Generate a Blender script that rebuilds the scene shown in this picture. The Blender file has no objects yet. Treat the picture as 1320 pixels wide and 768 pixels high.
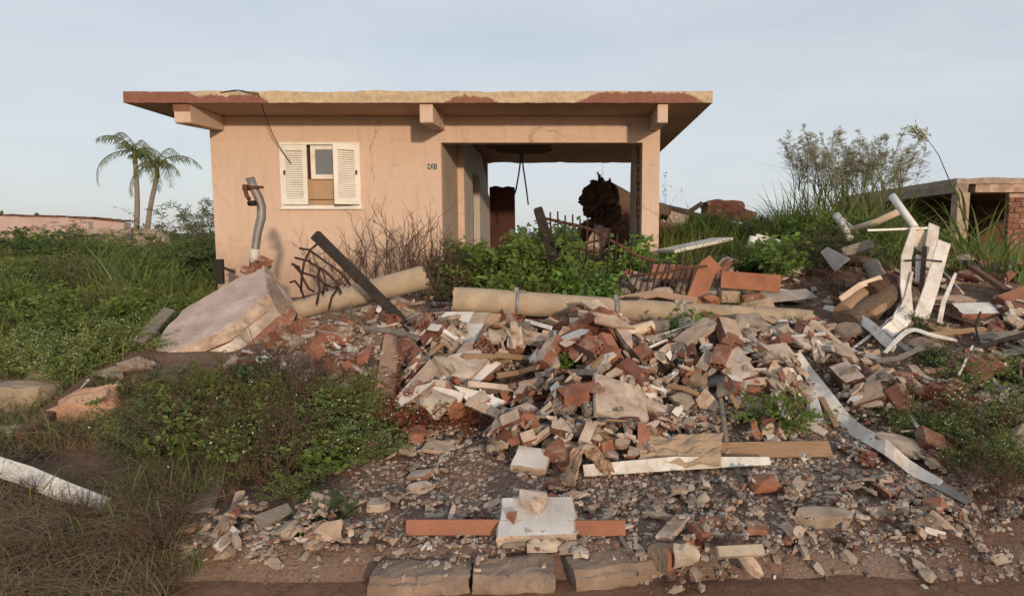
import bpy, bmesh, math, random
import numpy as np
from mathutils import Vector, Matrix, Euler, noise as mnoise
R = math.radians
random.seed(7)
rng = np.random.default_rng(7)
sc = bpy.context.scene
COL = sc.collection

# ---------------------------------------------------------------- camera, sky, sun, exposure
FPX, CX, PIT, EYE = 800.0, 733.0, math.atan(74 / 800.0), 1.6
cam = bpy.data.cameras.new('camera')
cam.sensor_fit = 'HORIZONTAL'
cam.sensor_width = 36.0
cam.lens = 36.0 * FPX / 1320.0
cam.shift_x = (660.0 - CX) / 1320.0
cam.clip_end = 4000
cam.clip_start = 0.05
camo = bpy.data.objects.new('camera', cam)
COL.objects.link(camo)
camo.location = (0, 0, EYE)
camo.rotation_euler = (math.pi / 2 - PIT, 0, 0)
sc.camera = camo

SUN_AZ, SUN_EL = R(22), R(8.5)          # sun low behind the camera, to its right
sdir = Vector((math.sin(SUN_AZ) * math.cos(SUN_EL), -math.cos(SUN_AZ) * math.cos(SUN_EL), math.sin(SUN_EL)))
w = bpy.data.worlds.new('World')
sc.world = w
w.use_nodes = True
wn, wl = w.node_tree.nodes, w.node_tree.links
wn.clear()
sky = wn.new('ShaderNodeTexSky')
sky.sky_type = 'NISHITA'
sky.sun_disc = False
sky.sun_elevation = SUN_EL
sky.sun_rotation = math.pi - SUN_AZ
sky.air_density = 1.0
sky.dust_density = 1.5
sky.ozone_density = 1.0
tc = wn.new('ShaderNodeTexCoord')
mp = wn.new('ShaderNodeMapping')
mp.inputs['Scale'].default_value = (1.0, 1.0, 5.0)
nz = wn.new('ShaderNodeTexNoise')
nz.inputs['Scale'].default_value = 1.6
nz.inputs['Detail'].default_value = 5
nz.inputs['Roughness'].default_value = 0.5
mr = wn.new('ShaderNodeMapRange')
mr.inputs['From Min'].default_value = 0.3
mr.inputs['From Max'].default_value = 0.7
mr.inputs['To Min'].default_value = 0.62
mr.inputs['To Max'].default_value = 0.92
mix = wn.new('ShaderNodeMix')
mix.data_type = 'RGBA'
mix.inputs['B'].default_value = (4.2, 4.45, 4.85, 1)       # thin even cloud veil
bg = wn.new('ShaderNodeBackground')
bg.inputs['Strength'].default_value = 0.145
wo = wn.new('ShaderNodeOutputWorld')
wl.new(tc.outputs['Generated'], mp.inputs['Vector'])
wl.new(mp.outputs['Vector'], nz.inputs['Vector'])
wl.new(nz.outputs['Fac'], mr.inputs['Value'])
wl.new(mr.outputs['Result'], mix.inputs['Factor'])
wl.new(sky.outputs['Color'], mix.inputs['A'])
nz2 = wn.new('ShaderNodeTexNoise')
nz2.inputs['Scale'].default_value = 2.3
nz2.inputs['Detail'].default_value = 7
nz2.inputs['Roughness'].default_value = 0.58
nz2.inputs['Distortion'].default_value = 0.5
wl.new(mp.outputs['Vector'], nz2.inputs['Vector'])
cr = wn.new('ShaderNodeValToRGB')
cr.color_ramp.elements[0].position = 0.36
cr.color_ramp.elements[0].color = (4.0, 4.3, 4.75, 1)
cr.color_ramp.elements[1].position = 0.68
cr.color_ramp.elements[1].color = (4.5, 4.7, 5.0, 1)
wl.new(nz2.outputs['Fac'], cr.inputs['Fac'])
wl.new(cr.outputs['Color'], mix.inputs['B'])
wl.new(mix.outputs['Result'], bg.inputs['Color'])
wl.new(bg.outputs['Background'], wo.inputs['Surface'])
sun = bpy.data.lights.new('sun', 'SUN')
sun.energy = 2.3
sun.angle = R(2.0)
sun.color = (1.0, 0.77, 0.55)
suno = bpy.data.objects.new('sun', sun)
COL.objects.link(suno)
suno.rotation_euler = sdir.to_track_quat('Z', 'Y').to_euler()
suno.location = (4, -10, 8)
sc.view_settings.view_transform = 'Standard'
sc.view_settings.look = 'None'
sc.view_settings.exposure = 0.18
sc.view_settings.gamma = 1.0
sc.view_settings.use_curve_mapping = False

# ---------------------------------------------------------------- ray helpers (a pixel of the photograph + a distance -> a point of the place)
CPIT, SPIT = math.cos(PIT), math.sin(PIT)
def ray(px, py):
    u, v = (px - CX) / FPX, (384.0 - py) / FPX
    return Vector((u, CPIT + v * SPIT, -SPIT + v * CPIT))
def at(px, py, Y):
    d = ray(px, py)
    t = Y / d.y
    return Vector((d.x * t, Y, EYE + d.z * t))

# ---------------------------------------------------------------- value noise + terrain
_lat = np.random.default_rng(3).random((256, 256))
def vnoise(x, y, s):
    x = np.asarray(x, float) * s + 100.0
    y = np.asarray(y, float) * s + 100.0
    ix, iy = np.floor(x).astype(int), np.floor(y).astype(int)
    fx, fy = x - ix, y - iy
    fx, fy = fx * fx * (3 - 2 * fx), fy * fy * (3 - 2 * fy)
    g = lambda a, b: _lat[a % 256, b % 256]
    return (g(ix, iy) * (1 - fx) + g(ix + 1, iy) * fx) * (1 - fy) + (g(ix, iy + 1) * (1 - fx) + g(ix + 1, iy + 1) * fx) * fy - 0.5
TX = np.array([-30, -8, -5, -3.4, -2, -0.8, 0.3, 1.5, 2.6, 4, 6, 9, 30.])
TY = np.array([2.4, 2.74, 2.9, 3.2, 3.7, 4.2, 4.7, 5.2, 5.8, 6.5, 7.5, 9, 11, 14, 20, 30, 60.])
TZ = np.array([
 [-.06]*13,
 [-.02, -.02, -.02, -.02, -.05, -.05, -.05, -.05, -.04, -.03, -.03, -.03, -.03],
 [.03, .03, .05, .07, .09, .11, .11, .06, -.01, -.02, -.02, -.02, -.02],
 [.10, .10, .12, .14, .15, .15, .15, .13, .09, .06, .05, .05, .05],
 [.15, .15, .20, .22, .20, .18, .18, .19, .19, .20, .20, .20, .22],
 [.25, .25, .30, .33, .32, .21, .24, .28, .29, .30, .32, .34, .40],
 [.50, .52, .55, .50, .46, .36, .40, .42, .40, .42, .46, .50, .60],
 [.58, .58, .60, .62, .60, .54, .56, .56, .52, .54, .60, .66, .80],
 [.60, .60, .62, .66, .72, .69, .66, .64, .61, .66, .76, .82, .9],
 [.62, .62, .64, .68, .76, .76, .73, .70, .74, .82, .96, 1.0, .9],
 [.65, .65, .66, .70, .76, .80, .84, .94, 1.05, 1.12, 1.15, 1.1, .9],
 [.66, .66, .68, .72, .78, .80, .86, 1.12, 1.34, 1.36, 1.22, 1.1, .9],
 [.66, .66, .68, .72, .78, .78, .90, 1.25, 1.52, 1.52, 1.25, 1.0, .9],
 [.70, .70, .70, .72, .74, .85, 1.15, 1.7, 1.85, 1.6, 1.20, .9, .9],
 [.80]*13, [.85]*13, [.9]*13])
def terr(x, y):
    x = np.clip(np.asarray(x, float), TX[0], TX[-1]); y = np.clip(np.asarray(y, float), TY[0], TY[-1])
    i = np.clip(np.searchsorted(TX, x, 'right') - 1, 0, len(TX) - 2)
    j = np.clip(np.searchsorted(TY, y, 'right') - 1, 0, len(TY) - 2)
    fx = (x - TX[i]) / (TX[i + 1] - TX[i]); fy = (y - TY[j]) / (TY[j + 1] - TY[j])
    z = (TZ[j, i] * (1 - fx) + TZ[j, i + 1] * fx) * (1 - fy) + (TZ[j + 1, i] * (1 - fx) + TZ[j + 1, i + 1] * fx) * fy
    rough = np.clip((y - 3.0) / 2.0, 0.15, 1.0)
    z = z + rough * (vnoise(x, y, 1.3) * .16 + vnoise(x, y, 4.0) * .07 + vnoise(x, y, 11.0) * .028)
    return z
def tz(x, y): return float(terr(x, y))
# settling map: what already lies on the ground
HX0, HX1, HY0, HY1, HS = -8.0, 9.0, 2.5, 15.0, 0.03
hgx = np.arange(HX0, HX1, HS); hgy = np.arange(HY0, HY1, HS)
HM = terr(*np.meshgrid(hgx, hgy))
PROT = np.zeros(HM.shape, bool)        # cells kept clear of random pieces
def hz(x, y):
    i, j = int((x - HX0) / HS), int((y - HY0) / HS)
    if 0 <= i < len(hgx) and 0 <= j < len(hgy): return HM[j, i]
    return tz(x, y)
def G(px, py):
    d = ray(px, py)
    t = 2.4
    while t < 40:
        p = Vector((0, 0, EYE)) + d * t
        if p.z < tz(p.x, p.y): return Vector((p.x, p.y, tz(p.x, p.y)))
        t += 0.02
    return p

# ---------------------------------------------------------------- materials
def nt(name):
    m = bpy.data.materials.new(name); m.use_nodes = True
    t = m.node_tree; t.nodes.clear()
    return m, t
def N(t, kind, **kw):
    n = t.nodes.new(kind)
    for k, v in kw.items():
        if k in n.inputs: n.inputs[k].default_value = v
        else: setattr(n, k, v)
    return n
def c4(c): return (c[0], c[1], c[2], 1)
def ramp(t, cols, pos=None, interp='LINEAR'):
    r = t.nodes.new('ShaderNodeValToRGB'); e = r.color_ramp.elements
    r.color_ramp.interpolation = interp
    n = len(cols)
    while len(e) < n: e.new(0.5)
    for i, c in enumerate(cols):
        e[i].position = pos[i] if pos else i / max(1, n - 1)
        e[i].color = c4(c)
    return r
def mixc(t, f, a, b, mode='MIX'):
    m = t.nodes.new('ShaderNodeMix'); m.data_type = 'RGBA'; m.blend_type = mode
    for s, v in (('Factor', f), ('A', a), ('B', b)):
        inp = [i for i in m.inputs if i.name == s and (i.type == 'RGBA' or s == 'Factor')][0]
        if isinstance(v, (int, float)): inp.default_value = v
        elif isinstance(v, (tuple, list)): inp.default_value = c4(v)
        else: t.links.new(v, inp)
    return [o for o in m.outputs if o.type == 'RGBA'][0]
def mth(t, op, a, b=None):
    m = t.nodes.new('ShaderNodeMath'); m.operation = op
    for i, v in enumerate((a, b)):
        if v is None: continue
        if isinstance(v, (int, float)): m.inputs[i].default_value = v
        else: t.links.new(v, m.inputs[i])
    return m.outputs[0]
def mrange(t, v, a, b, c, d):
    m = t.nodes.new('ShaderNodeMapRange')
    t.links.new(v, m.inputs['Value'])
    for k, x in zip(('From Min', 'From Max', 'To Min', 'To Max'), (a, b, c, d)): m.inputs[k].default_value = x
    return m.outputs['Result']
def coords(t, kind='Object', shift=True):
    c = N(t, 'ShaderNodeTexCoord').outputs[kind]
    if not shift: return c
    oi = N(t, 'ShaderNodeObjectInfo')
    v = N(t, 'ShaderNodeVectorMath', operation='ADD')
    s = mth(t, 'MULTIPLY', oi.outputs['Random'], 57.0)
    t.links.new(c, v.inputs[0]); t.links.new(s, v.inputs[1])
    return v.outputs[0]
def tnoise(t, vec, scale, detail=4, rough=.55, dist=0):
    n = N(t, 'ShaderNodeTexNoise', Scale=scale, Detail=detail, Roughness=rough, Distortion=dist)
    t.links.new(vec, n.inputs['Vector'])
    return n.outputs['Fac']
def finish(t, m, col, rough, hgt=None, bump=.3, bdist=.01, spec=.25):
    b = N(t, 'ShaderNodeBsdfPrincipled')
    if isinstance(col, tuple): b.inputs['Base Color'].default_value = c4(col)
    else: t.links.new(col, b.inputs['Base Color'])
    if isinstance(rough, (int, float)): b.inputs['Roughness'].default_value = rough
    else: t.links.new(rough, b.inputs['Roughness'])
    b.inputs['Specular IOR Level'].default_value = spec
    if hgt is not None:
        bp = N(t, 'ShaderNodeBump', Strength=bump, Distance=bdist)
        t.links.new(hgt, bp.inputs['Height']); t.links.new(bp.outputs['Normal'], b.inputs['Normal'])
    o = N(t, 'ShaderNodeOutputMaterial')
    t.links.new(b.outputs[0], o.inputs['Surface'])
    return b
DUST = (.225, .125, .085)
def rub(name, cols, rnd='obj', ns=7, na=.5, rough=.92, bump=.5, bs=30, dust=.35, agg=0, bdist=.012, patch=None):
    """broken masonry: a colour of its own for each piece, mottling, earth dust, grain"""
    m, t = nt(name)
    vec = coords(t)
    wpos = N(t, 'ShaderNodeNewGeometry')
    if rnd == 'obj': r = N(t, 'ShaderNodeObjectInfo').outputs['Random']
    else: r = wpos.outputs['Random Per Island']
    rp = ramp(t, cols); t.links.new(r, rp.inputs[0])
    n1 = tnoise(t, wpos.outputs['Position'], ns, 5, .6)
    n2 = tnoise(t, wpos.outputs['Position'], bs, 4, .6)
    v = mrange(t, n1, .25, .75, 1 - na, 1 + na * .6)
    col = mixc(t, 1.0, rp.outputs[0], v, 'MULTIPLY')
    if agg:
        vo = N(t, 'ShaderNodeTexVoronoi', Scale=55.0); t.links.new(wpos.outputs['Position'], vo.inputs['Vector'])
        rr = ramp(t, [(.05, .045, .04), (.16, .13, .11), (.30, .26, .22), (.09, .08, .075)])
        t.links.new(vo.outputs['Color'], rr.inputs[0])
        f = mrange(t, n1, .42, .5, 0, agg)
        col = mixc(t, f, col, rr.outputs[0])
        n2 = mth(t, 'ADD', n2, mth(t, 'MULTIPLY', vo.outputs['Distance'], -1.2))
    if patch:
        n5 = tnoise(t, wpos.outputs['Position'], 11, 5, .7, .6)
        col = mixc(t, mrange(t, n5, .54, .62, 0, .85), col, patch)
    n3 = tnoise(t, wpos.outputs['Position'], 3.2, 5, .65)
    f = mrange(t, n3, .42, .72, 0, dust)
    col = mixc(t, f, col, DUST)
    n4 = tnoise(t, wpos.outputs['Position'], 90, 2, .7)
    col = mixc(t, mrange(t, n4, .55, .75, 0, .35), col, (.10, .075, .06))
    finish(t, m, col, rough, n2, bump, bdist)
    return m
def plain(name, c, c2=None, ns=6, rough=.7, bump=.15, bs=40, spec=.3, metal=0, lo=.35, hi=.7, dist=0, gr=None):
    m, t = nt(name)
    vec = coords(t)
    if gr:
        mpn = N(t, 'ShaderNodeMapping', Scale=gr); t.links.new(vec, mpn.inputs['Vector']); vec = mpn.outputs[0]
    n1 = tnoise(t, vec, ns, 6, .62, dist)
    col = mixc(t, mrange(t, n1, lo, hi, 0, 1), c, c2 or tuple(x * .7 for x in c))
    n2 = tnoise(t, vec, bs, 4)
    b = finish(t, m, col, rough, n2, bump, .006, spec)
    b.inputs['Metallic'].default_value = metal
    return m
def leafm(name, cols, trans=.35, rough=.55, spec=.3):
    m, t = nt(name)
    g = N(t, 'ShaderNodeNewGeometry'); oi = N(t, 'ShaderNodeObjectInfo')
    r = mth(t, 'FRACT', mth(t, 'ADD', mth(t, 'MULTIPLY', g.outputs['Random Per Island'], .8), mth(t, 'MULTIPLY', oi.outputs['Random'], .4)))
    rp = ramp(t, [tuple(min(x * 1.5, .8) for x in c_) for c_ in cols]); t.links.new(r, rp.inputs[0])
    b = N(t, 'ShaderNodeBsdfPrincipled', Roughness=rough)
    b.inputs['Specular IOR Level'].default_value = spec
    t.links.new(rp.outputs[0], b.inputs['Base Color'])
    tr = N(t, 'ShaderNodeBsdfTranslucent')
    t.links.new(mixc(t, 1.0, rp.outputs[0], (1.0, 1.1, .55), 'MULTIPLY'), tr.inputs['Color'])
    mx = N(t, 'ShaderNodeMixShader', Fac=trans)
    t.links.new(b.outputs[0], mx.inputs[1]); t.links.new(tr.outputs[0], mx.inputs[2])
    o = N(t, 'ShaderNodeOutputMaterial'); t.links.new(mx.outputs[0], o.inputs['Surface'])
    return m

M = {}
M['concrete'] = rub('concrete', [(.33, .265, .205), (.45, .375, .295), (.28, .225, .175), (.52, .44, .35), (.39, .31, .24)], dust=.45)
M['plaster'] = rub('plaster', [(.50, .375, .28), (.60, .475, .37), (.45, .335, .25), (.64, .54, .46), (.52, .365, .275)], ns=5, dust=.45, na=.55, patch=(.36, .25, .185))
M['brick'] = rub('brick', [(.22, .085, .055), (.28, .115, .07), (.18, .068, .048), (.33, .155, .095), (.24, .08, .055)], dust=.6, ns=9, patch=(.36, .29, .23))
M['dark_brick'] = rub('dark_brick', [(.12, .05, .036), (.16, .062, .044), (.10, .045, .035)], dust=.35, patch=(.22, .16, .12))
M['white_face'] = rub('white_face', [(.74, .70, .64), (.66, .63, .58), (.78, .74, .69)], ns=4, na=.18, rough=.55, dust=.4, bump=.15)
M['plaster_crumb'] = rub('plaster_crumb', [(.50, .375, .28), (.60, .475, .37), (.40, .29, .21), (.64, .54, .46), (.47, .32, .235)], rnd='island', ns=5, dust=.45, na=.5)
M['concrete_crumb'] = rub('concrete_crumb', [(.33, .265, .205), (.45, .375, .295), (.28, .225, .175), (.52, .44, .35), (.39, .31, .24)], rnd='island', dust=.45)
M['brick_crumb'] = rub('brick_crumb', [(.22, .085, .055), (.28, .115, .07), (.15, .06, .045), (.33, .155, .095)], rnd='island', dust=.55)
M['kerb'] = rub('kerb', [(.27, .20, .15), (.30, .225, .17)], ns=5, na=.5, dust=.75, bump=.8, bs=24, bdist=.02)
M['aggregate'] = rub('aggregate', [(.36, .295, .235), (.29, .24, .19), (.40, .33, .265)], agg=.95, bump=.9, bdist=.02, dust=.2)
M['pebble'] = rub('pebble', [(.40, .325, .26), (.25, .185, .145), (.50, .425, .35), (.26, .125, .085), (.19, .14, .11), (.58, .52, .45), (.31, .24, .19)], rnd='island', na=.3, dust=.35)
M['sandstone'] = rub('sandstone', [(.47, .285, .20), (.50, .31, .20)], ns=4, na=.35, dust=.2, bump=.7)
M['tan_stone'] = rub('tan_stone', [(.41, .315, .22), (.38, .29, .2)], ns=4, na=.45, dust=.2, bump=.7)
M['orange_clay'] = rub('orange_clay', [(.33, .135, .075), (.36, .155, .09)], ns=5, na=.35, dust=.4)
M['pink_paint'] = rub('pink_paint', [(.54, .43, .375), (.52, .41, .36)], ns=2.2, na=.4, dust=.4, bump=.7, bs=14, bdist=.02, patch=(.40, .34, .285))
M['terracotta'] = rub('terracotta', [(.36, .165, .105), (.34, .15, .095)], ns=6, na=.25, dust=.3, bump=.15)
M['pole_concrete'] = rub('pole_concrete', [(.44, .345, .245), (.42, .33, .235)], ns=5, na=.3, dust=.3, bs=22, bump=.35)
M['wood_tan'] = plain('wood_tan', (.36, .23, .135), (.23, .145, .085), ns=9, gr=(1, 9, 9), bump=.4, rough=.85)
M['wood_grey'] = plain('wood_grey', (.27, .235, .19), (.14, .115, .09), ns=9, gr=(1, 9, 9), bump=.5, rough=.9)
M['wood_brown'] = plain('wood_brown', (.15, .085, .055), (.07, .04, .028), ns=8, gr=(1, 7, 7), bump=.5, rough=.85)
M['burnt_wood'] = plain('burnt_wood', (.022, .018, .017), (.045, .034, .028), ns=9, bump=.6, rough=.7)
M['white_paint'] = plain('white_paint', (.78, .75, .69), (.60, .54, .46), ns=5, lo=.45, hi=.85, rough=.5, bump=.15)
M['white_board'] = rub('white_board', [(.76, .73, .67), (.70, .66, .60)], ns=7, na=.2, rough=.55, dust=.55, bump=.2, patch=(.58, .50, .41))
M['white_pvc'] = plain('white_pvc', (.76, .74, .70), (.50, .45, .39), ns=5, lo=.5, hi=.8, rough=.4, bump=.05)
M['cream_pipe'] = plain('cream_pipe', (.66, .54, .40), (.48, .36, .25), ns=6, rough=.5)
M['iron'] = plain('iron', (.030, .024, .022), (.085, .04, .025), ns=20, rough=.6, metal=.3)
M['rust'] = plain('rust', (.085, .038, .024), (.16, .065, .035), ns=25, rough=.85, bump=.4)
M['galvanised'] = plain('galvanised', (.27, .265, .26), (.17, .155, .145), ns=8, rough=.5, metal=.35)
M['cable'] = plain('cable', (.018, .016, .016), (.03, .026, .024), rough=.6)
M['bark'] = plain('bark', (.17, .115, .075), (.075, .05, .035), ns=5, gr=(2, 9, 9), bump=.9, bs=20, rough=.95)
M['root'] = plain('root', (.115, .055, .038), (.04, .02, .016), ns=9, bump=1, rough=.95)
M['palm_trunk'] = plain('palm_trunk', (.27, .225, .18), (.17, .14, .11), ns=12, rough=.9)
M['stem'] = plain('stem', (.10, .10, .045), (.12, .08, .045), ns=9, rough=.8)
M['twig'] = plain('twig', (.13, .075, .05), (.085, .05, .038), ns=9, rough=.9)
M['grey_twig'] = plain('grey_twig', (.27, .21, .17), (.17, .12, .10), ns=9, rough=.9)
M['red_stem'] = plain('red_stem', (.20, .035, .03), (.14, .05, .03), ns=9, rough=.7)
M['paper'] = plain('paper', (.47, .30, .185), (.37, .22, .13), ns=5, rough=.9)
M['cloth'] = plain('cloth', (.145, .12, .10), (.24, .20, .16), ns=5, rough=.95, bump=.5)
M['dark_paint_and_shade'] = plain('dark_paint_and_shade', (.060, .022, .018), (.085, .032, .026), ns=5, rough=.8)  # brown wall paint, also used for shade painted into hollows
M['sheet'] = plain('sheet', (.36, .31, .27), (.24, .20, .17), ns=5, rough=.7)
M['black'] = plain('black', (.012, .011, .011), (.02, .018, .017), rough=.6)
M['digit'] = plain('digit', (.75, .72, .66), rough=.5)
M['leaf'] = leafm('leaf', [(.085, .135, .03), (.13, .19, .04), (.07, .115, .03), (.155, .20, .055), (.10, .15, .038)], trans=.42)
M['weed'] = leafm('weed', [(.095, .140, .042), (.14, .185, .06), (.075, .115, .036), (.155, .18, .07), (.115, .155, .048)], trans=.42)
M['dark_leaf'] = leafm('dark_leaf', [(.045, .080, .026), (.065, .105, .034), (.038, .065, .024), (.08, .115, .042)])
M['bright_leaf'] = leafm('bright_leaf', [(.10, .19, .035), (.075, .15, .03), (.13, .21, .048), (.09, .17, .035)])
M['grey_leaf'] = leafm('grey_leaf', [(.095, .115, .060), (.13, .145, .075), (.075, .09, .05)])
M['red_leaf'] = leafm('red_leaf', [(.20, .035, .035), (.13, .06, .03), (.10, .10, .035), (.26, .05, .05), (.085, .095, .03)])
M['yellow_leaf'] = leafm('yellow_leaf', [(.17, .19, .045), (.12, .155, .04), (.22, .21, .07)])
M['flower'] = leafm('flower', [(.62, .62, .50), (.55, .56, .42), (.7, .68, .6)], trans=.2)
M['dry'] = leafm('dry', [(.17, .12, .07), (.12, .08, .05), (.22, .165, .10), (.10, .062, .04)], trans=.2)
M['blade'] = leafm('blade', [(.085, .125, .035), (.13, .165, .05), (.065, .10, .03), (.17, .17, .07)])
M['field'] = leafm('field', [(.095, .135, .034), (.14, .17, .048), (.18, .17, .062), (.11, .15, .038)], trans=.45)
M['plume'] = leafm('plume', [(.26, .25, .20), (.32, .30, .25), (.22, .205, .16)], trans=.4)
M['palm_leaf'] = leafm('palm_leaf', [(.10, .125, .05), (.13, .15, .06), (.085, .10, .045), (.17, .145, .08)], trans=.4)
M['pale_weed'] = leafm('pale_weed', [(.15, .20, .06), (.20, .24, .08), (.12, .165, .05), (.22, .24, .10)], trans=.45)

# ---------------------------------------------------------------- object helpers
def link(o): COL.objects.link(o); return o
def setp(o, label=None, cat=None, group=None, kind=None):
    if label: o['label'] = label
    if cat: o['category'] = cat
    if group: o['group'] = group
    if kind: o['kind'] = kind
    elif label and cat: o['kind'] = 'thing'
    return o
def thing(name, label, cat, loc=(0, 0, 0), group=None, rz=0):
    o = link(bpy.data.objects.new(name, None))
    o.location = loc; o.rotation_euler = (0, 0, rz); o.empty_display_size = .1
    return setp(o, label, cat, group)
def ob(name, me, parent=None, label=None, cat=None, group=None, kind=None):
    o = link(bpy.data.objects.new(name, me))
    if parent: o.parent = parent
    return setp(o, label, cat, group, kind)
def copy_tree(o, parent=None):
    c = o.copy(); COL.objects.link(c); c.parent = parent
    for ch in o.children: copy_tree(ch, c)
    return c
def np_mesh(name, V, T, mats, mi=None, smooth=False):
    """V (n,3), T (m,3|4)"""
    me = bpy.data.meshes.new(name)
    V = np.ascontiguousarray(V, np.float32); T = np.ascontiguousarray(T, np.int32)
    k = T.shape[1]
    me.vertices.add(len(V)); me.vertices.foreach_set('co', V.ravel())
    me.loops.add(T.size); me.loops.foreach_set('vertex_index', T.ravel())
    me.polygons.add(len(T)); me.polygons.foreach_set('loop_start', np.arange(0, T.size, k, dtype=np.int32))
    if mi is not None: me.polygons.foreach_set('material_index', np.asarray(mi, np.int32))
    me.polygons.foreach_set('use_smooth', np.full(len(T), smooth, bool))
    for m in (mats if isinstance(mats, (list, tuple)) else [mats]): me.materials.append(m)
    me.update(calc_edges=True)
    return me
class MB:
    def __init__(s): s.v, s.f, s.m, s.sm = [], [], [], []
    def add(s, vs, fs, mi=0, sm=False):
        b = len(s.v); s.v += [tuple(x) for x in vs]
        for f in fs: s.f.append(tuple(b + i for i in f)); s.m.append(mi); s.sm.append(sm)
        return s
    def box(s, a, b, mi=0, X=None, j=0):
        vs = [Vector((x, y, z)) for z in (a[2], b[2]) for y in (a[1], b[1]) for x in (a[0], b[0])]
        if j: vs = [v + Vector((random.uniform(-j, j), random.uniform(-j, j), random.uniform(-j, j))) for v in vs]
        if X is not None: vs = [X @ v for v in vs]
        return s.add(vs, [(0, 2, 3, 1), (4, 5, 7, 6), (0, 1, 5, 4), (2, 6, 7, 3), (0, 4, 6, 2), (1, 3, 7, 5)], mi)
    def tube(s, path, r, n=8, mi=0, cap=True, sm=True, squash=1):
        path = [Vector(p) for p in path]; k = len(path)
        rs = r if isinstance(r, (list, tuple)) else [r] * k
        vs = []; up = None
        for i, p in enumerate(path):
            d = (path[min(i + 1, k - 1)] - path[max(i - 1, 0)])
            d = d.normalized() if d.length > 1e-9 else Vector((0, 0, 1))
            if up is None:
                up = d.cross(Vector((0, 0, 1)))
                if up.length < .1: up = d.cross(Vector((1, 0, 0)))
                up.normalize()
            up = (up - d * up.dot(d)).normalized(); w2 = d.cross(up)
            for q in range(n):
                a = 2 * math.pi * q / n
                vs.append(p + (up * math.cos(a) + w2 * math.sin(a) * squash) * rs[i])
        fs = [(i * n + q, i * n + (q + 1) % n, (i + 1) * n + (q + 1) % n, (i + 1) * n + q) for i in range(k - 1) for q in range(n)]
        s.add(vs, fs, mi, sm)
        if cap:
            s.add(vs[:n], [tuple(range(n))[::-1]], mi); s.add(vs[-n:], [tuple(range(n))], mi)
        return s
    def strip(s, path, wid, th, side, mi=0):
        """a bent board: rectangle swept along path; side = width direction (one, or one per point)"""
        path = [Vector(p) for p in path]; k = len(path)
        vs = []
        for i, p in enumerate(path):
            d = (path[min(i + 1, k - 1)] - path[max(i - 1, 0)]).normalized()
            sd = Vector(side[i] if isinstance(side[0], (tuple, list, Vector)) else side)
            sd = (sd - d * sd.dot(d)).normalized(); u = d.cross(sd)
            ww = wid[i] if isinstance(wid, (list, tuple)) else wid
            vs += [p + sd * ww / 2 + u * th / 2, p - sd * ww / 2 + u * th / 2, p - sd * ww / 2 - u * th / 2, p + sd * ww / 2 - u * th / 2]
        fs = [(i * 4 + q, i * 4 + (q + 1) % 4, i * 4 + 4 + (q + 1) % 4, i * 4 + 4 + q) for i in range(k - 1) for q in range(4)]
        e = (k - 1) * 4
        fs += [(3, 2, 1, 0), (e, e + 1, e + 2, e + 3)]
        return s.add(vs, fs, mi)
    def mesh(s, name, mats, off=(0, 0, 0)):
        me = bpy.data.meshes.new(name)
        ox, oy, oz = off
        me.from_pydata([(x - ox, y - oy, z - oz) for x, y, z in s.v], [], s.f)
        for m in (mats if isinstance(mats, (list, tuple)) else [mats]): me.materials.append(m)
        me.polygons.foreach_set('material_index', s.m)
        me.polygons.foreach_set('use_smooth', s.sm)
        me.update()
        return me
    def build(s, name, mats, parent=None, label=None, cat=None, group=None, kind=None, fix=True, origin=None):
        """world-coordinate shapes become one object; under a parent Empty they are stored relative to it"""
        off = Vector((0, 0, 0))
        if parent is not None:
            off = parent.location.copy(); p = parent.parent
            while p is not None: off += p.location; p = p.parent
        elif origin is not None: off = Vector(origin)
        me = s.mesh(name, mats, off)
        if fix:
            bm = bmesh.new(); bm.from_mesh(me)
            bmesh.ops.remove_doubles(bm, verts=bm.verts, dist=1e-5)
            bmesh.ops.recalc_face_normals(bm, faces=bm.faces)
            bm.to_mesh(me); bm.free()
        o = ob(name, me, parent, label, cat, group, kind)
        if parent is None and origin is not None: o.location = origin
        return o
def bevel_mesh(me, w, seg=1):
    bm = bmesh.new(); bm.from_mesh(me)
    bmesh.ops.bevel(bm, geom=list(bm.edges), offset=w, segments=seg, affect='EDGES', profile=.6)
    bm.to_mesh(me); bm.free()

# ---------------------------------------------------------------- setting: ground, street, hills
def lines(a, b, d, lo, hi, grow=1.22):
    m = list(np.arange(a, b, d)); s = d; x = a
    while x > lo: s *= grow; x -= s; m.insert(0, max(x, lo))
    s = d; x = m[-1]
    while x < hi: s *= grow; x += s; m.append(min(x, hi))
    return np.array(m)
gx = lines(-7, 8, .06, -1500, 1500); gy = lines(2.45, 11, .05, -80, 3000)
XX, YY = np.meshgrid(gx, gy)
ZZ = terr(XX, YY)
far = np.clip((YY - 30) / 60, 0, 1)
ZZ = ZZ * (1 - far) + far * .9
nx, ny = len(gx), len(gy)
I = np.arange(nx * ny).reshape(ny, nx)
Q = np.stack([I[:-1, :-1], I[:-1, 1:], I[1:, 1:], I[1:, :-1]], -1).reshape(-1, 4)
def soil():
    m, t = nt('soil')
    g = N(t, 'ShaderNodeNewGeometry').outputs['Position']
    n1 = tnoise(t, g, 1.1, 6, .6); n2 = tnoise(t, g, 9, 6, .65); n3 = tnoise(t, g, 60, 3, .6)
    c = mixc(t, mrange(t, n1, .35, .65, 0, 1), (.165, .094, .065), (.23, .155, .115))
    c = mixc(t, mrange(t, n2, .45, .7, 0, .7), c, (.235, .185, .15))
    c = mixc(t, mrange(t, n3, .5, .75, 0, .6), c, (.075, .045, .033))
    h = mth(t, 'ADD', mth(t, 'MULTIPLY', n2, 1.0), mth(t, 'MULTIPLY', n3, .5))
    finish(t, m, c, .95, h, .8, .03, .1)
    return m
M['soil'] = soil()
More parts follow.
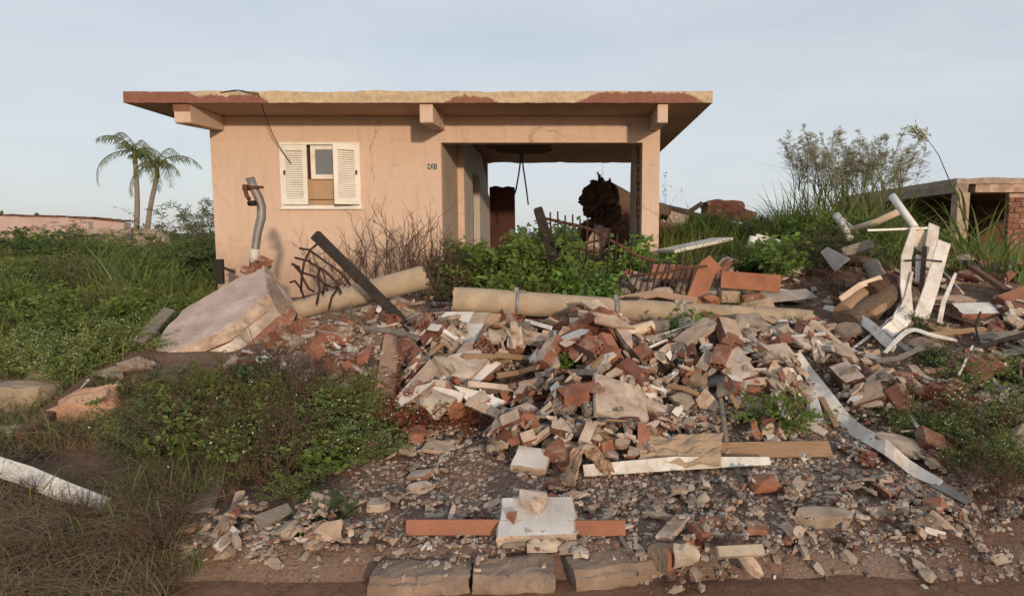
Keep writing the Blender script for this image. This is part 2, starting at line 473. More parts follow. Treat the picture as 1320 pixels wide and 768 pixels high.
setp(ob('ground', np_mesh('ground', np.stack([XX, YY, ZZ], -1).reshape(-1, 3), Q, M['soil'], smooth=True)), kind='structure')
def street_mat():
    m, t = nt('street_dirt')
    g = N(t, 'ShaderNodeNewGeometry').outputs['Position']
    n1 = tnoise(t, g, 1.6, 6, .6); n2 = tnoise(t, g, 16, 5, .65)
    vo = N(t, 'ShaderNodeTexVoronoi', Scale=9.0, feature='DISTANCE_TO_EDGE')
    wv = N(t, 'ShaderNodeVectorMath', operation='ADD')
    nn = N(t, 'ShaderNodeTexNoise', Scale=5.0, Detail=3.0); t.links.new(g, nn.inputs['Vector'])
    sc_ = N(t, 'ShaderNodeVectorMath', operation='SCALE', Scale=.22); t.links.new(nn.outputs['Color'], sc_.inputs[0])
    t.links.new(g, wv.inputs[0]); t.links.new(sc_.outputs[0], wv.inputs[1]); t.links.new(wv.outputs[0], vo.inputs['Vector'])
    crack = mrange(t, vo.outputs['Distance'], 0, .035, 0, 1)
    where = mrange(t, n1, .45, .55, 0, 1)
    cr = mth(t, 'MAXIMUM', crack, mth(t, 'SUBTRACT', 1.0, where))
    c = mixc(t, mrange(t, n1, .35, .65, 0, 1), (.215, .115, .072), (.165, .088, .058))
    c = mixc(t, mrange(t, n2, .45, .75, 0, .6), c, (.26, .16, .11))
    h = mth(t, 'ADD', mth(t, 'MULTIPLY', cr, .6), mth(t, 'ADD', n2, mth(t, 'MULTIPLY', n1, 2.0)))
    finish(t, m, c, .95, h, .7, .02, .1)
    return m
M['street'] = street_mat()
sx_ = lines(-5, 6, .05, -60, 60); sy_ = lines(2.2, 3.5, .05, -30, 3.5)
XX, YY = np.meshgrid(sx_, sy_)
ZZ = .002 + vnoise(XX, YY, 3) * .03 + vnoise(XX, YY, 12) * .012
nx, ny = len(sx_), len(sy_)
I = np.arange(nx * ny).reshape(ny, nx)
Q = np.stack([I[:-1, :-1], I[:-1, 1:], I[1:, 1:], I[1:, :-1]], -1).reshape(-1, 4)
setp(ob('street', np_mesh('street', np.stack([XX, YY, ZZ], -1).reshape(-1, 3), Q, M['street'], smooth=True)), kind='structure')
hx = np.linspace(-1700, 1900, 160)
hh = 12 + 16 * (vnoise(hx, 0 * hx, .004) + .5) + 5 * vnoise(hx, 0 * hx, .02)
V = []
for k, (yy, f) in enumerate(((1300, 0), (1420, .8), (1500, 1), (1750, .9), (2200, 0))):
    V.append(np.stack([hx, np.full_like(hx, yy), -2 + hh * f + (4 * vnoise(hx, hx * 0 + k, .02) if 0 < f else 0)], -1))
V = np.concatenate(V); n = len(hx)
I = np.arange(5 * n).reshape(5, n)
Q = np.stack([I[:-1, :-1], I[:-1, 1:], I[1:, 1:], I[1:, :-1]], -1).reshape(-1, 4)
M['hill'] = plain('hill', (.12, .15, .15), (.15, .17, .17), ns=.02, rough=1)
setp(ob('hills', np_mesh('hills', V, Q, M['hill'], smooth=True)), kind='structure')

# ---------------------------------------------------------------- the house
def wall_mat(name, c1, c2, blocks=True):
    m, t = nt(name)
    g = N(t, 'ShaderNodeNewGeometry').outputs['Position']
    n1 = tnoise(t, g, .9, 5, .6); n2 = tnoise(t, g, 7, 6, .65); n3 = tnoise(t, g, 55, 3, .6)
    col = mixc(t, mrange(t, n1, .35, .65, 0, 1), c1, c2)
    col = mixc(t, mrange(t, n2, .52, .8, 0, .30), col, tuple(x * .72 for x in c1))
    mp_ = N(t, 'ShaderNodeMapping', Scale=(3.5, 1, .45)); t.links.new(g, mp_.inputs['Vector'])
    n4 = tnoise(t, mp_.outputs[0], 2.2, 5, .65)
    col = mixc(t, mrange(t, n4, .52, .74, 0, .38), col, tuple(x * .6 for x in c2))
    h = mth(t, 'ADD', mth(t, 'MULTIPLY', n3, .35), mth(t, 'MULTIPLY', n2, .5))
    if blocks:      # blockwork joints telegraphing through the thin render
        sep = N(t, 'ShaderNodeSeparateXYZ'); t.links.new(g, sep.inputs[0])
        cmb = N(t, 'ShaderNodeCombineXYZ'); t.links.new(sep.outputs['X'], cmb.inputs['X']); t.links.new(sep.outputs['Z'], cmb.inputs['Y'])
        nn = N(t, 'ShaderNodeTexNoise', Scale=4.0); t.links.new(g, nn.inputs['Vector'])
        s_ = N(t, 'ShaderNodeVectorMath', operation='SCALE', Scale=.025); t.links.new(nn.outputs['Color'], s_.inputs[0])
        a_ = N(t, 'ShaderNodeVectorMath', operation='ADD'); t.links.new(cmb.outputs[0], a_.inputs[0]); t.links.new(s_.outputs[0], a_.inputs[1])
        br = N(t, 'ShaderNodeTexBrick', Scale=1.0)
        br.inputs['Brick Width'].default_value = .40; br.inputs['Row Height'].default_value = .20
        br.inputs['Mortar Size'].default_value = .006; br.inputs['Mortar Smooth'].default_value = .6
        t.links.new(a_.outputs[0], br.inputs['Vector'])
        jf = mth(t, 'MULTIPLY', br.outputs['Fac'], mrange(t, n2, .42, .62, 0, 1))
        h = mth(t, 'SUBTRACT', h, mth(t, 'MULTIPLY', jf, .55))
        col = mixc(t, mth(t, 'MULTIPLY', jf, .22), col, tuple(x * .5 for x in c1))
        sp_ = mrange(t, mth(t, 'ADD', sep.outputs['Z'], mth(t, 'MULTIPLY', n2, -.9)), .55, 1.25, .55, 0)
        col = mixc(t, sp_, col, (.30, .19, .13))
        vo = N(t, 'ShaderNodeTexVoronoi', Scale=.55, feature='DISTANCE_TO_EDGE')
        nd = N(t, 'ShaderNodeTexNoise', Scale=3.0, Detail=6.0, Roughness=.7); t.links.new(g, nd.inputs['Vector'])
        sd = N(t, 'ShaderNodeVectorMath', operation='SCALE', Scale=.5); t.links.new(nd.outputs['Color'], sd.inputs[0])
        ad = N(t, 'ShaderNodeVectorMath', operation='ADD'); t.links.new(g, ad.inputs[0]); t.links.new(sd.outputs[0], ad.inputs[1]); t.links.new(ad.outputs[0], vo.inputs['Vector'])
        ck = mth(t, 'MULTIPLY', mrange(t, vo.outputs['Distance'], 0, .006, 1, 0), mrange(t, n1, .46, .56, 0, .7))
        col = mixc(t, ck, col, (.25, .15, .10))
        h = mth(t, 'SUBTRACT', h, ck)
        n6 = tnoise(t, g, 3.3, 6, .7, .4)
        col = mixc(t, mrange(t, n6, .64, .67, 0, .45), col, (.66, .50, .41))
    finish(t, m, col, .85, h, .5, .012, .2)
    return m
M['peach'] = wall_mat('peach_wall', (.60, .44, .335), (.63, .475, .385))
M['shaded_soffit'] = wall_mat('shaded_soffit', (.50, .335, .235), (.42, .27, .185), False)  # the wall's peach, browned to put the under-roof shade into the colour
M['inner_white'] = wall_mat('inner_white', (.52, .47, .41), (.46, .42, .37), False)
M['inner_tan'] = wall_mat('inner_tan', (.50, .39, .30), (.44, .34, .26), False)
def fascia_mat():
    m, t = nt('fascia')
    g = N(t, 'ShaderNodeNewGeometry').outputs['Position']
    mp_ = N(t, 'ShaderNodeMapping', Scale=(.62, 1, 5.0)); t.links.new(g, mp_.inputs['Vector'])
    n1 = tnoise(t, mp_.outputs[0], 1.0, 4, .5); n2 = tnoise(t, g, 14, 6, .7); n3 = tnoise(t, g, 50, 3)
    cream = mixc(t, mrange(t, n2, .4, .7, 0, 1), (.62, .49, .33), (.44, .32, .20))
    red = mixc(t, mrange(t, n2, .35, .7, 0, 1), (.27, .105, .075), (.21, .085, .062))
    sep = N(t, 'ShaderNodeSeparateXYZ'); t.links.new(g, sep.inputs[0])
    # remaining reddish-brown paint: whole at the left end, a wavy lower band elsewhere
    def bandx(a, b, s=.15): return mth(t, 'MULTIPLY', mrange(t, sep.outputs['X'], a - s, a + s, 0, 1), mrange(t, sep.outputs['X'], b - s, b + s, 1, 0))
    cmb = N(t, 'ShaderNodeCombineXYZ'); t.links.new(sep.outputs['X'], cmb.inputs['X'])
    nx = tnoise(t, cmb.outputs[0], 1.6, 6, .65)
    zl = mth(t, 'ADD', mth(t, 'MULTIPLY', bandx(-9, -5.55, .25), .26), mth(t, 'MULTIPLY', bandx(-5.7, -4.3, .12), .15))
    zl = mth(t, 'ADD', zl, mth(t, 'ADD', mth(t, 'MULTIPLY', bandx(-1.75, -1.0, .15), .13), mth(t, 'MULTIPLY', bandx(.2, 1.85, .2), .19)))
    zl = mth(t, 'ADD', mth(t, 'ADD', zl, 3.50), mth(t, 'MULTIPLY', mth(t, 'SUBTRACT', nx, .5), .16))
    zl = mth(t, 'ADD', zl, mth(t, 'MULTIPLY', mth(t, 'SUBTRACT', n2, .5), .10))
    f = mrange(t, mth(t, 'SUBTRACT', zl, sep.outputs['Z']), -.012, .012, 0, .92)
    cream = mixc(t, mrange(t, n1, .5, .75, 0, .6), cream, (.30, .22, .15))
    col = mixc(t, f, cream, red)
    h = mth(t, 'ADD', mth(t, 'MULTIPLY', n2, 1.0), mth(t, 'ADD', n3, mth(t, 'MULTIPLY', f, .5)))
    finish(t, m, col, .9, h, .8, .02, .15)
    return m
M['fascia'] = fascia_mat()

WY, X0, XP, XC, X1 = 10.0, -5.67, -2.02, 1.17, 1.445
ZS, ZT, ZL, FLO = 3.55, 3.71, 3.14, .62
house = thing('house', 'peach painted single storey house with flat overhanging roof and open porch', 'house', (-2.1, 10, .7))
wx0, wx1, wz0, wz1 = -4.535, -3.335, 2.155, 3.105
b = MB()
b.box((X0, WY, .3), (wx0, WY + .15, ZS)); b.box((wx1, WY, .3), (XP, WY + .15, ZS))
b.box((wx0, WY, .3), (wx1, WY + .15, wz0)); b.box((wx0, WY, wz1), (wx1, WY + .15, ZS))
b.build('front_wall', M['peach'], house, fix=False)
MB().box((XP, WY, ZL), (X1, WY + .2, ZS)).build('lintel', M['peach'], house)
col_ = MB().box((XC, WY + .002, .3), (X1, WY + .26, ZL)).build('column', M['peach'], house)
MB().box((X0, WY + .15, .3), (X0 + .15, 16.0, ZS)).build('side_wall', M['peach'], house)
MB().box((X0 + .15, 15.85, .3), (-2.05, 16.0, ZS)).build('back_wall', M['peach'], house)
MB().box((XP - .15, WY + .15, .3), (XP, 11.45, ZS)).build('porch_wall', M['inner_tan'], house)
MB().box((XP - .15, 11.45, .3), (-1.905, 11.6, 3.42)).build('pilaster', M['peach'], house)
# white inner wall with a doorway and a broken, sloping top
b = MB()
xw0, xw1 = -2.05, -1.915
def slabpoly(b, prof, xa, xb, mi=0):
    n = len(prof)
    vs = [(xa, y, z) for y, z in prof] + [(xb, y, z) for y, z in prof]
    fs = [tuple(range(n)), tuple(range(2 * n - 1, n - 1, -1))] + [(i, i + n, (i + 1) % n + n, (i + 1) % n) for i in range(n)]
    b.add(vs, fs, mi)
slabpoly(b, [(11.6, .4), (12.55, .4), (12.55, 2.95), (13.5, 2.95), (13.5, .4), (15.2, .4), (15.25, 2.6), (14.9, 2.75), (14.6, 3.1), (14.2, 3.25), (13.9, 3.45), (11.6, 3.52)], xw0, xw1)
b.build('inner_wall', M['inner_white'], house)
MB().box((-3.3, 13.55, .4), (-2.06, 13.7, 3.4)).build('room_wall', M['peach'], house)
b = MB()
prof = [(-1.95, .4), (-1.33, .4), (-1.335, 2.9), (-1.5, 2.93), (-1.62, 2.9), (-1.8, 2.94), (-1.95, 2.9)]
vs = [(x, 15.45, z) for x, z in prof] + [(x, 15.6, z) for x, z in prof]
n = len(prof)
b.add(vs, [tuple(range(n)), tuple(range(2 * n - 1, n - 1, -1))] + [(i, i + n, (i + 1) % n + n, (i + 1) % n) for i in range(n)])
b.build('kitchen_wall', M['dark_paint_and_shade'], house)
# broken stub of the wall behind the column
b = MB()
slabpoly(b, [(10.95, .4), (12.0, .4), (12.05, 1.4), (11.85, 2.3), (11.8, 2.9), (11.62, 3.28), (11.45, 3.3), (11.2, 3.42), (10.95, 3.4)], 1.16, 1.30)
b.build('wall_stub', M['inner_white'], house)
b = MB()
for k in range(24):
    zz = .62 + k * .115
    b.box((1.17 + .02 * random.random(), 10.62 + random.uniform(0, .12), zz), (1.29, 10.94, zz + .10))
b.build('brick_edge', M['brick'], house)
# roof slab: chipped front arris, ragged broken back edge
def roof():
    b = MB(); n = 130
    xa, xb = -6.335, 2.05
    rows = []
    for i in range(n + 1):
        x = xa + (xb - xa) * i / n
        e = lambda s: mnoise.noise(Vector((x * s, s, 0)))
        bump_ = .012 * e(9) + .012 * e(2.2)
        chip = -.05 * max(0, e(3.1) - .35)
        step = .012 * (round(3 * mnoise.noise(Vector((x * 1.3, 7, 0)))))
        back = 16.15 + .18 * mnoise.noise(Vector((x * 1.5, 3, 0))) + .1 * round(2 * mnoise.noise(Vector((x * 2.6, 9, 0)))) if x > -2 else 16.3
        rows.append([(x, 9.05 + bump_ - chip * .3, ZS + .006 * e(6)), (x, 9.05 + .01 * e(5) - chip, ZT + bump_ * .6 + chip * .6 + step * .5), (x, 9.3, ZT + .01), (x, back + .1, ZT + .0), (x, back, ZS + .03), (x, 10.2, ZS + .002)])
    vs = [p for r in rows for p in r]
    fs, mi = [], []
    for i in range(n):
        for q in range(6):
            a, c = i * 6 + q, i * 6 + (q + 1) % 6
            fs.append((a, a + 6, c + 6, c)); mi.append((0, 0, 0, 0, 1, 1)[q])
    for f, m_ in zip(fs, mi): b.add([vs[k] for k in f], [(0, 1, 2, 3)], m_)
    b.add(rows[0], [(5, 4, 3, 2, 1, 0)], 0); b.add(rows[-1], [(0, 1, 2, 3, 4, 5)], 0)
    return b
roof().build('roof_slab', [M['fascia'], M['shaded_soffit']], house)
for i, (xa, xb) in enumerate(((-5.665, -5.43), (-2.14, -1.95), (1.275, 1.425))):
    b = MB()
    ya = 9.11
    pr = [(9.998, 3.33), (9.998, ZS - .004), (ya, ZS - .004), (ya, 3.29), (ya + .03, 3.275)]
    slabpoly(b, pr, xa, xb)
    o = b.build('roof_beam', M['peach'], house); bevel_mesh(o.data, .008)
    MB().box((xa - .003, ya - .006, 3.44 if i == 0 else 3.40), (xb + .003, ya - .002, ZS - .006)).build('chipped_end', M['fascia'], o) if i == 0 else None
MB().box((XP, 10.0, .3), (X1, 16, .72)).build('porch_floor', M['concrete'], house)
# hole in the porch ceiling where the plaster has dropped
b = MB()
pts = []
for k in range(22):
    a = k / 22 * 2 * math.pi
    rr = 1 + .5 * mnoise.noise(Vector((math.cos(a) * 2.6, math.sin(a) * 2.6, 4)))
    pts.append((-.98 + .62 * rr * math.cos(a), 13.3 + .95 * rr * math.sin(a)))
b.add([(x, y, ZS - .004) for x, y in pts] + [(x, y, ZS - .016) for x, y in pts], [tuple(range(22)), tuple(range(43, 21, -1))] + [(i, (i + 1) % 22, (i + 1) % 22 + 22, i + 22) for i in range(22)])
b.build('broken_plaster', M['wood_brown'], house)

# window: frame, sash, pane, blind, shutters with louvres
win = link(bpy.data.objects.new('window', None)); win.parent = house
win.location = Vector((wx0, WY, wz0)) - house.location
b = MB(); e = .05
b.box((wx0 - .035, WY - .03, wz0 - .035), (wx1 + .035, WY + .1, wz0)); b.box((wx0 - .035, WY - .03, wz1), (wx1 + .035, WY + .1, wz1 + .035))
b.box((wx0 - .035, WY - .03, wz0), (wx0, WY + .1, wz1)); b.box((wx1, WY - .03, wz0), (wx1 + .035, WY + .1, wz1))
b.box((wx0 - .06, WY - .055, wz0 - .06), (wx1 + .05, WY - .001, wz0 - .036))
b.build('frame', M['white_paint'], win, fix=False)
sa, sb, szc = -4.10, -3.62, wz0 + .42
b = MB()
b.box((sa, WY + .02, szc), (sa + .07, WY + .06, wz1)); b.box((sb - .10, WY + .02, szc), (sb, WY + .06, wz1))
b.box((sa + .07, WY + .02, szc), (sb - .10, WY + .06, szc + .07)); b.box((sa + .07, WY + .02, wz1 - .07), (sb - .10, WY + .06, wz1))
b.build('sash', M['white_paint'], win, fix=False)
mg, t = nt('window_glass')
finish(t, mg, (.16, .17, .18), .08, None, spec=.6)
M['glass'] = mg
MB().box((sa + .07, WY + .035, szc + .07), (sb - .10, WY + .04, wz1 - .07)).build('pane', mg, win)
M['blind'] = plain('blind', (.46, .31, .19), (.38, .25, .15), ns=3, rough=.7)
MB().box((wx0 + .3, WY + .075, wz0 + .105), (wx1 - .3, WY + .085, szc)).build('blind', M['blind'], win)
MB().box((wx0 + .3, WY + .065, wz0), (wx1 - .3, WY + .10, wz0 + .09)).build('lower_rail', M['blind'], win)
MB().box((wx0, WY + .11, wz0), (wx1, WY + .148, wz1)).build('room_shade_sheet', M['dark_paint_and_shade'], win)  # dark sheet closing the opening, painted as the dim room's shade
def shutter(xa, wdt, ang, lab):
    s = link(bpy.data.objects.new('shutter', None)); s.parent = house
    s.location = Vector((xa, WY - .035, wz0 + .01)) - house.location
    s.rotation_euler = (0, 0, ang)
    s['label'] = lab
    H = wz1 - wz0 - .02; d = 1 if wdt > 0 else -1; W_ = abs(wdt)
    def X(a, c): return (min(a, c) if d > 0 else -max(a, c)), (max(a, c) if d > 0 else -min(a, c))
    b = MB()
    for (a, c, z0, z1) in ((0, .065, 0, H), (W_ - .065, W_, 0, H), (.065, W_ - .065, 0, .10), (.065, W_ - .065, H - .09, H)):
        x0, x1 = X(a, c); b.box((x0, -.032, z0), (x1, 0, z1))
    me = b.mesh('frame', M['white_paint']); o = ob('stile_frame', me, s)
    b = MB(); k = 21
    x0, x1 = X(.066, W_ - .066)
    for i in range(k):
        z = .105 + (H - .2) * i / k
        b.add([(x0, -.028, z), (x1, -.028, z), (x1, -.006, z + .030), (x0, -.006, z + .030), (x0, -.022, z - .002), (x1, -.022, z - .002), (x1, 0.0, z + .028), (x0, 0.0, z + .028)],
              [(0, 1, 2, 3), (7, 6, 5, 4), (0, 4, 5, 1), (2, 6, 7, 3), (1, 5, 6, 2), (0, 3, 7, 4)])
    ob('louvre_slats', b.mesh('louvre_slats', M['white_paint']), s, kind='stuff')
    b = MB(); x0, x1 = X(.03, .06); b.box((x0, -.04, H * .5), (x1, -.033, H * .5 + .07)); ob('latch', b.mesh('latch', M['iron']), s)
shutter(wx0 + .005, .40, 0, 'left shutter folded flat over the window')
shutter(wx1 + .01, -.385, R(32), 'right shutter standing ajar')
# house number: three small dark tiles with pale digits
numb = link(bpy.data.objects.new('house_number', None)); numb.parent = house
numb.location = Vector((-2.235, WY - .012, 2.72)) - house.location
MB().box((-2.24, WY - .012, 2.715), (-2.085, WY - .002, 2.82)).build('plate', M['white_paint'], numb)
for i, ch in enumerate('421'):
    xa = -2.234 + i * .051
    MB().box((xa, WY - .017, 2.722), (xa + .043, WY - .0125, 2.813)).build('number_tile', M['black'], numb)
    cu = bpy.data.curves.new('digit', 'FONT'); cu.body = ch; cu.size = .105; cu.extrude = .002; cu.align_x = 'CENTER'
    to = bpy.data.objects.new('digit_text', cu); COL.objects.link(to)
    me = bpy.data.meshes.new_from_object(to.evaluated_get(bpy.context.evaluated_depsgraph_get()))
    bpy.data.objects.remove(to)
    me.materials.clear(); me.materials.append(M['digit'])
    o = ob('digit', me, numb); o.rotation_euler = (math.pi / 2, 0, 0)
    o.location = (xa + .0215 + 2.235, -.008, .011)
    o.scale = (.75, 1, 1)
def cable(name, pts, r, lab, mat_='cable', n=6, cat='wire', group=None):
    pts = [Vector(p) for p in pts]; out = []
    for i in range(len(pts) - 1):
        p0, p1, p2, p3 = pts[max(i - 1, 0)], pts[i], pts[i + 1], pts[min(i + 2, len(pts) - 1)]
        for q in range(6):
            t_ = q / 6
            out.append(.5 * ((2 * p1) + (p2 - p0) * t_ + (2 * p0 - 5 * p1 + 4 * p2 - p3) * t_ ** 2 + (3 * p1 - p0 - 3 * p2 + p3) * t_ ** 3))
    out.append(pts[-1])
    return MB().tube(out, r, n).build(name, M[mat_], None, lab, cat, group, origin=pts[0])
cable('hanging_wire', [at(671, 198, 13.3), at(670, 215, 13.3), at(665, 245, 13.3), at(662, 252, 13.35)], .018, 'short black wire hanging from the porch ceiling towards the dark wall')
cable('hanging_wire', [at(674, 198, 13.3), at(674, 212, 13.3), at(678, 240, 13.25), at(681, 264, 13.2)], .018, 'long black wire hanging from the porch ceiling hole, lower end free')
cable('roof_wire', [(at(333, 121, 9.0)), at(343, 152, 9.3), at(356, 182, 9.75), at(375, 211, 9.9)], .007, 'thin wire dangling from the roof edge over the left shutter')
cable('roof_wire', [at(284, 120, 9.05) , at(305, 116.5, 9.03), at(320, 119, 9.0), at(333, 121, 9.0)], .008, 'thin cable looped over the roof edge above the window')

# ---------------------------------------------------------------- ruined brick building to the right
rb = thing('brick_building', 'half demolished red brick building with concrete roof slab and grey post', 'building', (8.3, 13, 1.1))
cA = at(1240, 228, 13.0)
zt, zb_ = cA.z, cA.z - .26
b = MB()
n = 24
for (xa, xb, ya, yb, za, zbb) in ((8.05, 14.5, 13.0, 18.6, zb_ + .12, zt - .02),):
    rows = []
    for i in range(n + 1):
        x = xa + (xb - xa) * i / n
        ch = .12 * max(0, mnoise.noise(Vector((x * 1.4, 2, 1))))
        rows.append([(x, ya + ch, za), (x, ya + ch * 1.6, zbb + .03 * mnoise.noise(Vector((x * 2, 5, 5)))), (x, yb, zbb), (x, yb, za)])
    for i in range(n):
        for q in range(4):
            b.add([rows[i][q], rows[i + 1][q], rows[i + 1][(q + 1) % 4], rows[i][(q + 1) % 4]], [(0, 1, 2, 3)])
    b.add(rows[0], [(3, 2, 1, 0)]); b.add(rows[-1], [(0, 1, 2, 3)])
b.build('roof_slab', M['concrete'], rb)
MB().box((8.45, 13.05, zb_ - .06), (14.4, 13.3, zb_ + .118), j=.01).build('ring_beam', M['plaster'], rb)
MB().box((8.05, 13.05, zb_ - .06), (8.30, 18.4, zb_ + .118), j=.01).build('side_beam', M['concrete'], rb)
MB().box((8.10, 13.04, .8), (8.34, 13.28, zb_ - .062), j=.008).build('post', M['pole_concrete'], rb)
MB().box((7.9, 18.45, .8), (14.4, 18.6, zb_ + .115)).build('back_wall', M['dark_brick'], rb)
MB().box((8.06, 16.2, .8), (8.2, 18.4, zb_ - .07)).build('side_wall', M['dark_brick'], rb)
MB().box((9.24, 13.16, .8), (14.3, 13.26, zb_ - .063)).build('mortar_wall', M['plaster'], rb)
b = MB().box((0, 0, 0), (.235, .10, .095), j=.004); bme = b.mesh('brick', M['brick']); bevel_mesh(bme, .006)
k = 0
row = 0
zz = .95
while zz + .1 < zb_ - .06:
    x = 9.22 + (.12 if row % 2 else 0)
    if row % 2: 
        o = ob('brick', bme, rb); o.location = Vector((9.22, 13.10 + random.uniform(-.006, .006), zz)) - rb.location; o.scale = (.45, 1, 1)
    while x < 10.6:
        o = ob('brick', bme, rb); o.location = Vector((x, 13.10 + random.uniform(-.008, .008), zz)) - rb.location
        x += .25
    zz += .112; row += 1

# ---------------------------------------------------------------- ruined low building far left, palms
lw = thing('ruined_building', 'low pale pink ruined wall far behind the green thicket', 'ruin', (-20, 22, .8))
b = MB()
n = 26; xa, xb = -24.0, at(160, 300, 22).x
top = []
for i in range(n + 1):
    f = i / n; x = xa + (xb - xa) * f
    py = 275 + 8 * f + 4 * max(0, (f - .8) / .2) + 1.2 * mnoise.noise(Vector((x * 1.7, 0, 0)))
    top.append((x, EYE + (310 - py) / 800 * 22))
prof = [(xa, .5)] + top + [(xb, .5)]
prof = prof[::-1]
n = len(prof)
vs = [(x, 22.0, z) for x, z in prof] + [(x, 22.35, z) for x, z in prof]
b.add(vs, [tuple(range(n)), tuple(range(2 * n - 1, n - 1, -1))] + [(i, i + n, (i + 1) % n + n, (i + 1) % n) for i in range(n)])
b.build('wall', wall_mat('far_pink', (.47, .335, .30), (.52, .38, .34), False), lw)
b = MB()
for i in range(len(top) - 1):
    (xa_, za_), (xb_, zb2) = top[i], top[i + 1]
    if i % 7 == 5: continue
    b.box((xa_, 21.96, za_ + .003), (xb_ - .03, 22.4, za_ + .06), j=.012)
b.build('coping', M['dark_brick'], lw, kind='stuff')
MB().box((at(112, 290, 21.9).x, 21.8, .8), (at(114, 290, 21.9).x + .08, 21.98, at(112, 287, 21.9).z)).build('post', M['inner_white'], lw)
MB().box((at(128, 290, 20).x, 21.6, 1.2), (at(166, 290, 20).x, 21.99, at(150, 296, 21.9).z), j=.08).build('broken_wall', M['concrete'], lw)
b = MB()
for k in range(9):
    x = at(112 + k * 6, 300, 21.7).x; z0 = 1.75 + .12 * random.random()
    b.box((x - .22, 21.4, z0), (x + .22, 21.6, z0 + .14), j=.07)
b.build('roof_debris', M['concrete'], lw)

# ---------------------------------------------------------------- rubble pieces: prototypes
def hull_proto(seed, n=13, sq=.75):
    r = random.Random(seed); bm = bmesh.new()
    for _ in range(n):
        v = Vector((r.gauss(0, 1), r.gauss(0, 1), r.gauss(0, 1))).normalized()
        m_ = max(abs(v.x), abs(v.y), abs(v.z))
        v = v.lerp(v / m_, sq) * r.uniform(.8, 1.0)
        bm.verts.new(v * .5)
    g = bmesh.ops.convex_hull(bm, input=bm.verts)
    bmesh.ops.delete(bm, geom=[e for e in g['geom_interior'] if isinstance(e, bmesh.types.BMVert)], context='VERTS')
    bmesh.ops.triangulate(bm, faces=bm.faces)
    bmesh.ops.subdivide_edges(bm, edges=bm.edges, cuts=1, use_grid_fill=True)
    for v in bm.verts:
        q = v.co * 3.2 + Vector((seed * 3.1, 0, 0))
        v.co += Vector((mnoise.noise(q), mnoise.noise(q + Vector((7, 0, 0))), mnoise.noise(q + Vector((0, 7, 0))))) * .075
    me = bpy.data.meshes.new('chunk')
    xs = [v.co for v in bm.verts]
    lo = [min(c[i] for c in xs) for i in range(3)]; hi = [max(c[i] for c in xs) for i in range(3)]
    for v in bm.verts: v.co = Vector(((v.co[i] - lo[i]) / (hi[i] - lo[i]) - .5 for i in range(3)))
    bmesh.ops.recalc_face_normals(bm, faces=bm.faces)
    bm.to_mesh(me); bm.free()
    return me
def slab_proto(seed, k=6, rect=.5, jag=.035, two=True):
    r = random.Random(seed); base = []
    if rect > .8: base = [(-.5, -.5), (.5, -.5), (.5, .5), (-.5, .5)]
    else:
        for i in range(k):
            a = (i + r.uniform(-.3, .3)) / k * 2 * math.pi
            v = Vector((math.cos(a), math.sin(a))); m_ = max(abs(v.x), abs(v.y))
            v = v.lerp(v / m_, rect) * r.uniform(.75, 1)
            base.append((v.x * .5, v.y * .5))
    pts = []
    for i in range(len(base)):
        a, c = Vector(base[i]), Vector(base[(i + 1) % len(base)])
        ns = max(1, int((c - a).length / .22))
        for q in range(ns):
            p = a.lerp(c, q / ns)
            pts.append(p + Vector((r.uniform(-jag, jag), r.uniform(-jag, jag))))
    n = len(pts)
    vs = [(p.x * 1.0 + r.uniform(-jag, jag), p.y + r.uniform(-jag, jag), -.5) for p in pts]
    vs += [(p.x * 1.02, p.y * 1.02, .25 + r.uniform(-.1, .1)) for p in pts]
    vs += [(p.x * .97, p.y * .97, .5) for p in pts]
    fs = [tuple(range(n))[::-1], tuple(range(2 * n, 3 * n))]
    mi = [0, 1 if two else 0]
    for L in (0, 1):
        for i in range(n):
            fs.append((L * n + i, L * n + (i + 1) % n, L * n + n + (i + 1) % n, L * n + n + i)); mi.append(0)
    me = bpy.data.meshes.new('slab')
    me.from_pydata(vs, [], fs); me.polygons.foreach_set('material_index', mi); me.update()
    return me
def hollow_proto(seed, cols=2, rows=3, broken=0):
    """hollow clay brick, 1 x 1 x 1; tunnels run along x"""
    r = random.Random(seed); b = MB(); t_ = .07
    hh = [-.5 + i * (1 - .06) / rows for i in range(rows + 1)]
    def xe(): return .5 - (r.uniform(0, broken) if broken else 0)
    def xs(): return -.5 + (r.uniform(0, broken * .3) if broken else 0)
    for z in hh: b.box((xs(), -.5, z), (xe(), .5, z + .06))
    for i in range(rows):
        for c in range(cols + 1):
            y = -.5 + c * (1 - t_) / cols
            b.box((xs(), y, hh[i] + .06), (xe(), y + t_, hh[i + 1]))
    # closed middle so that the tunnels are dark
    b.box((-.08, -.49, -.49), (.02, .49, .49)) if not broken else b.box((-.2, -.49, -.49), (-.1, .49, .49))
    # ribs on the faces
    for k in range(5):
        y = -.42 + k * .18
        b.box((-.48, y, .5), (min(.48, xe()) if not broken else .5 - broken, y + .07, .515))
    me = b.mesh('hollow', []); return me
HULL = [hull_proto(i, random.Random(i).choice((10, 12, 14, 16)), .8) for i in range(16)]
BLOCK = [hull_proto(50 + i, 22, 1.0) for i in range(8)]
SLAB = [slab_proto(i, random.Random(i).choice((4, 5, 6, 7)), .6) for i in range(14)]
RECT = [slab_proto(100 + i, 4, 1.0, .02) for i in range(6)]
SHARD = [slab_proto(200 + i, random.Random(i).choice((3, 4, 5)), .3, .02) for i in range(8)]
WHOLE = [hollow_proto(1), hollow_proto(2, 2, 2), hollow_proto(3, 3, 2)]
BROKE = [hollow_proto(10 + i, random.Random(i).choice((2, 3)), random.Random(i + 9).choice((2, 3)), .5) for i in range(5)]
PROTO = dict(hull=HULL, block=BLOCK, slab=SLAB, rect=RECT, shard=SHARD, whole=WHOLE, broke=BROKE)
_cache = {}
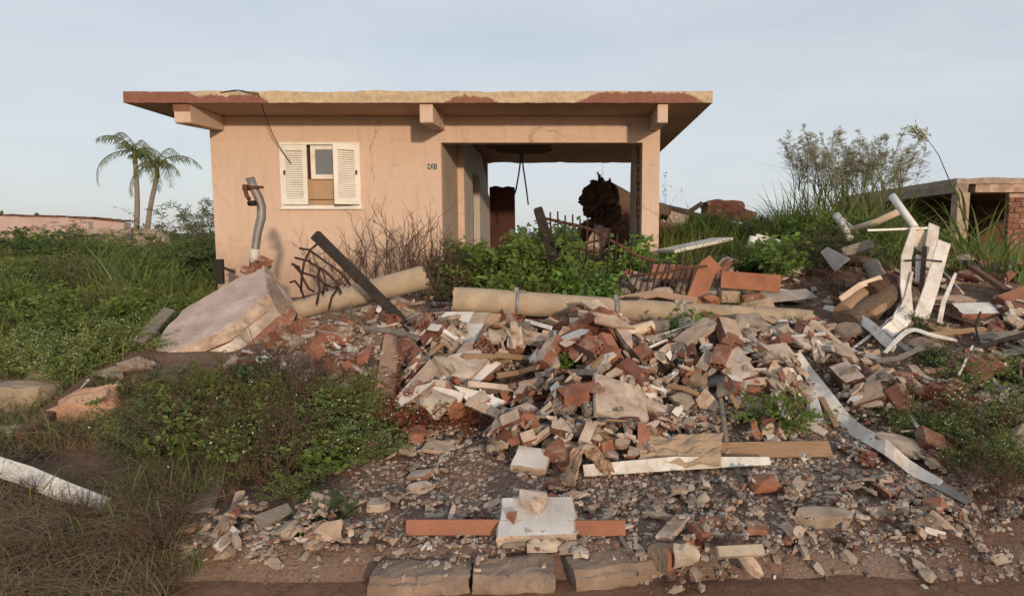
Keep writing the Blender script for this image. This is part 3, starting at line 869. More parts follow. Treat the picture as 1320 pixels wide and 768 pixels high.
def proto(kind, i, mats):
    key = (kind, i, mats)
    if key not in _cache:
        me = PROTO[kind][i].copy()
        ms = mats if isinstance(mats, tuple) else (mats, mats)
        for k in ms: me.materials.append(M[k])
        _cache[key] = me
    return _cache[key]
def fit(x, y, l, w_, yaw):
    """plane through what lies under the footprint -> (height, normal, index arrays)"""
    r = max(l, w_) * .5
    i0, i1 = max(0, int((x - r - HX0) / HS)), min(len(hgx), int((x + r - HX0) / HS) + 2)
    j0, j1 = max(0, int((y - r - HY0) / HS)), min(len(hgy), int((y + r - HY0) / HS) + 2)
    if i1 - i0 < 2 or j1 - j0 < 2: return tz(x, y), Vector((0, 0, 1)), None
    gx_, gy_ = np.meshgrid(hgx[i0:i1] - x, hgy[j0:j1] - y)
    c, s = math.cos(yaw), math.sin(yaw)
    u, v = gx_ * c + gy_ * s, -gx_ * s + gy_ * c
    mk = (abs(u) <= l * .5 + HS * .5) & (abs(v) <= w_ * .5 + HS * .5)
    if mk.sum() < 3: mk[:] = True
    zz = HM[j0:j1, i0:i1][mk]
    A = np.stack([gx_[mk], gy_[mk], np.ones(mk.sum())], -1)
    s_, *_ = np.linalg.lstsq(A, zz, rcond=None)
    res = zz - A @ s_
    nrm = Vector((-s_[0], -s_[1], 1)).normalized()
    z = s_[2] + .35 * float(res.max())
    return float(z), nrm, (i0, i1, j0, j1, mk, gx_, gy_, s_, .35 * float(res.max()))
def put(name, kind, i, mats, x, y, size, yaw, label, cat, group=None, tilt=(0, 0), follow=1.0, sink=.25, mark=True, lift=0):
    l, w_, h = size
    me = proto(kind, i % len(PROTO[kind]), mats)
    z, nrm, fp = fit(x, y, l, w_, yaw)
    n2 = Vector((0, 0, 1)).lerp(nrm, follow).normalized()
    if n2.z < .6: n2 = Vector((n2.x, n2.y, .8)).normalized()
    Q = Vector((0, 0, 1)).rotation_difference(n2).to_matrix()
    T = Euler((R(tilt[0]), R(tilt[1]), 0)).to_matrix()
    rot = (T @ Q @ Euler((0, 0, yaw)).to_matrix())
    hw = h * .5 * abs(rot[2][2]) + .5 * (l * abs(rot[2][0]) + w_ * abs(rot[2][1])) * (0 if (tilt[0] == 0 and tilt[1] == 0) else .75)
    base = z if (tilt[0] == 0 and tilt[1] == 0) else z
    o = ob(name, me, None, label, cat, group)
    o.location = (x, y, base + hw * (1 - sink) + lift)
    o.rotation_euler = rot.to_euler()
    o.scale = (l, w_, h)
    if mark and fp:
        i0, i1, j0, j1, mk, gx_, gy_, s_, up = fp
        pl = s_[0] * gx_ + s_[1] * gy_ + s_[2] + up + h * (1 - sink) * .85 + lift
        if tilt[0] or tilt[1]: pl = pl + np.clip(gy_ * math.tan(R(tilt[0])) - gx_ * math.tan(R(tilt[1])), -.1, .3)
        sub = HM[j0:j1, i0:i1]
        sub[mk] = np.maximum(sub[mk], pl[mk])
    return o
LAND = []
def guard(x, y, rx, ry):
    i0, i1, j0, j1 = [int(v) for v in ((x - rx - HX0) / HS, (x + rx - HX0) / HS + 1, (y - ry - HY0) / HS, (y + ry - HY0) / HS + 1)]
    PROT[max(j0, 0):j1, max(i0, 0):i1] = True
def guard_line(P, r):
    for a_, b_ in zip(P[:-1], P[1:]):
        n_ = max(2, int((Vector(b_) - Vector(a_)).length / .05))
        for q in range(n_ + 1):
            p = Vector(a_).lerp(Vector(b_), q / n_); guard(p.x, p.y - .04, r, r + .05)
def PX(px, py):
    """where the line of sight of that photo point meets the piled ground"""
    d = ray(px, py); t_ = 2.4
    while t_ < 30:
        p = Vector((0, 0, EYE)) + d * t_
        if p.z < hz(p.x, p.y): return p
        t_ += .015
    return p
def hand(name, kind, i, mats, px, py, lp, wp, h, yaw, label, cat, tilt=(0, 0), **kw):
    p = PX(px, py); s = p.y / 800
    o = put(name, kind, i, mats, p.x, p.y, (lp * s, wp * s, h), R(yaw), label, cat, tilt=tilt, **kw)
    guard(p.x, p.y, lp * s * .42, wp * s * .42)
    LAND.append((label, p.x, p.y))
    return o

# ---------------------------------------------------------------- kerb
def kerb(px0, py0, px1, py1, depth, hgt, zt_, mats, label, roll=0, seed=1):
    """broken kerb stone between two photo points of its top front edge"""
    def onz(px, py, z):
        d = ray(px, py); t_ = (z - EYE) / d.z; return Vector((d.x * t_, d.y * t_, z))
    a, c = onz(px0, py0, zt_), onz(px1, py1, zt_)
    L = (c - a).length; d = (c - a).normalized(); nrm = Vector((-d.y, d.x, 0))
    n = max(4, int(L / .06)); b = MB(); rows = []
    for i in range(n + 1):
        p = a + d * (L * i / n)
        e = lambda k, s=7: mnoise.noise(Vector((p.x * s + seed * 9, p.y * s, k)))
        end = .02 if i in (0, n) else 0
        rows.append([p + Vector((0, 0, -hgt)) - nrm * (.01 + .03 * e(1, 3)), p + Vector((0, 0, -hgt * .45)) - nrm * (.012 + .03 * e(2, 5)), p + Vector((0, 0, -.025 + .02 * e(3))) + nrm * .01 * e(4),
                     p + Vector((0, 0, .012 * e(5) - end * .5)) + nrm * (.03 + .015 * e(8)), p + nrm * depth * .6 + Vector((0, 0, .015 * e(6))), p + nrm * depth + Vector((0, 0, -.01 + .015 * e(7))), p + nrm * depth + Vector((0, 0, -hgt))])
    k = 7
    for i in range(n):
        for q in range(k):
            mi = 1 if q in (0, 1) else 0
            b.add([rows[i][q], rows[i + 1][q], rows[i + 1][(q + 1) % k], rows[i][(q + 1) % k]], [(0, 1, 2, 3)], mi)
    b.add(rows[0], [tuple(range(k))[::-1]], 1); b.add(rows[-1], [tuple(range(k))], 1)
    o = b.build('kerb_stone', [M[m] for m in mats], None, label, 'kerb', 'broken kerb along the street', origin=(a + c) / 2)
    if roll: o.rotation_euler = (R(roll), 0, 0)
    i0, i1 = int((min(a.x, c.x) - HX0) / HS), int((max(a.x, c.x) - HX0) / HS)
    j0 = int((min(a.y, c.y) - HY0) / HS); j1 = int((max(a.y, c.y) + depth - HY0) / HS)
    HM[max(j0, 0):j1, i0:i1] = np.maximum(HM[max(j0, 0):j1, i0:i1], zt_)
    return o
def kerb_block(px0, py0, px1, py1, zt_, dep, hgt, mats, label, seed, pitch=0):
    def onz(px, py, z):
        d = ray(px, py); t_ = (z - EYE) / d.z; return Vector((d.x * t_, d.y * t_, z))
    a, c = onz(px0, py0, zt_), onz(px1, py1, zt_); L = (c - a).length
    bm = bmesh.new(); bmesh.ops.create_cube(bm, size=1)
    bmesh.ops.scale(bm, vec=(L, dep, hgt), verts=bm.verts)
    le = [e_ for e_ in bm.edges if abs((e_.verts[0].co - e_.verts[1].co).x) > L * .5]
    bmesh.ops.subdivide_edges(bm, edges=le, cuts=max(4, int(L / .035)), use_grid_fill=True)
    se = [e_ for e_ in bm.edges if abs((e_.verts[0].co - e_.verts[1].co).x) < 1e-4]
    bmesh.ops.subdivide_edges(bm, edges=se, cuts=5, use_grid_fill=True)
    for v in bm.verts:
        q = v.co + Vector((seed * 4.0, seed, 0))
        r_ = .35 * dep / max(1e-6, (abs(v.co.y) / dep * 2) ** 6 * .5 + (abs(v.co.z) / hgt * 2) ** 6 * .5 + 1e-3)
        edge = max(0, abs(v.co.y) / dep * 2 - .75) * max(0, abs(v.co.z) / hgt * 2 - .6) * 10
        n1 = mnoise.fractal(q * 9, .8, 2.1, 4); n2 = mnoise.noise(q * 3.3)
        v.co.y *= 1 - .16 * edge * (1 + .8 * n2); v.co.z *= 1 - .22 * edge * (1 + .9 * n2)
        v.co += Vector((mnoise.noise(q * 6) * .012, n1 * .014, mnoise.fractal(q * 8 + Vector((3, 3, 3)), .8, 2.1, 4) * .014 + n2 * .014))
        if v.co.x > L * .46: v.co.x -= .05 * abs(mnoise.noise(Vector((v.co.y * 14, v.co.z * 14, seed))))
    me = bpy.data.meshes.new('kerb_stone'); bm.to_mesh(me); bm.free()
    for m_ in mats: me.materials.append(M[m_])
    o = ob('kerb_stone', me, None, label, 'kerb', 'broken kerb along the street')
    d = (c - a); ang = math.atan2(d.y, d.x); nrm = Vector((-math.sin(ang), math.cos(ang), 0))
    o.location = (a + c) / 2 + nrm * dep * .5 + Vector((0, 0, -hgt * .5)); o.rotation_euler = (R(pitch), 0, ang)
    if len(mats) > 1:
        for f in me.polygons: f.material_index = 1 if f.normal.y < -.5 else 0
    i0, i1 = int((min(a.x, c.x) - HX0) / HS), int((max(a.x, c.x) - HX0) / HS)
    j0 = int((min(a.y, c.y) - HY0) / HS); j1 = int((max(a.y, c.y) + dep - HY0) / HS)
    HM[max(j0, 0):j1, i0:i1] = np.maximum(HM[max(j0, 0):j1, i0:i1], zt_)
kerb_block(474, 752, 606, 747, .075, .22, .16, ('kerb',), 'worn kerb stone at the bottom edge, left half below the white slab', 1, -3)
kerb_block(608, 746, 717, 742, .09, .22, .16, ('kerb',), 'worn kerb stone at the bottom edge right under the white slab', 2, 2)
kerb_block(742, 740, 858, 722, .095, .20, .16, ('kerb',), 'short kerb stone beside the street right of the kerb gap', 3, 4)
kerb_block(862, 712, 950, 664, .165, .13, .12, ('kerb', 'orange_clay'), 'tilted kerb piece with orange brick face running up to the right', 4, -6)

# ---------------------------------------------------------------- fallen concrete utility pole and other long things
def pole(a, c, ra, rb_, label, seed, sag=0):
    a, c = Vector(a), Vector(c); n = 26
    t_ = thing('concrete_pole', label, 'pole', tuple(a))
    path, rs = [], []
    for i in range(n + 1):
        f = i / n; p = a.lerp(c, f); p.z -= sag * math.sin(math.pi * f)
        path.append(p); rs.append(ra + (rb_ - ra) * f + .004 * mnoise.noise(Vector((i * .9, seed, 0))))
    rs[0] *= .93; rs[-1] *= .9
    b = MB().tube(path, rs, 18)
    for v in range(18):      # ragged broken ends
        for e_, sgn in ((0, -1), (n * 18, 1)):
            x, y, z = b.v[e_ + v]; d = (c - a).normalized() * .05 * mnoise.noise(Vector((v * .8, seed, sgn * 3)))
            b.v[e_ + v] = (x + d.x, y + d.y, z + d.z)
    b.build('shaft', M['pole_concrete'], t_)
    return t_, path, rs
def band(t_, path, rs, f, wid=.03, mat_='galvanised', bolt=True, extra=.006):
    i = f * (len(path) - 1); k = int(i); p = path[k].lerp(path[min(k + 1, len(path) - 1)], i - k); r = rs[k] + extra
    d = (path[-1] - path[0]).normalized()
    b = MB().tube([p - d * wid / 2, p + d * wid / 2], [r, r], 18)
    if bolt:
        b.tube([p + Vector((-.03, -.3 * r, r * .95)), p + Vector((.09, -.3 * r, r * .95))], .009, 6)
        b.box(tuple(p + Vector((-.02, -.5 * r, r * .8))), tuple(p + Vector((.02, -.1 * r, r * 1.25))))
    b.build('clamp_band', M[mat_], t_)
pa, pc = at(585, 386, 5.95), at(1045, 410, 6.25)
t_, path, rs = pole(pa, pc, .128, .09, 'long fallen cream concrete pole lying across the rubble in front of the house', 1, .012)
guard_line(path, .16)
band(t_, path, rs, .17); band(t_, path, rs, .44, .05); band(t_, path, rs, .61); band(t_, path, rs, .63, .02)
b = MB(); p = path[12]
for k in range(9): b.tube([p + Vector((-.0 + k * .017, -.06, .10)), p + Vector((.012 + k * .017, -.065, .135))], .007, 5)
b.tube([p + Vector((-.04, -.06, .115)), p + Vector((.20, -.065, .118))], .006, 5)
b.build('spring_bolt', M['iron'], t_)
t2, path2, rs2 = pole(at(372, 402, 6.5), at(549, 357, 6.75), .10, .135, 'shorter stained pole section sloping up behind the black beam', 2)
t_ = thing('bent_pipe', 'bent grey metal pipe standing upright beside the pink slab', 'pipe', tuple(at(327, 345, 6.9)))
path = [at(325, 350, 6.9), at(328, 330, 6.9), at(332, 300, 6.92), at(337, 280, 6.93), at(337, 266, 6.93), at(333, 254, 6.92), at(327, 242, 6.9), at(322, 229, 6.88)]
MB().tube(path, [.042, .042, .045, .048, .048, .047, .046, .046], 14).build('shaft', M['galvanised'], t_)
MB().tube([path[0].lerp(path[1], .6), path[1].lerp(path[2], .3)], .047, 14).build('paint_patch', M['white_face'], t_)
b = MB(); p = path[-2]
b.tube([p + Vector((0, 0, -.02)), p + Vector((0, 0, .02))], .053, 14)
b.box(tuple(p + Vector((-.10, -.05, -.03))), tuple(p + Vector((-.05, .02, .03)))); b.box(tuple(p + Vector((.055, -.02, -.01))), tuple(p + Vector((.10, .02, .02))))
b.tube([p + Vector((-.08, -.03, -.02)), p + Vector((-.06, -.04, -.09)), p + Vector((-.03, -.045, -.13))], .022, 8)
b.build('clamp', M['rust'], t_)
MB().tube([at(321, 262, 6.86), at(329, 262, 6.84)], .03, 8).build('insulator', M['black'], t_)

def beam(name, a, c, wid, th, side, mat_, label, cat, j=0, parts=None, group=None):
    b = MB().strip([a, Vector(a).lerp(Vector(c), .33) + Vector((0, 0, j)), Vector(a).lerp(Vector(c), .66) - Vector((0, 0, j)), c], wid, th, side)
    o = b.build(name, M[mat_], None, label, cat, group, origin=a)
    bevel_mesh(o.data, min(th, min(wid) if isinstance(wid, (list, tuple)) else wid) * .12)
    return o
beam('burnt_beam', at(530, 424, 5.9), at(406, 302, 6.0), [.075, .085, .085, .10], .07, (.6, 0, .8), 'burnt_wood', 'long black charred beam leaning diagonally over the pole section', 'beam')
beam('burnt_post', at(716, 340, 7.6), at(693, 268, 7.45), [.12, .12, .115, .105], .11, (1, 0, 0), 'burnt_wood', 'short dark charred post stump leaning in the porch shrubs', 'post', .004)
beam('black_post', at(284, 366, 8.8), at(283, 334, 8.8), .10, .07, (1, 0, 0), 'burnt_wood', 'short black post at the left foot of the house wall', 'post')
beam('black_rail', at(288, 345, 8.8), at(303, 351, 8.8), .035, .03, (0, 0, 1), 'iron', 'small black bar joining the short black post by the wall', 'bar')

# bent iron grille, left
t_ = thing('iron_grille', 'bent black iron grille sprawling beside the charred beam', 'grille', tuple(at(420, 390, 6.3)))
def bar(pts, r, parent, name='bar', mat_='iron', n=6):
    return MB().tube([at(*p) if len(p) == 3 else p for p in pts], r, n).build(name, M[mat_], parent)
bar([(386, 320, 6.2), (398, 322, 6.2), (418, 336, 6.22), (440, 352, 6.25), (452, 368, 6.25)], .012, t_)
bar([(380, 332, 6.2), (396, 336, 6.2), (420, 350, 6.22), (432, 362, 6.22), (440, 378, 6.2)], .012, t_)
bar([(378, 340, 6.2), (386, 350, 6.2), (410, 358, 6.2), (418, 366, 6.2), (416, 380, 6.18)], .013, t_)
bar([(412, 312, 6.2), (400, 322, 6.18), (392, 338, 6.17), (389, 356, 6.17), (388, 376, 6.2)], .012, t_)
bar([(413, 344, 6.2), (409, 356, 6.18), (412, 372, 6.15), (408, 392, 6.1)], .012, t_)
bar([(374, 364, 6.25), (380, 362, 6.22), (388, 372, 6.2), (392, 384, 6.2)], .011, t_)
bar([(435, 372, 6.2), (428, 382, 6.15), (424, 398, 6.1)], .011, t_)
bar([(376, 340, 6.2), (385, 344, 6.19), (390, 358, 6.18), (398, 372, 6.2), (405, 376, 6.2)], .012, t_)
bar([(418, 366, 6.2), (430, 371, 6.2), (440, 366, 6.2)], .010, t_)

# iron railings in front of the porch
t_ = thing('iron_railing', 'tall curved rusty iron railing with upright spikes leaning by the porch', 'railing', tuple(at(760, 350, 7.9)))
top_ = [(700, 281, 7.8), (722, 286, 7.8), (745, 291, 7.8), (765, 297, 7.75), (778, 305, 7.7), (800, 317, 7.6), (822, 330, 7.5), (845, 337, 7.45)]
bar(top_, .022, t_, 'rail', 'rust')
bar([(700, 308, 7.8), (735, 318, 7.8), (770, 326, 7.75)], .014, t_, 'rail', 'iron')
for k in range(12):
    x = 710 + k * 9.3
    f = (x - 700) / 145
    yt = np.interp(x, [p[0] for p in top_], [p[1] for p in top_])
    bar([(x - 1 + 5 * f, yt - 10 - 3 * (k % 2), 7.78 - .3 * f), (x, yt + 18, 7.78 - .25 * f), (x + 2 - 8 * f, yt + 40 + 8 * f, 7.75 - .2 * f)], .011, t_, 'picket', 'iron', 5)
t_ = thing('iron_railing', 'low crushed rusty iron railing with slanted bars behind the fallen pole', 'railing', tuple(at(860, 375, 6.7)))
bar([(812, 356, 6.75), (850, 352, 6.7), (880, 345, 6.65), (912, 343, 6.6)], .016, t_, 'rail', 'rust')
for k in range(13):
    x = 818 + k * 7.6
    bar([(x + 11 + 3 * math.sin(k * 2.1), 332 + (k % 3) * 3, 6.85), (x + 3, 360, 6.7), (x - 5 - 2 * math.cos(k), 388, 6.6)], .010, t_, 'picket', 'iron', 5)
beam('rusty_bar', at(716, 322, 7.9), at(776, 309, 7.8), .03, .03, (0, 0, 1), 'rust', 'thin reddish bar lying across the tall iron railing', 'bar')

# uprooted trunk
t_ = thing('fallen_tree', 'uprooted tree trunk lying with its dark root ball behind the porch', 'fallen tree', tuple(at(800, 275, 12.8)))
a, c = at(783, 257, 12.8), at(930, 289, 14.6)
path = [a.lerp(c, i / 14) for i in range(15)]
rs = [.36, .30, .25, .22, .19] + [.18 - .006 * i for i in range(10)]
b = MB().tube(path, rs, 12)
b.v = [(x + .03 * mnoise.noise(Vector((x * 3, y * 3, z * 3))), y, z + .03 * mnoise.noise(Vector((x * 3, y * 3, z * 3 + 9)))) for x, y, z in b.v]
b.build('trunk', M['bark'], t_)
bm = bmesh.new(); bmesh.ops.create_icosphere(bm, subdivisions=5, radius=.36)
for v in bm.verts:
    n_ = mnoise.fractal(v.co * 5 + Vector((11, 4, 23)), .75, 2.2, 6); v.co *= 1 + .36 * n_
    v.co.x *= .95; v.co.z *= .92
    v.co += at(771, 257, 12.75) - t_.location
me = bpy.data.meshes.new('root_ball'); bm.to_mesh(me); bm.free(); me.materials.append(M['root']); ob('root_ball', me, t_)
b = MB(); r_ = random.Random(5); o0 = at(776, 257, 12.75)
for k in range(46):
    d = Vector((r_.uniform(-.8, .3), r_.uniform(-.8, .6), r_.uniform(-1, 1))).normalized()
    p = o0 + Vector((d.x * .25, d.y * .3, d.z * .36)); L = r_.uniform(.05, .17)
    b.tube([p, p + d * L * .5 + Vector((0, 0, r_.uniform(-.05, .05))), p + d * L + Vector((r_.uniform(-.08, .08), 0, r_.uniform(-.14, .05)))], [.04, .028, .012], 5)
b.build('roots', M['root'], t_, kind='stuff')
beam('broken_branch', at(905, 262, 14.2), at(875, 282, 13.8), [.05, .1, .14, .12], .1, (0, 1, 0), 'bark', 'splintered branch sticking up from the fallen trunk right of the column', 'branch')

# ---------------------------------------------------------------- pink slab at the left
def prism(name, tops, off, mats, label, cat, jit=.0, seed=0, sub=3, parent=None, foot=True):
    """thick broken piece: top outline (world points), extruded by off, edges ragged"""
    n = len(tops); pts = []
    for i in range(n):
        a, c = Vector(tops[i]), Vector(tops[(i + 1) % n])
        for q in range(sub):
            p = a.lerp(c, q / sub)
            if jit: p += Vector((mnoise.noise(p * 5 + Vector((seed, 0, 0))), mnoise.noise(p * 5 + Vector((0, seed, 0))), 0)) * jit
            pts.append(p)
    k = len(pts); off = Vector(off)
    mid = [p + off * .5 + Vector((mnoise.noise(p * 7), mnoise.noise(p * 7 + Vector((3, 3, 3))), mnoise.noise(p * 7 + Vector((5, 5, 5))))) * jit * 1.6 for p in pts]
    low = [p + off + Vector((mnoise.noise(p * 6 + Vector((9, 0, 0))), mnoise.noise(p * 6), mnoise.noise(p * 6 + Vector((0, 4, 0))))) * jit * 1.5 for p in pts]
    b = MB(); b.add(pts, [tuple(range(k))], 1); b.add(low, [tuple(range(k))[::-1]], 0)
    for A_, B_ in ((pts, mid), (mid, low)):
        for i in range(k): b.add([A_[i], B_[i], B_[(i + 1) % k], A_[(i + 1) % k]], [(0, 1, 2, 3)], 0)
    cen = sum(pts, Vector()) / k
    return b.build(name, [M[m] for m in mats], parent, label, cat, origin=cen if parent is None else None)
t_ = thing('wall_slab', 'huge tilted pink painted wall slab with exposed brick edge at left', 'wall slab', tuple(at(280, 440, 5.7)))
A, Bq, Cq, Dq = at(192, 466, 5.15), at(234, 400, 5.95), at(341, 340, 6.55), at(346, 378, 5.95)
D2 = at(285, 428, 5.45)
mid1 = A.lerp(Bq, .55) + Vector((-.04, 0, 0)); mid2 = Bq.lerp(Cq, .5) + Vector((.02, .03, .02))
prism('render_face', [A, D2, Dq, Cq, mid2, Bq, mid1], (.05, .07, -.10), ('plaster', 'pink_paint'), None, None, .03, 1, 6, t_)
off = Vector((.05, .07, -.104))
prism('brick_core', [p + off for p in (A.lerp(Bq, .1), D2, Dq, Cq, Bq)], (.16, .06, -.26), ('plaster', 'brick'), None, None, .06, 2, 6, t_)
prism('brick_course', [Dq.lerp(Cq, .15) + off * 1.6 + Vector((.07, -.02, -.02)), D2 + off * 1.6 + Vector((.06, -.03, -.02)), D2.lerp(A, .3) + off * 2.0 + Vector((.05, -.03, -.03))], (.09, .03, -.07), ('brick', 'brick'), None, None, .04, 6, 6, t_)
prism('end_face', [Cq + Vector((.012, -.005, -.02)), Dq + Vector((.016, 0, -.012)), at(362, 404, 5.98), at(382, 404, 6.3), at(366, 372, 6.5)], (-.10, .06, -.03), ('plaster', 'plaster'), None, None, .012, 3, 3, t_)
b = MB(); r_ = random.Random(8)
for k in range(5):
    p = Cq.lerp(mid2, k * .12) + Vector((0, .02, .02)); X = Matrix.Translation(p) @ Euler((r_.uniform(-.5, .5), r_.uniform(-.5, .5), r_.uniform(0, 3))).to_matrix().to_4x4()
    b.box((-.07, -.05, -.03), (.07, .05, .03), 0, X, .01)
b.build('brick_crumbs', M['brick'], t_)
beam('weathered_plank', at(178, 442, 5.3), at(218, 400, 5.9), .10, .05, (.5, .8, 0), 'wood_grey', 'grey weathered plank leaning on the left edge of the pink slab', 'plank')

# stones at left
def boulder(name, px, py, Y, dims, rot, mat_, label, cat='stone', seed=0, parts=False):
    bm = bmesh.new(); bmesh.ops.create_cube(bm, size=1); bmesh.ops.subdivide_edges(bm, edges=bm.edges, cuts=6, use_grid_fill=True)
    for v in bm.verts:
        q = v.co.normalized() * .62
        v.co = v.co.lerp(q, .22)
        v.co += Vector((mnoise.noise(v.co * 2.2 + Vector((seed, 0, 0))), mnoise.noise(v.co * 2.2 + Vector((0, seed, 0))), mnoise.noise(v.co * 2.2 + Vector((0, 0, seed))))) * .10
        v.co += v.co.normalized() * (mnoise.noise(v.co * 7) * .05 + mnoise.noise(v.co * 3 + Vector((seed, 5, 1))) * .08)
    me = bpy.data.meshes.new(name); bm.to_mesh(me); bm.free(); me.materials.append(M[mat_])
    o = ob(name, me, None, label, cat); o.location = at(px, py, Y); o.rotation_euler = [R(a) for a in rot]; o.scale = dims
    return o
boulder('boulder', 25, 514, 4.5, (.52, .34, .24), (-6, 4, 3), 'tan_stone', 'large tan boulder at the far left edge below the flowering weeds', seed=3)
boulder('sandstone_block', 122, 534, 4.35, (.42, .22, .34), (18, -14, 8), 'sandstone', 'pinkish sandstone block propped beside the diagonal log', seed=7)
boulder('boulder', -35, 545, 4.4, (.3, .3, .22), (0, 10, 40), 'dark_brick', 'dark reddish stone under the large tan boulder', seed=9)
boulder('boulder', 60, 560, 4.25, (.22, .2, .16), (0, 10, 20), 'dark_brick', 'small dark red stone under the diagonal log', seed=11)
def gq(px, py, up): 
    p = PX(px, py); p.z = hz(p.x, p.y) + up; return p
beam('log', gq(28, 578, .07), gq(118, 508, .10), [.085, .095, .09, .08], .085, (0, 1, .3), 'wood_brown', 'dark brown log lying diagonally between the two big stones', 'log')
beam('pale_board', gq(72, 552, .08), gq(108, 512, .10), .13, .02, (.8, .2, .6), 'white_face', 'pale board wedged behind the diagonal log', 'board')
for i, (px, py, l, yaw) in enumerate(((30, 560, 60, 10), (60, 492, 50, 20), (140, 488, 50, -10), (180, 480, 44, 12), (165, 560, 50, 30))):
    hand('stone', 'hull', i, 'concrete', px, py, l, l * .6, .10, yaw, ['dark stone below the tan boulder', 'flat grey stone on the bank above the log', 'grey stone above the sandstone block among weeds', 'pale stone by the foot of the weathered plank', 'stone half hidden in grass right of the sandstone block'][i], 'stone')
# white board, lower left
beam('white_board', gq(-12, 620, .10), gq(138, 670, .08), [.11, .105, .10, .07], .018, (.1, .75, .62), 'white_board', 'broken white board lying in the dry grass at lower left', 'board', .008)
hand('white_lump', 'hull', 3, 'white_face', 75, 690, 20, 14, .05, 20, 'small white lump in the dry grass under the white board', 'rubble')

# ---------------------------------------------------------------- big recognisable pieces of the rubble, front to back
S = put
p = PX(690, 690)
MBo = MB()
# terracotta skirting strip that runs under the white slab
a, c = PX(524, 694), PX(806, 692)
a.z = max(a.z, c.z) + .045; c.z = a.z + .004
beam('terracotta_strip', a, c, .075, .02, (0, .25, 1), 'terracotta', 'long thin terracotta strip lying under the white topped slab', 'strip', .002)
p = PX(693, 685)
guard(p.x, p.y, .22, .2)
o = put('white_topped_slab', 'rect', 0, ('plaster', 'white_face'), p.x, p.y - .01, (.385, .30, .055), R(3), 'white topped broken slab lying flat in the foreground with a stone on it', 'slab', tilt=(12, 0), follow=.2, sink=-.1)
zt0 = o.location.z
q = put('stone', 'block', 2, 'plaster', p.x - .03, p.y + .05, (.15, .12, .085), R(-25), 'squarish tan stone resting on the white topped slab', 'stone', mark=False, follow=0)
q.location = (p.x - .03, p.y + .06, zt0 + .078); q.rotation_euler = (R(12), R(6), R(-30))
q = put('tile_shard', 'shard', 2, 'orange_clay', p.x - .12, p.y - .05, (.085, .075, .035), R(40), 'small red clay shard resting on the white topped slab', 'shard', mark=False, follow=0)
q.location = (p.x - .125, p.y - .05, zt0 + .034); q.rotation_euler = (R(12), 0, R(40))
for i, (px, py, l) in enumerate(((664, 712, 34), (703, 714, 50), (734, 712, 30), (748, 718, 24))):
    hand('concrete_chunk', 'block', i, 'concrete', px, py, l, 18, .032, 5 * i, ['flat concrete chunk under the left front corner of the white slab', 'long concrete chunk under the front edge of the white slab', 'concrete chunk under the right front corner of the white slab', 'small concrete chunk right of the white slab by the kerb gap'][i], 'rubble')
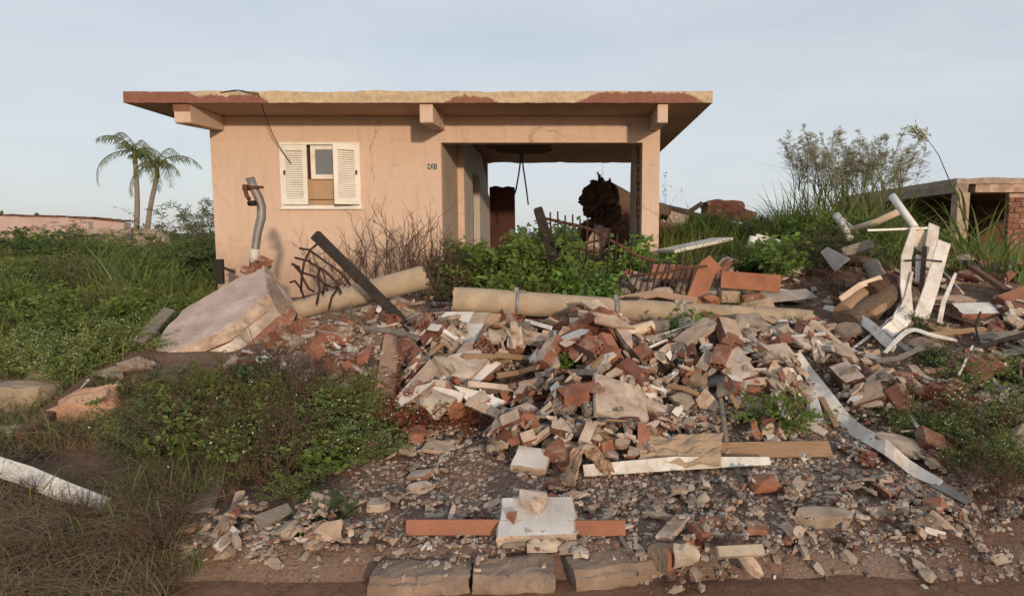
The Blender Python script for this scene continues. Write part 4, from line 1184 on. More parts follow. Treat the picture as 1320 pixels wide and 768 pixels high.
HANDS = [
 # name, kind, i, mats, px, py, len px, wid px, thick, yaw, label, cat, tilt
 ('brick', 'block', 4, 'orange_clay', 987, 634, 44, 26, .11, 12, 'single orange brick standing alone right of the rubble', 'brick', (0, 0)),
 ('pitted_block', 'rect', 1, ('plaster', 'white_face'), 686, 604, 48, 40, .06, -12, 'white pitted render block left of the ribbed brick', 'rubble', (14, 0)),
 ('ribbed_brick', 'whole', 1, 'brick', 726, 602, 40, 32, .08, -32, 'dark red ribbed brick beside the white pitted block', 'brick', (14, 6)),
 ('hollow_brick', 'whole', 0, 'brick', 476, 582, 34, 30, .10, -18, 'ribbed brick at the edge of the green weeds left of the gravel', 'brick', (0, 0)),
 ('hollow_brick', 'broke', 1, 'brick', 541, 568, 34, 26, .09, 20, 'broken ribbed brick between the weeds and the square tile', 'brick', (0, 0)),
 ('square_tile', 'rect', 2, ('plaster', 'plaster'), 565, 582, 36, 28, .025, -6, 'square tan tile with a pebble on it at the gravel edge', 'tile', (0, 0)),
 ('flat_slab', 'slab', 3, ('concrete', 'plaster'), 541, 634, 36, 22, .05, 14, 'pale flat chunk alone in the middle of the gravel', 'rubble', (0, 0)),
 ('flat_slab', 'slab', 4, ('concrete', 'concrete'), 487, 656, 42, 24, .05, 8, 'grey layered flat slab left on the gravel', 'rubble', (0, 0)),
 ('flat_slab', 'slab', 6, ('concrete', 'concrete'), 508, 642, 24, 26, .03, 40, 'small grey slab just right of the grey layered slab', 'rubble', (0, 0)),
 ('flat_slab', 'slab', 7, ('concrete', 'concrete'), 565, 670, 40, 16, .035, 4, 'grey flat stones behind the terracotta strip', 'rubble', (0, 0)),
 ('aggregate_chunk', 'hull', 1, 'aggregate', 735, 570, 56, 50, .16, 20, 'pebbly grey concrete chunk above the white pitted block', 'rubble', (10, 0)),
 ('aggregate_chunk', 'hull', 5, 'aggregate', 790, 566, 42, 50, .18, -20, 'pebbly grey concrete chunk leaning below the big beige slab', 'rubble', (20, 0)),
 ('aggregate_chunk', 'block', 6, 'aggregate', 760, 546, 26, 30, .13, 30, 'small dark pebbly chunk left of the big beige slab', 'rubble', (20, 0)),
 ('aggregate_chunk', 'block', 1, 'aggregate', 728, 548, 32, 28, .11, 10, 'roundish pebbly chunk right of the dark red brick fragment', 'rubble', (20, 0)),
 ('aggregate_chunk', 'hull', 8, 'aggregate', 700, 548, 24, 20, .09, 50, 'small pebbly chunk behind the dark red brick fragment', 'rubble', (10, 0)),
 ('beige_slab', 'rect', 3, ('concrete', 'plaster'), 799, 522, 74, 84, .05, -3, 'large square beige slab leaning on the rubble slope', 'slab', (26, 0)),
 ('cream_plank', 'rect', 4, ('plaster', 'plaster'), 834, 530, 68, 14, .035, 2, 'short cream plank lying across the big beige slab', 'plank', (15, 0)),
 ('tile_wall_fragment', 'rect', 5, ('brick', 'white_face'), 604, 508, 42, 84, .10, -30, 'white tiled wall fragment with red brick side tilted among red weeds', 'wall fragment', (14, 6)),
 ('beige_slab', 'slab', 9, ('concrete', 'plaster'), 592, 492, 60, 84, .05, -32, 'beige slab lying beneath the white tiled wall fragment', 'slab', (12, 4)),
 ('beige_slab', 'slab', 2, ('concrete', 'plaster'), 600, 466, 40, 40, .06, 30, 'pointed beige chunk above the white tiled wall fragment', 'slab', (20, 0)),
 ('plaster_block', 'block', 3, 'plaster', 676, 524, 62, 26, .11, 36, 'long tan plaster block with an orange end in mid slope', 'rubble', (18, 0)),
 ('hollow_brick', 'whole', 1, 'brick', 738, 524, 36, 26, .10, 205, 'hollow brick with four open holes right of the white hexagonal tile', 'brick', (10, -6)),
 ('white_tile', 'shard', 1, ('concrete', 'white_face'), 722, 504, 24, 28, .03, 40, 'white tile shard above the four hole brick', 'tile', (30, 0)),
 ('brick_fragment', 'hull', 7, 'brick', 678, 556, 34, 20, .09, -28, 'dark red brick fragment below the long plaster block', 'brick', (0, 0)),
 ('plaster_chunk', 'slab', 8, ('plaster', 'plaster'), 668, 548, 60, 30, .06, 6, 'tan flat chunk behind the dark red brick fragment', 'rubble', (14, 0)),
 ('plaster_chunk', 'slab', 11, ('plaster', 'white_face'), 655, 565, 46, 28, .05, -10, 'cream chunk at the foot of the slope by the gravel', 'rubble', (10, 0)),
 ('patterned_tile', 'shard', 4, ('concrete', 'sheet'), 632, 520, 24, 26, .03, 60, 'rounded grey patterned tile beside the white tiled fragment', 'tile', (40, 0)),
 ('roof_tile', 'rect', 1, ('brick', 'orange_clay'), 648, 520, 14, 44, .03, -30, 'orange clay tile leaning beside the rounded grey tile', 'tile', (20, 30)),
 ('roof_tile', 'rect', 2, ('brick', 'terracotta'), 650, 428, 26, 44, .03, -20, 'flat reddish tile slab leaning right of the white tiled wall', 'tile', (40, 0)),
 ('hollow_brick', 'whole', 2, 'brick', 684, 432, 44, 24, .10, 188, 'hollow brick with open round holes under the fallen pole', 'brick', (6, 0)),
 ('brick_fragment', 'broke', 2, 'brick', 728, 428, 40, 26, .10, 20, 'broken red brick left of the exposed brickwork piece', 'brick', (10, 0)),
 ('hollow_brick', 'broke', 0, 'brick', 630, 464, 30, 34, .11, 70, 'broken hollow brick beside the pointed beige chunk', 'brick', (10, 10)),
 ('beige_slab', 'slab', 5, ('plaster', 'plaster'), 779, 466, 46, 40, .05, 8, 'plain tan slab left of the cloth by the cream pipe', 'slab', (40, 0)),
 ('concrete_boulder', 'hull', 9, 'concrete', 968, 446, 66, 60, .17, 10, 'big pale concrete lump right of the broad leaved weed', 'rubble', (20, 0)),
 ('concrete_boulder', 'hull', 3, 'concrete', 1010, 448, 44, 44, .14, -30, 'pale concrete lump beside the tuft of grass', 'rubble', (10, 0)),
 ('concrete_boulder', 'hull', 11, 'concrete', 812, 462, 44, 40, .14, -30, 'grey rounded lump below the cream pipe', 'rubble', (10, 0)),
 ('pink_tile', 'shard', 6, ('plaster', 'plaster'), 912, 530, 34, 36, .03, 14, 'pinkish wall tile standing tilted left of the thin stick', 'tile', (42, 0)),
 ('white_cup_block', 'block', 5, 'white_face', 933, 585, 11, 18, .05, 5, 'small white block standing on the brown board', 'block', (0, 0)),
 ('white_block', 'block', 7, 'white_face', 1036, 592, 15, 12, .05, 30, 'small white block at the right end of the brown board', 'block', (0, 0)),
 ('concrete_boulder', 'hull', 6, 'concrete', 878, 538, 32, 30, .11, 0, 'round pale concrete lump left of the pinkish tile', 'rubble', (10, 0)),
 ('flat_slab', 'slab', 10, ('concrete', 'plaster'), 910, 556, 40, 14, .04, -14, 'flat cream slab under the pinkish tile', 'slab', (10, 0)),
 ('brick_fragment', 'block', 0, 'dark_brick', 810, 555, 36, 22, .07, 10, 'dark brown brick right of the leaning pebbly chunk', 'brick', (8, 0)),
 ('brick_fragment', 'block', 3, 'brick', 852, 556, 24, 18, .07, 10, 'red brick end below the cream plank', 'brick', (8, 0)),
 ('roof_tile', 'rect', 0, ('brick', 'orange_clay'), 853, 488, 34, 20, .05, 20, 'orange tile piece under the broad leaved weed', 'tile', (10, 0)),
 ('red_pipe', 'block', 2, 'dark_brick', 960, 500, 26, 36, .10, 40, 'dark red chunk left of the pale wall lump', 'rubble', (10, 0)),
 ('wall_fragment', 'rect', 4, ('plaster', 'concrete'), 1005, 480, 34, 44, .14, 10, 'cream wall fragment standing above the round green bush', 'wall fragment', (20, 0)),
 ('long_tile', 'rect', 3, ('brick', 'orange_clay'), 850, 505, 50, 12, .03, -12, 'long brown tile strip in the middle of the slope', 'tile', (10, 0)),
 ('chunk', 'hull', 10, 'plaster', 418, 708, 50, 34, .10, 10, 'big tan chunk at the kerb left of the worn kerb stones', 'rubble', (20, 0)),
 ('chunk', 'hull', 12, 'concrete', 375, 700, 30, 20, .08, 40, 'grey tan chunk just left of the big tan chunk', 'rubble', (10, 0)),
 ('standing_stone', 'hull', 13, 'plaster', 293, 686, 17, 14, .12, 10, 'upright tan stone standing above the low stone heap', 'stone', (0, 0)),
 ('white_chunk', 'hull', 2, 'white_face', 408, 425, 32, 22, .10, 0, 'bright white lump on the bank behind the weeds', 'rubble', (10, 0)),
 ('brick', 'block', 1, 'brick', 370, 424, 32, 22, .12, -8, 'red brick lying right of the pink slab', 'brick', (10, 0)),
 ('brick', 'block', 6, 'brick', 405, 468, 30, 40, .07, 20, 'upright red brick on the bank below the white lump', 'brick', (40, 0)),
 ('brick', 'rect', 3, ('brick', 'brick'), 432, 480, 26, 24, .07, 10, 'small square red brick on the bank left of the mud red board', 'brick', (36, 0)),
 ('clay_lump', 'hull', 4, 'brick', 530, 470, 44, 44, .14, 0, 'lumpy red clay piece left of the white tiled wall', 'rubble', (14, 0)),
 ('clay_lump', 'hull', 14, 'brick', 470, 470, 34, 24, .1, 40, 'red clay lump beside the mud red board', 'rubble', (14, 0)),
 ('white_lump', 'hull', 4, 'white_face', 455, 456, 18, 16, .06, 0, 'small white lump above the mud red board', 'rubble', (0, 0)),
 ('sack', 'hull', 0, 'concrete', 1158, 588, 64, 44, .12, -24, 'pale cement lump half buried under the long white strip', 'rubble', (10, 0)),
 ('roof_tile_stack', 'rect', 1, ('dark_brick', 'brick'), 1200, 580, 36, 28, .07, -6, 'stack of red roof tiles right of the pale cement lump', 'tiles', (16, 0)),
 ('concrete_boulder', 'hull', 15, 'concrete', 1312, 590, 50, 40, .20, -10, 'grey concrete lump at the right edge among weeds', 'rubble', (10, 0)),
 ('white_shard', 'shard', 3, ('concrete', 'white_face'), 1158, 500, 44, 22, .02, 20, 'sharp white plaster shard below the white boards', 'shard', (14, 0)),
 ('concrete_chunk', 'hull', 5, 'plaster', 1175, 510, 40, 30, .12, 60, 'tan chunk under the sharp white shard', 'rubble', (10, 0)),
 ('concrete_chunk', 'hull', 2, 'plaster', 1192, 458, 36, 34, .14, 10, 'tan rounded chunk at the end of the black branch', 'rubble', (10, 0)),
 ('white_topped_brick', 'rect', 4, ('brick', 'white_face'), 1256, 412, 46, 30, .11, -6, 'brick block with a white painted top in the right heap', 'brick', (8, 0)),
 ('white_topped_slab', 'slab', 1, ('concrete', 'white_face'), 1272, 342, 32, 16, .05, 5, 'thin white slab on top of the right brick heap', 'slab', (0, 0)),
 ('brick_slab', 'rect', 5, ('brick', 'orange_clay'), 1318, 402, 50, 40, .10, 20, 'orange brick slab at the right edge of the heap', 'brick', (20, 0)),
 ('layered_slab', 'slab', 6, ('plaster', 'concrete'), 1165, 426, 50, 22, .12, 6, 'stack of pale slabs at the foot of the white boards', 'slab', (8, 0)),
 ('layered_slab', 'slab', 3, ('plaster', 'plaster'), 1230, 395, 60, 24, .07, -4, 'pale flat slab left of the white topped brick', 'slab', (6, 0)),
 ('concrete_block', 'block', 4, 'concrete', 1095, 440, 40, 26, .12, 14, 'grey block under the curved white strip', 'rubble', (6, 0)),
 ('big_flat_stone', 'slab', 5, ('concrete', 'concrete'), 1060, 676, 90, 26, .08, 4, 'long flat concrete stone half buried in gravel at right', 'stone', (0, 0)),
 ('big_flat_stone', 'hull', 8, 'aggregate', 1186, 690, 60, 30, .13, 4, 'pebbly concrete lump near the road at right', 'stone', (0, 0)),
 ('flat_slab', 'slab', 2, ('plaster', 'plaster'), 1214, 674, 40, 16, .03, -38, 'flat pinkish slab beside the pebbly lump near the road', 'slab', (0, 0)),
 ('flat_slab', 'slab', 12, ('plaster', 'plaster'), 968, 722, 46, 18, .04, -30, 'tan flat slab below the tilted kerb piece', 'slab', (0, 0)),
 ('flat_slab', 'rect', 2, ('concrete', 'concrete'), 953, 745, 64, 14, .04, 6, 'long grey slab at the very edge of the dirt road', 'slab', (0, 0)),
 ('concrete_chunk', 'block', 3, 'concrete', 884, 728, 38, 30, .09, 10, 'grey block in the gap below the tilted kerb piece', 'rubble', (0, 0)),
]
for h_ in HANDS:
    hand(*h_[:12], tilt=h_[12])

# ---------------------------------------------------------------- boards, strips, pipes, sheets
def bstrip(name, pts, wid, th, side, mat_, label, cat, bev=True, smooth=0, group=None):
    P = [(gp(p[0], p[1], .09) if len(p) == 3 and p[2] == 'g' else at(*p) if len(p) == 3 else gp(*p)) if not isinstance(p, Vector) else p for p in pts]
    if not isinstance(pts[0], Vector) and len(pts[0]) == 3 and P[0].y > 7: pass
    else: guard_line(P, (max(wid) if isinstance(wid, list) else wid) * .55)
    if smooth:
        out = []
        for i in range(len(P) - 1):
            p0, p1, p2, p3 = P[max(i - 1, 0)], P[i], P[i + 1], P[min(i + 2, len(P) - 1)]
            for q in range(smooth):
                t_ = q / smooth
                out.append(.5 * ((2 * p1) + (p2 - p0) * t_ + (2 * p0 - 5 * p1 + 4 * p2 - p3) * t_ ** 2 + (3 * p1 - p0 - 3 * p2 + p3) * t_ ** 3))
        out.append(P[-1])
        if isinstance(side, list):
            side = [Vector(side[min(int(i / smooth), len(side) - 1)]).lerp(Vector(side[min(int(i / smooth) + 1, len(side) - 1)]), (i % smooth) / smooth) for i in range(len(out))]
        if isinstance(wid, list):
            wid = [wid[min(int(i / smooth), len(wid) - 1)] * (1 - (i % smooth) / smooth) + wid[min(int(i / smooth) + 1, len(wid) - 1)] * (i % smooth) / smooth for i in range(len(out))]
        P = out
    o = MB().strip(P, wid, th, side).build(name, M[mat_], None, label, cat, group, origin=P[0])
    if bev: bevel_mesh(o.data, th * .15)
    return o
def gp(px, py, up=.035):
    p = PX(px, py); p.z = hz(p.x, p.y) + up; return p
# white tiled wall lying under the pole: tile pieces on a mortar bed
def tiled(name, corners, nu, nv, label, th=.06, mat_='white_face'):
    A_, B_, C_, D_ = [Vector(c) for c in corners]
    t_ = thing(name, label, 'wall fragment', tuple(A_))
    nrm = (B_ - A_).cross(D_ - A_).normalized()
    if nrm.z < 0: nrm = -nrm
    prism('mortar_bed', [A_ - nrm * .004, B_ - nrm * .004, C_ - nrm * .004, D_ - nrm * .004], -nrm * th, ('plaster', 'concrete'), None, None, .02, 4, 4, t_)
    for i in range(nu):
        for j in range(nv):
            if (i, j) in ((nu - 1, nv - 1),): continue
            g_ = .02
            def pt(u, v): return (A_ * (1 - u) + B_ * u) * (1 - v) + (D_ * (1 - u) + C_ * u) * v
            u0, u1, v0, v1 = (i + g_) / nu, (i + 1 - g_) / nu, (j + g_) / nv, (j + 1 - g_) / nv
            q = [pt(u0, v0), pt(u1, v0), pt(u1, v1), pt(u0, v1)]
            b = MB(); b.add([x - nrm * .004 for x in q] + [x + nrm * .006 for x in q], [(3, 2, 1, 0), (4, 5, 6, 7), (0, 1, 5, 4), (1, 2, 6, 5), (2, 3, 7, 6), (3, 0, 4, 7)])
            b.build('tile', M[mat_], t_)
tiled('tiled_wall', [at(549, 458, 5.35), at(607, 450, 5.3), at(632, 402, 5.78), at(570, 402, 5.8)], 3, 3, 'large white tiled wall piece leaning up against the fallen pole')
bstrip('tan_board', [(611, 452, 5.35), (636, 405, 5.78)], .16, .03, (1, 0, .1), 'paper', 'tan strip of wall along the right edge of the white tiled wall', 'board')
# exposed brickwork piece with a flap of peeling plaster
t_ = thing('brickwork_piece', 'rounded piece of tan brickwork with dark joints under the pole', 'wall fragment', tuple(at(750, 425, 5.55)))
b = MB(); o0 = at(752, 428, 5.5)
prism('mortar', [at(727, 430, 5.5), at(776, 430, 5.5), at(770, 396, 5.72), at(745, 392, 5.74), at(733, 400, 5.7)], (0, .12, -.03), ('dark_brick', 'dark_brick'), None, None, .01, 3, 2, t_)
for r_i in range(4):
    for c_i in range(3):
        px = 726 + c_i * 19 + (8 if r_i % 2 else 0); py = 428 - r_i * 9.6
        if px < 728 + r_i * 2.5 or px > 776 - r_i: continue
        Yq = 5.5 + r_i * .055
        q = [at(px, py, Yq), at(min(px + 17, 777), py, Yq), at(min(px + 17, 777), py - 8, Yq + .046), at(px, py - 8, Yq + .046)]
        d = Vector((0, -.03, .012))
        bb = MB(); bb.add([x + d for x in q] + [x - d for x in q], [(0, 1, 2, 3), (7, 6, 5, 4), (0, 4, 5, 1), (1, 5, 6, 2), (2, 6, 7, 3), (3, 7, 4, 0)])
        bb.build('brick', M['plaster'], t_)
prism('plaster_shard', [at(748, 388, 5.6), at(772, 386, 5.68), at(799, 412, 5.5), at(790, 431, 5.38), at(777, 428, 5.38), at(768, 402, 5.5)], (.01, .02, -.03), ('plaster', 'plaster'), 'pointed peach plaster flap draped over the brickwork piece', 'shard', .008, 5)
b = MB(); P_ = [at(762, 441, 5.25), at(800, 431, 5.3), at(842, 420, 5.36)]
t_ = thing('cream_pipe', 'short cream plastic pipe lying below the fallen pole', 'pipe', tuple(P_[0]))
MB().tube(P_, .052, 14, cap=False).build('shaft', M['cream_pipe'], t_); MB().tube([P_[0] + Vector((.01, 0, 0)), P_[-1] - Vector((.01, 0, 0))], .044, 12).build('bore_shade', M['dark_paint_and_shade'], t_)  # solid dark core paints the shade inside the open pipe
# cloth
b = MB(); rows = []
for i in range(9):
    for j in range(7):
        f, g_ = i / 8, j / 6
        p = at(836 + g_ * 26 + 3 * f, 412 + f * 46, 5.5 - .25 * f) + Vector((0, -.05 * math.sin(g_ * 9 + f) * (.4 + f), .02 * math.sin(f * 5)))
        rows.append(p)
b.add(rows, [(i * 7 + j, i * 7 + j + 1, i * 7 + j + 8, i * 7 + j + 7) for i in range(8) for j in range(6)], 0, True)
o = b.build('cloth_rag', M['cloth'], None, 'grey brown rag draped over the end of the cream pipe', 'rag', origin=rows[0])
o.modifiers.new('thick', 'SOLIDIFY').thickness = .008
bstrip('mud_board', [(492, 545), (498, 500), (505, 440)], [.17, .15, .13], .05, (1, 0, 0), 'sandstone', 'mud red board leaning upright on the bank among weeds', 'board')
bstrip('grey_plank', [(262, 668), (284, 600)], .11, .02, (1, .1, 0), 'wood_grey', 'grey plank lying in the weeds above the low stone heap', 'plank')
bstrip('grey_plank', [(338, 602), (376, 592)], .09, .03, (0, 1, .4), 'wood_grey', 'short grey plank lying at the foot of the flowering weeds', 'plank')
bstrip('grey_plank', [gp(330, 684), gp(375, 664)], .08, .03, (0, 1, .4), 'wood_grey', 'grey plank piece beside the upright tan stone', 'plank')
bstrip('wood_strip', [gp(192, 700, .03), gp(235, 694, .04), gp(254, 690, .045)], .05, .025, (0, 1, .2), 'wood_tan', 'thin weathered strip on the low stone heap', 'strip')
# brown board, white strip, paper in front of the slope
bstrip('brown_board', [gp(862, 592, .05), gp(965, 590, .05), gp(1070, 589, .05)], .11, .025, (0, .7, .7), 'wood_tan', 'long brown board lying flat in front of the rubble slope', 'board')
bstrip('white_strip', [gp(752, 618, .05), gp(870, 610, .06), gp(992, 605, .05)], [.07, .085, .05], .012, (0, .6, .8), 'white_board', 'long white strip lying in front of the brown board', 'strip')
bstrip('stick', [gp(936, 580, .05), at(929, 514, 4.4)], .03, .03, (1, 0, 0), 'wood_grey', 'thin stick standing against the rubble slope', 'stick')
bstrip('white_edge', [gp(866, 572, .05), gp(895, 583, .05)], .035, .02, (0, .7, .7), 'white_face', 'small white strip above the crumpled paper', 'strip')
def crumple(name, corners, amp, mat_, label, seed, nu=22, nv=16, cat='paper'):
    A_, B_, C_, D_ = [Vector(c) for c in corners]; pts = []
    for i in range(nu):
        for j in range(nv):
            u, v = i / (nu - 1), j / (nv - 1)
            p = (A_ * (1 - u) + B_ * u) * (1 - v) + (D_ * (1 - u) + C_ * u) * v
            rg = lambda k_, f_: 1 - 2.2 * abs(mnoise.noise(Vector((u * f_ + k_, v * f_, seed + k_))))
            p = p + Vector((mnoise.noise(Vector((u * 4, v * 4, seed))) * amp * .4, -.3 * amp * rg(5, 3.1), amp * (.45 * rg(9, 2.7) + .22 * rg(2, 6.3))))
            pts.append(p)
    b = MB(); b.add(pts, [(i * nv + j, (i + 1) * nv + j, (i + 1) * nv + j + 1, i * nv + j + 1) for i in range(nu - 1) for j in range(nv - 1)], 0, False)
    o = b.build(name, M[mat_], None, label, cat, origin=A_)
    o.modifiers.new('thick', 'SOLIDIFY').thickness = .004
    return o
M['veil'] = plain('veil', (.42, .29, .19), (.34, .25, .16), ns=6, rough=.9)
crumple('crumpled_sheet', [gp(822, 606, .04), gp(928, 612, .03), gp(930, 585, .10), gp(826, 584, .08)], .06, 'veil', 'crumpled brownish sheet lying on the brown board', 3)
crumple('cardboard', [gp(822, 600, .05), gp(846, 596, .06), gp(848, 570, .10), gp(822, 568, .10)], .03, 'terracotta', 'orange cardboard flap left of the crumpled sheet', 6, 5, 5, 'cardboard')
crumple('brown_paper', [gp(752, 600, .06), gp(766, 590, .08), gp(792, 620, .06), gp(784, 626, .03)], .05, 'paper', 'twisted brown paper strip over the end of the white strip', 8)
crumple('brown_paper', [gp(724, 636, .03), gp(738, 600, .08), gp(752, 604, .08), gp(742, 640, .03)], .05, 'paper', 'folded brown paper behind the white topped slab', 11)
# long white twisted gutter strip on the right
bstrip('white_gutter', [(1026, 462), (1042, 486), (1066, 520), (1096, 556), (1136, 588), (1176, 612), (1212, 633)], [.08, .10, .11, .105, .09, .085, .05], .012,
       [(1, .2, .4), (1, .3, .3), (.8, .2, .6), (.6, .4, .7), (.4, .6, .7), (.3, .7, .6), (.3, .8, .5)], 'white_board', 'long bent white gutter strip sloping down to the right', 'gutter', smooth=4)
bstrip('glass_strip', [gp(1205, 630, .03), gp(1250, 652, .02)], .07, .008, (.3, .8, .3), 'galvanised', 'translucent grey strip at the end of the long white gutter', 'strip')
bstrip('white_board', [(1045, 508), (1052, 552)], [.07, .11], .015, (1, 0, .2), 'white_board', 'short white board standing under the upper end of the gutter', 'board')
bstrip('white_board', [(1026, 548), (1064, 565)], [.08, .05], .015, (.2, .6, .7), 'white_board', 'small white board lying right of the round green bush', 'board')
bstrip('brown_lath', [(1058, 520), (1078, 556)], .04, .02, (1, 0, .2), 'wood_tan', 'narrow brown slat beside the short white board', 'slat')
bstrip('white_sliver', [(1222, 538), (1252, 554)], .03, .01, (0, .7, .7), 'white_paint', 'thin white sliver among the weeds on the right', 'sliver')
bstrip('plank', [(1246, 470), (1296, 470)], .07, .03, (0, .6, .7), 'wood_tan', 'pale plank in the right slope below the black branch', 'plank')
# clay panels behind the pole
bstrip('clay_board', [(929, 360, 6.75), (1006, 366, 6.7)], .19, .03, (0, .25, 1), 'orange_clay', 'flat orange red panel standing behind the fallen pole', 'board')
bstrip('clay_board', [(838, 350, 7.2), (925, 352, 7.0)], .18, .03, (0, .45, 1), 'terracotta', 'reddish panel leaning behind the crushed railing', 'board')
bstrip('clay_board', [(894, 392, 6.5), (912, 345, 6.7), (922, 338, 6.75)], .20, .05, (1, .2, .1), 'orange_clay', 'curved orange clay slab standing behind the crushed railing', 'board')
bstrip('tan_sheet', [(800, 386, 6.35), (846, 378, 6.45), (898, 388, 6.35)], .14, .02, (0, .8, .3), 'paper', 'tan sheet of board lying just behind the fallen pole', 'sheet')
bstrip('grey_sheet', [(985, 384, 6.6), (1046, 378, 6.8)], .20, .012, (0, .8, .35), 'sheet', 'thin grey roofing sheet right of the orange panel', 'sheet')
bstrip('white_slab', [(858, 324, 9.2), (932, 308, 9.6)], .5, .05, (.2, 1, .1), 'white_face', 'pale concrete slab lying in the green behind the porch column', 'slab')
bstrip('white_pipe', [(974, 306, 8.9), (1010, 316, 8.7)], .11, .08, (0, 0, 1), 'white_paint', 'white painted beam end in the green mound', 'beam')
MB().tube([at(972, 305, 8.9), at(968, 318, 8.9)], .06, 10).build('white_pipe', M['white_pvc'], None, 'short white pipe elbow hanging from the white beam end', 'pipe', origin=at(972, 305, 8.9))
for i, (px, py, Yq, l, k_, m_, lab) in enumerate(((970, 384, 6.6, .26, 'block', 'brick', 'red block under the orange panel behind the pole'), (975, 394, 6.5, .42, 'slab', 'plaster', 'tan slab lying under the red block behind the pole'), (938, 382, 6.6, .34, 'slab', 'plaster', 'tan slab left of the red block behind the pole'), (916, 386, 6.5, .22, 'block', 'orange_clay', 'orange block in front of the curved clay slab'), (855, 378, 6.6, .26, 'block', 'plaster', 'tan block between bars of the crushed railing'))):
    p = at(px, py, Yq)
    o = put({'block': 'clay_block', 'slab': 'tan_slab'}[k_], k_, i + 2, m_, p.x, p.y, (l, .2, .12), R(random.uniform(-20, 20)), lab, 'rubble', mark=False)
    o.location = p
# white boards standing in the right heap
bstrip('white_plank', [(1172, 412, 6.15), (1167, 370, 6.35), (1168, 332, 6.5), (1178, 296, 6.7)], [.09, .115, .11, .07], .02, (1, .1, 0), 'white_board', 'upright white plank, left arm of the V in the right heap', 'plank')
bstrip('white_plank', [(1182, 424, 6.1), (1200, 372, 6.3), (1217, 312, 6.6)], [.15, .14, .13], .02, (1, .15, .25), 'white_board', 'wide leaning white plank, right arm of the V in the right heap', 'plank')
bstrip('white_plank', [(1196, 345, 6.7), (1204, 290, 6.95)], [.14, .13], .018, (1, .2, 0), 'white_board', 'cream plank standing behind the wide leaning plank', 'plank')
bstrip('white_plank', [(1186, 365, 6.6), (1187, 330, 6.75)], .11, .018, (1, .2, 0), 'white_pvc', 'short white plank between the two arms of the V', 'plank')
bstrip('cream_sheet', [(1178, 303, 6.95), (1196, 316, 6.9)], .22, .012, (.4, .2, 1), 'cream_pipe', 'cream panel piece behind the tops of the white planks', 'board')
bstrip('white_gutter', [(1062, 408, "g"), (1090, 416, "g"), (1118, 432, "g"), (1140, 452, "g"), (1152, 464, "g")], [.05, .085, .09, .085, .06], .015, (.2, .8, .5), 'white_board', 'curved white strip sweeping down below the log pile', 'gutter', smooth=4)
bstrip('white_gutter', [(1084, 388, "g"), (1096, 405, "g"), (1122, 430, "g"), (1150, 452, "g"), (1172, 466, "g")], .055, .03, (.5, .7, .4), 'galvanised', 'narrow grey white bar running along the curved strip', 'bar', smooth=3)
bstrip('white_gutter', [(1168, 408, "g"), (1162, 424, "g"), (1150, 436, "g"), (1132, 446, "g")], [.16, .16, .14, .08], .012, (1, .3, -.3), 'white_pvc', 'twisted white sheet foot under the V of white planks', 'sheet', smooth=4)
bstrip('tan_trim', [(1083, 386, 6.2), (1108, 368, 6.35), (1136, 358, 6.5)], .06, .02, (.3, .5, .8), 'cream_pipe', 'tan trim strip bent over the log pile', 'trim')
bstrip('pipe', [(1046, 415, 6.6), (1068, 395, 6.8)], .04, .03, (0, .5, .8), 'galvanised', 'short grey bar beside the grass tuft at the pole end', 'bar')
crumple('white_scrap', [at(1166, 432, 5.9), at(1192, 428, 5.9), at(1194, 418, 6.0), at(1170, 420, 6.0)], .06, 'white_pvc', 'crumpled white scrap at the foot of the planks', 14, 16, 12, 'scrap')
MB().tube([at(1096, 297, 8.4), at(1130, 286, 8.2), at(1165, 270, 8.0)], .045, 10).build('white_pole', M['cream_pipe'], None, 'long cream pole sloping up to the right in the green mound', 'pole', origin=at(1130, 285, 8.2))
MB().tube([at(1150, 253, 7.9), at(1166, 275, 7.7), at(1180, 294, 7.5)], [.05, .045, .045], 10).build('white_pole', M['white_pvc'], None, 'short white pole crossing the long cream pole', 'pole', origin=at(1165, 275, 7.7))
MB().tube([at(1078, 277, 8.6), at(1096, 308, 8.3)], .05, 10).build('white_pole', M['white_pvc'], None, 'white pole standing left in the green mound', 'pole', origin=at(1085, 290, 8.5))
MB().tube([at(1086, 283, 8.7), at(1104, 300, 8.5)], .03, 10).build('white_pole', M['white_pvc'], None, 'thin white pole close behind the left white pole', 'pole', origin=at(1095, 290, 8.6))
bstrip('curtain_rod', [(1118, 297, 7.2), (1196, 294, 7.2)], .025, .025, (0, 0, 1), 'white_pvc', 'thin rod lying level behind the white planks', 'rod')
bstrip('grey_sheet', [(1062, 322, 7.3), (1086, 342, 7.0)], [.10, .22], .02, (.6, .2, .8), 'galvanised', 'pale grey panel stuck in the branches', 'board')
bstrip('grey_beam', [(1086, 326, 7.6), (1124, 314, 7.7)], .12, .05, (0, .5, 1), 'wood_grey', 'grey beam lying behind the tangle of branches', 'beam')
bstrip('dark_plank', [(1252, 344, 7.2), (1300, 376, 6.8)], .12, .05, (.3, .8, .3), 'wood_brown', 'dark plank sloping on the right brick heap', 'plank')
bstrip('dark_plank', [(1258, 434, 5.9), (1330, 432, 5.9)], .10, .04, (0, .7, .5), 'wood_grey', 'grey brown plank near the right edge above the black branch', 'plank')
bstrip('wood_plank', [(1172, 408, 6.0), (1206, 424, 5.8), (1236, 428, 5.8)], .06, .03, (0, .7, .6), 'wood_tan', 'split brown plank below the white planks', 'plank')
cable('black_branch', [at(1184, 458, 5.4), at(1205, 464, 5.35), at(1232, 462, 5.35), at(1258, 450, 5.45), at(1290, 440, 5.55), at(1330, 430, 5.6)], .028, 'thick black branch lying across the right slope', 'burnt_wood', 7, 'branch')
cable('black_cable', [at(1264, 402, 5.8), at(1258, 420, 5.7), at(1262, 440, 5.65), at(1258, 456, 5.5)], .010, 'thin black cable curling over the white topped brick', 'cable', 5)
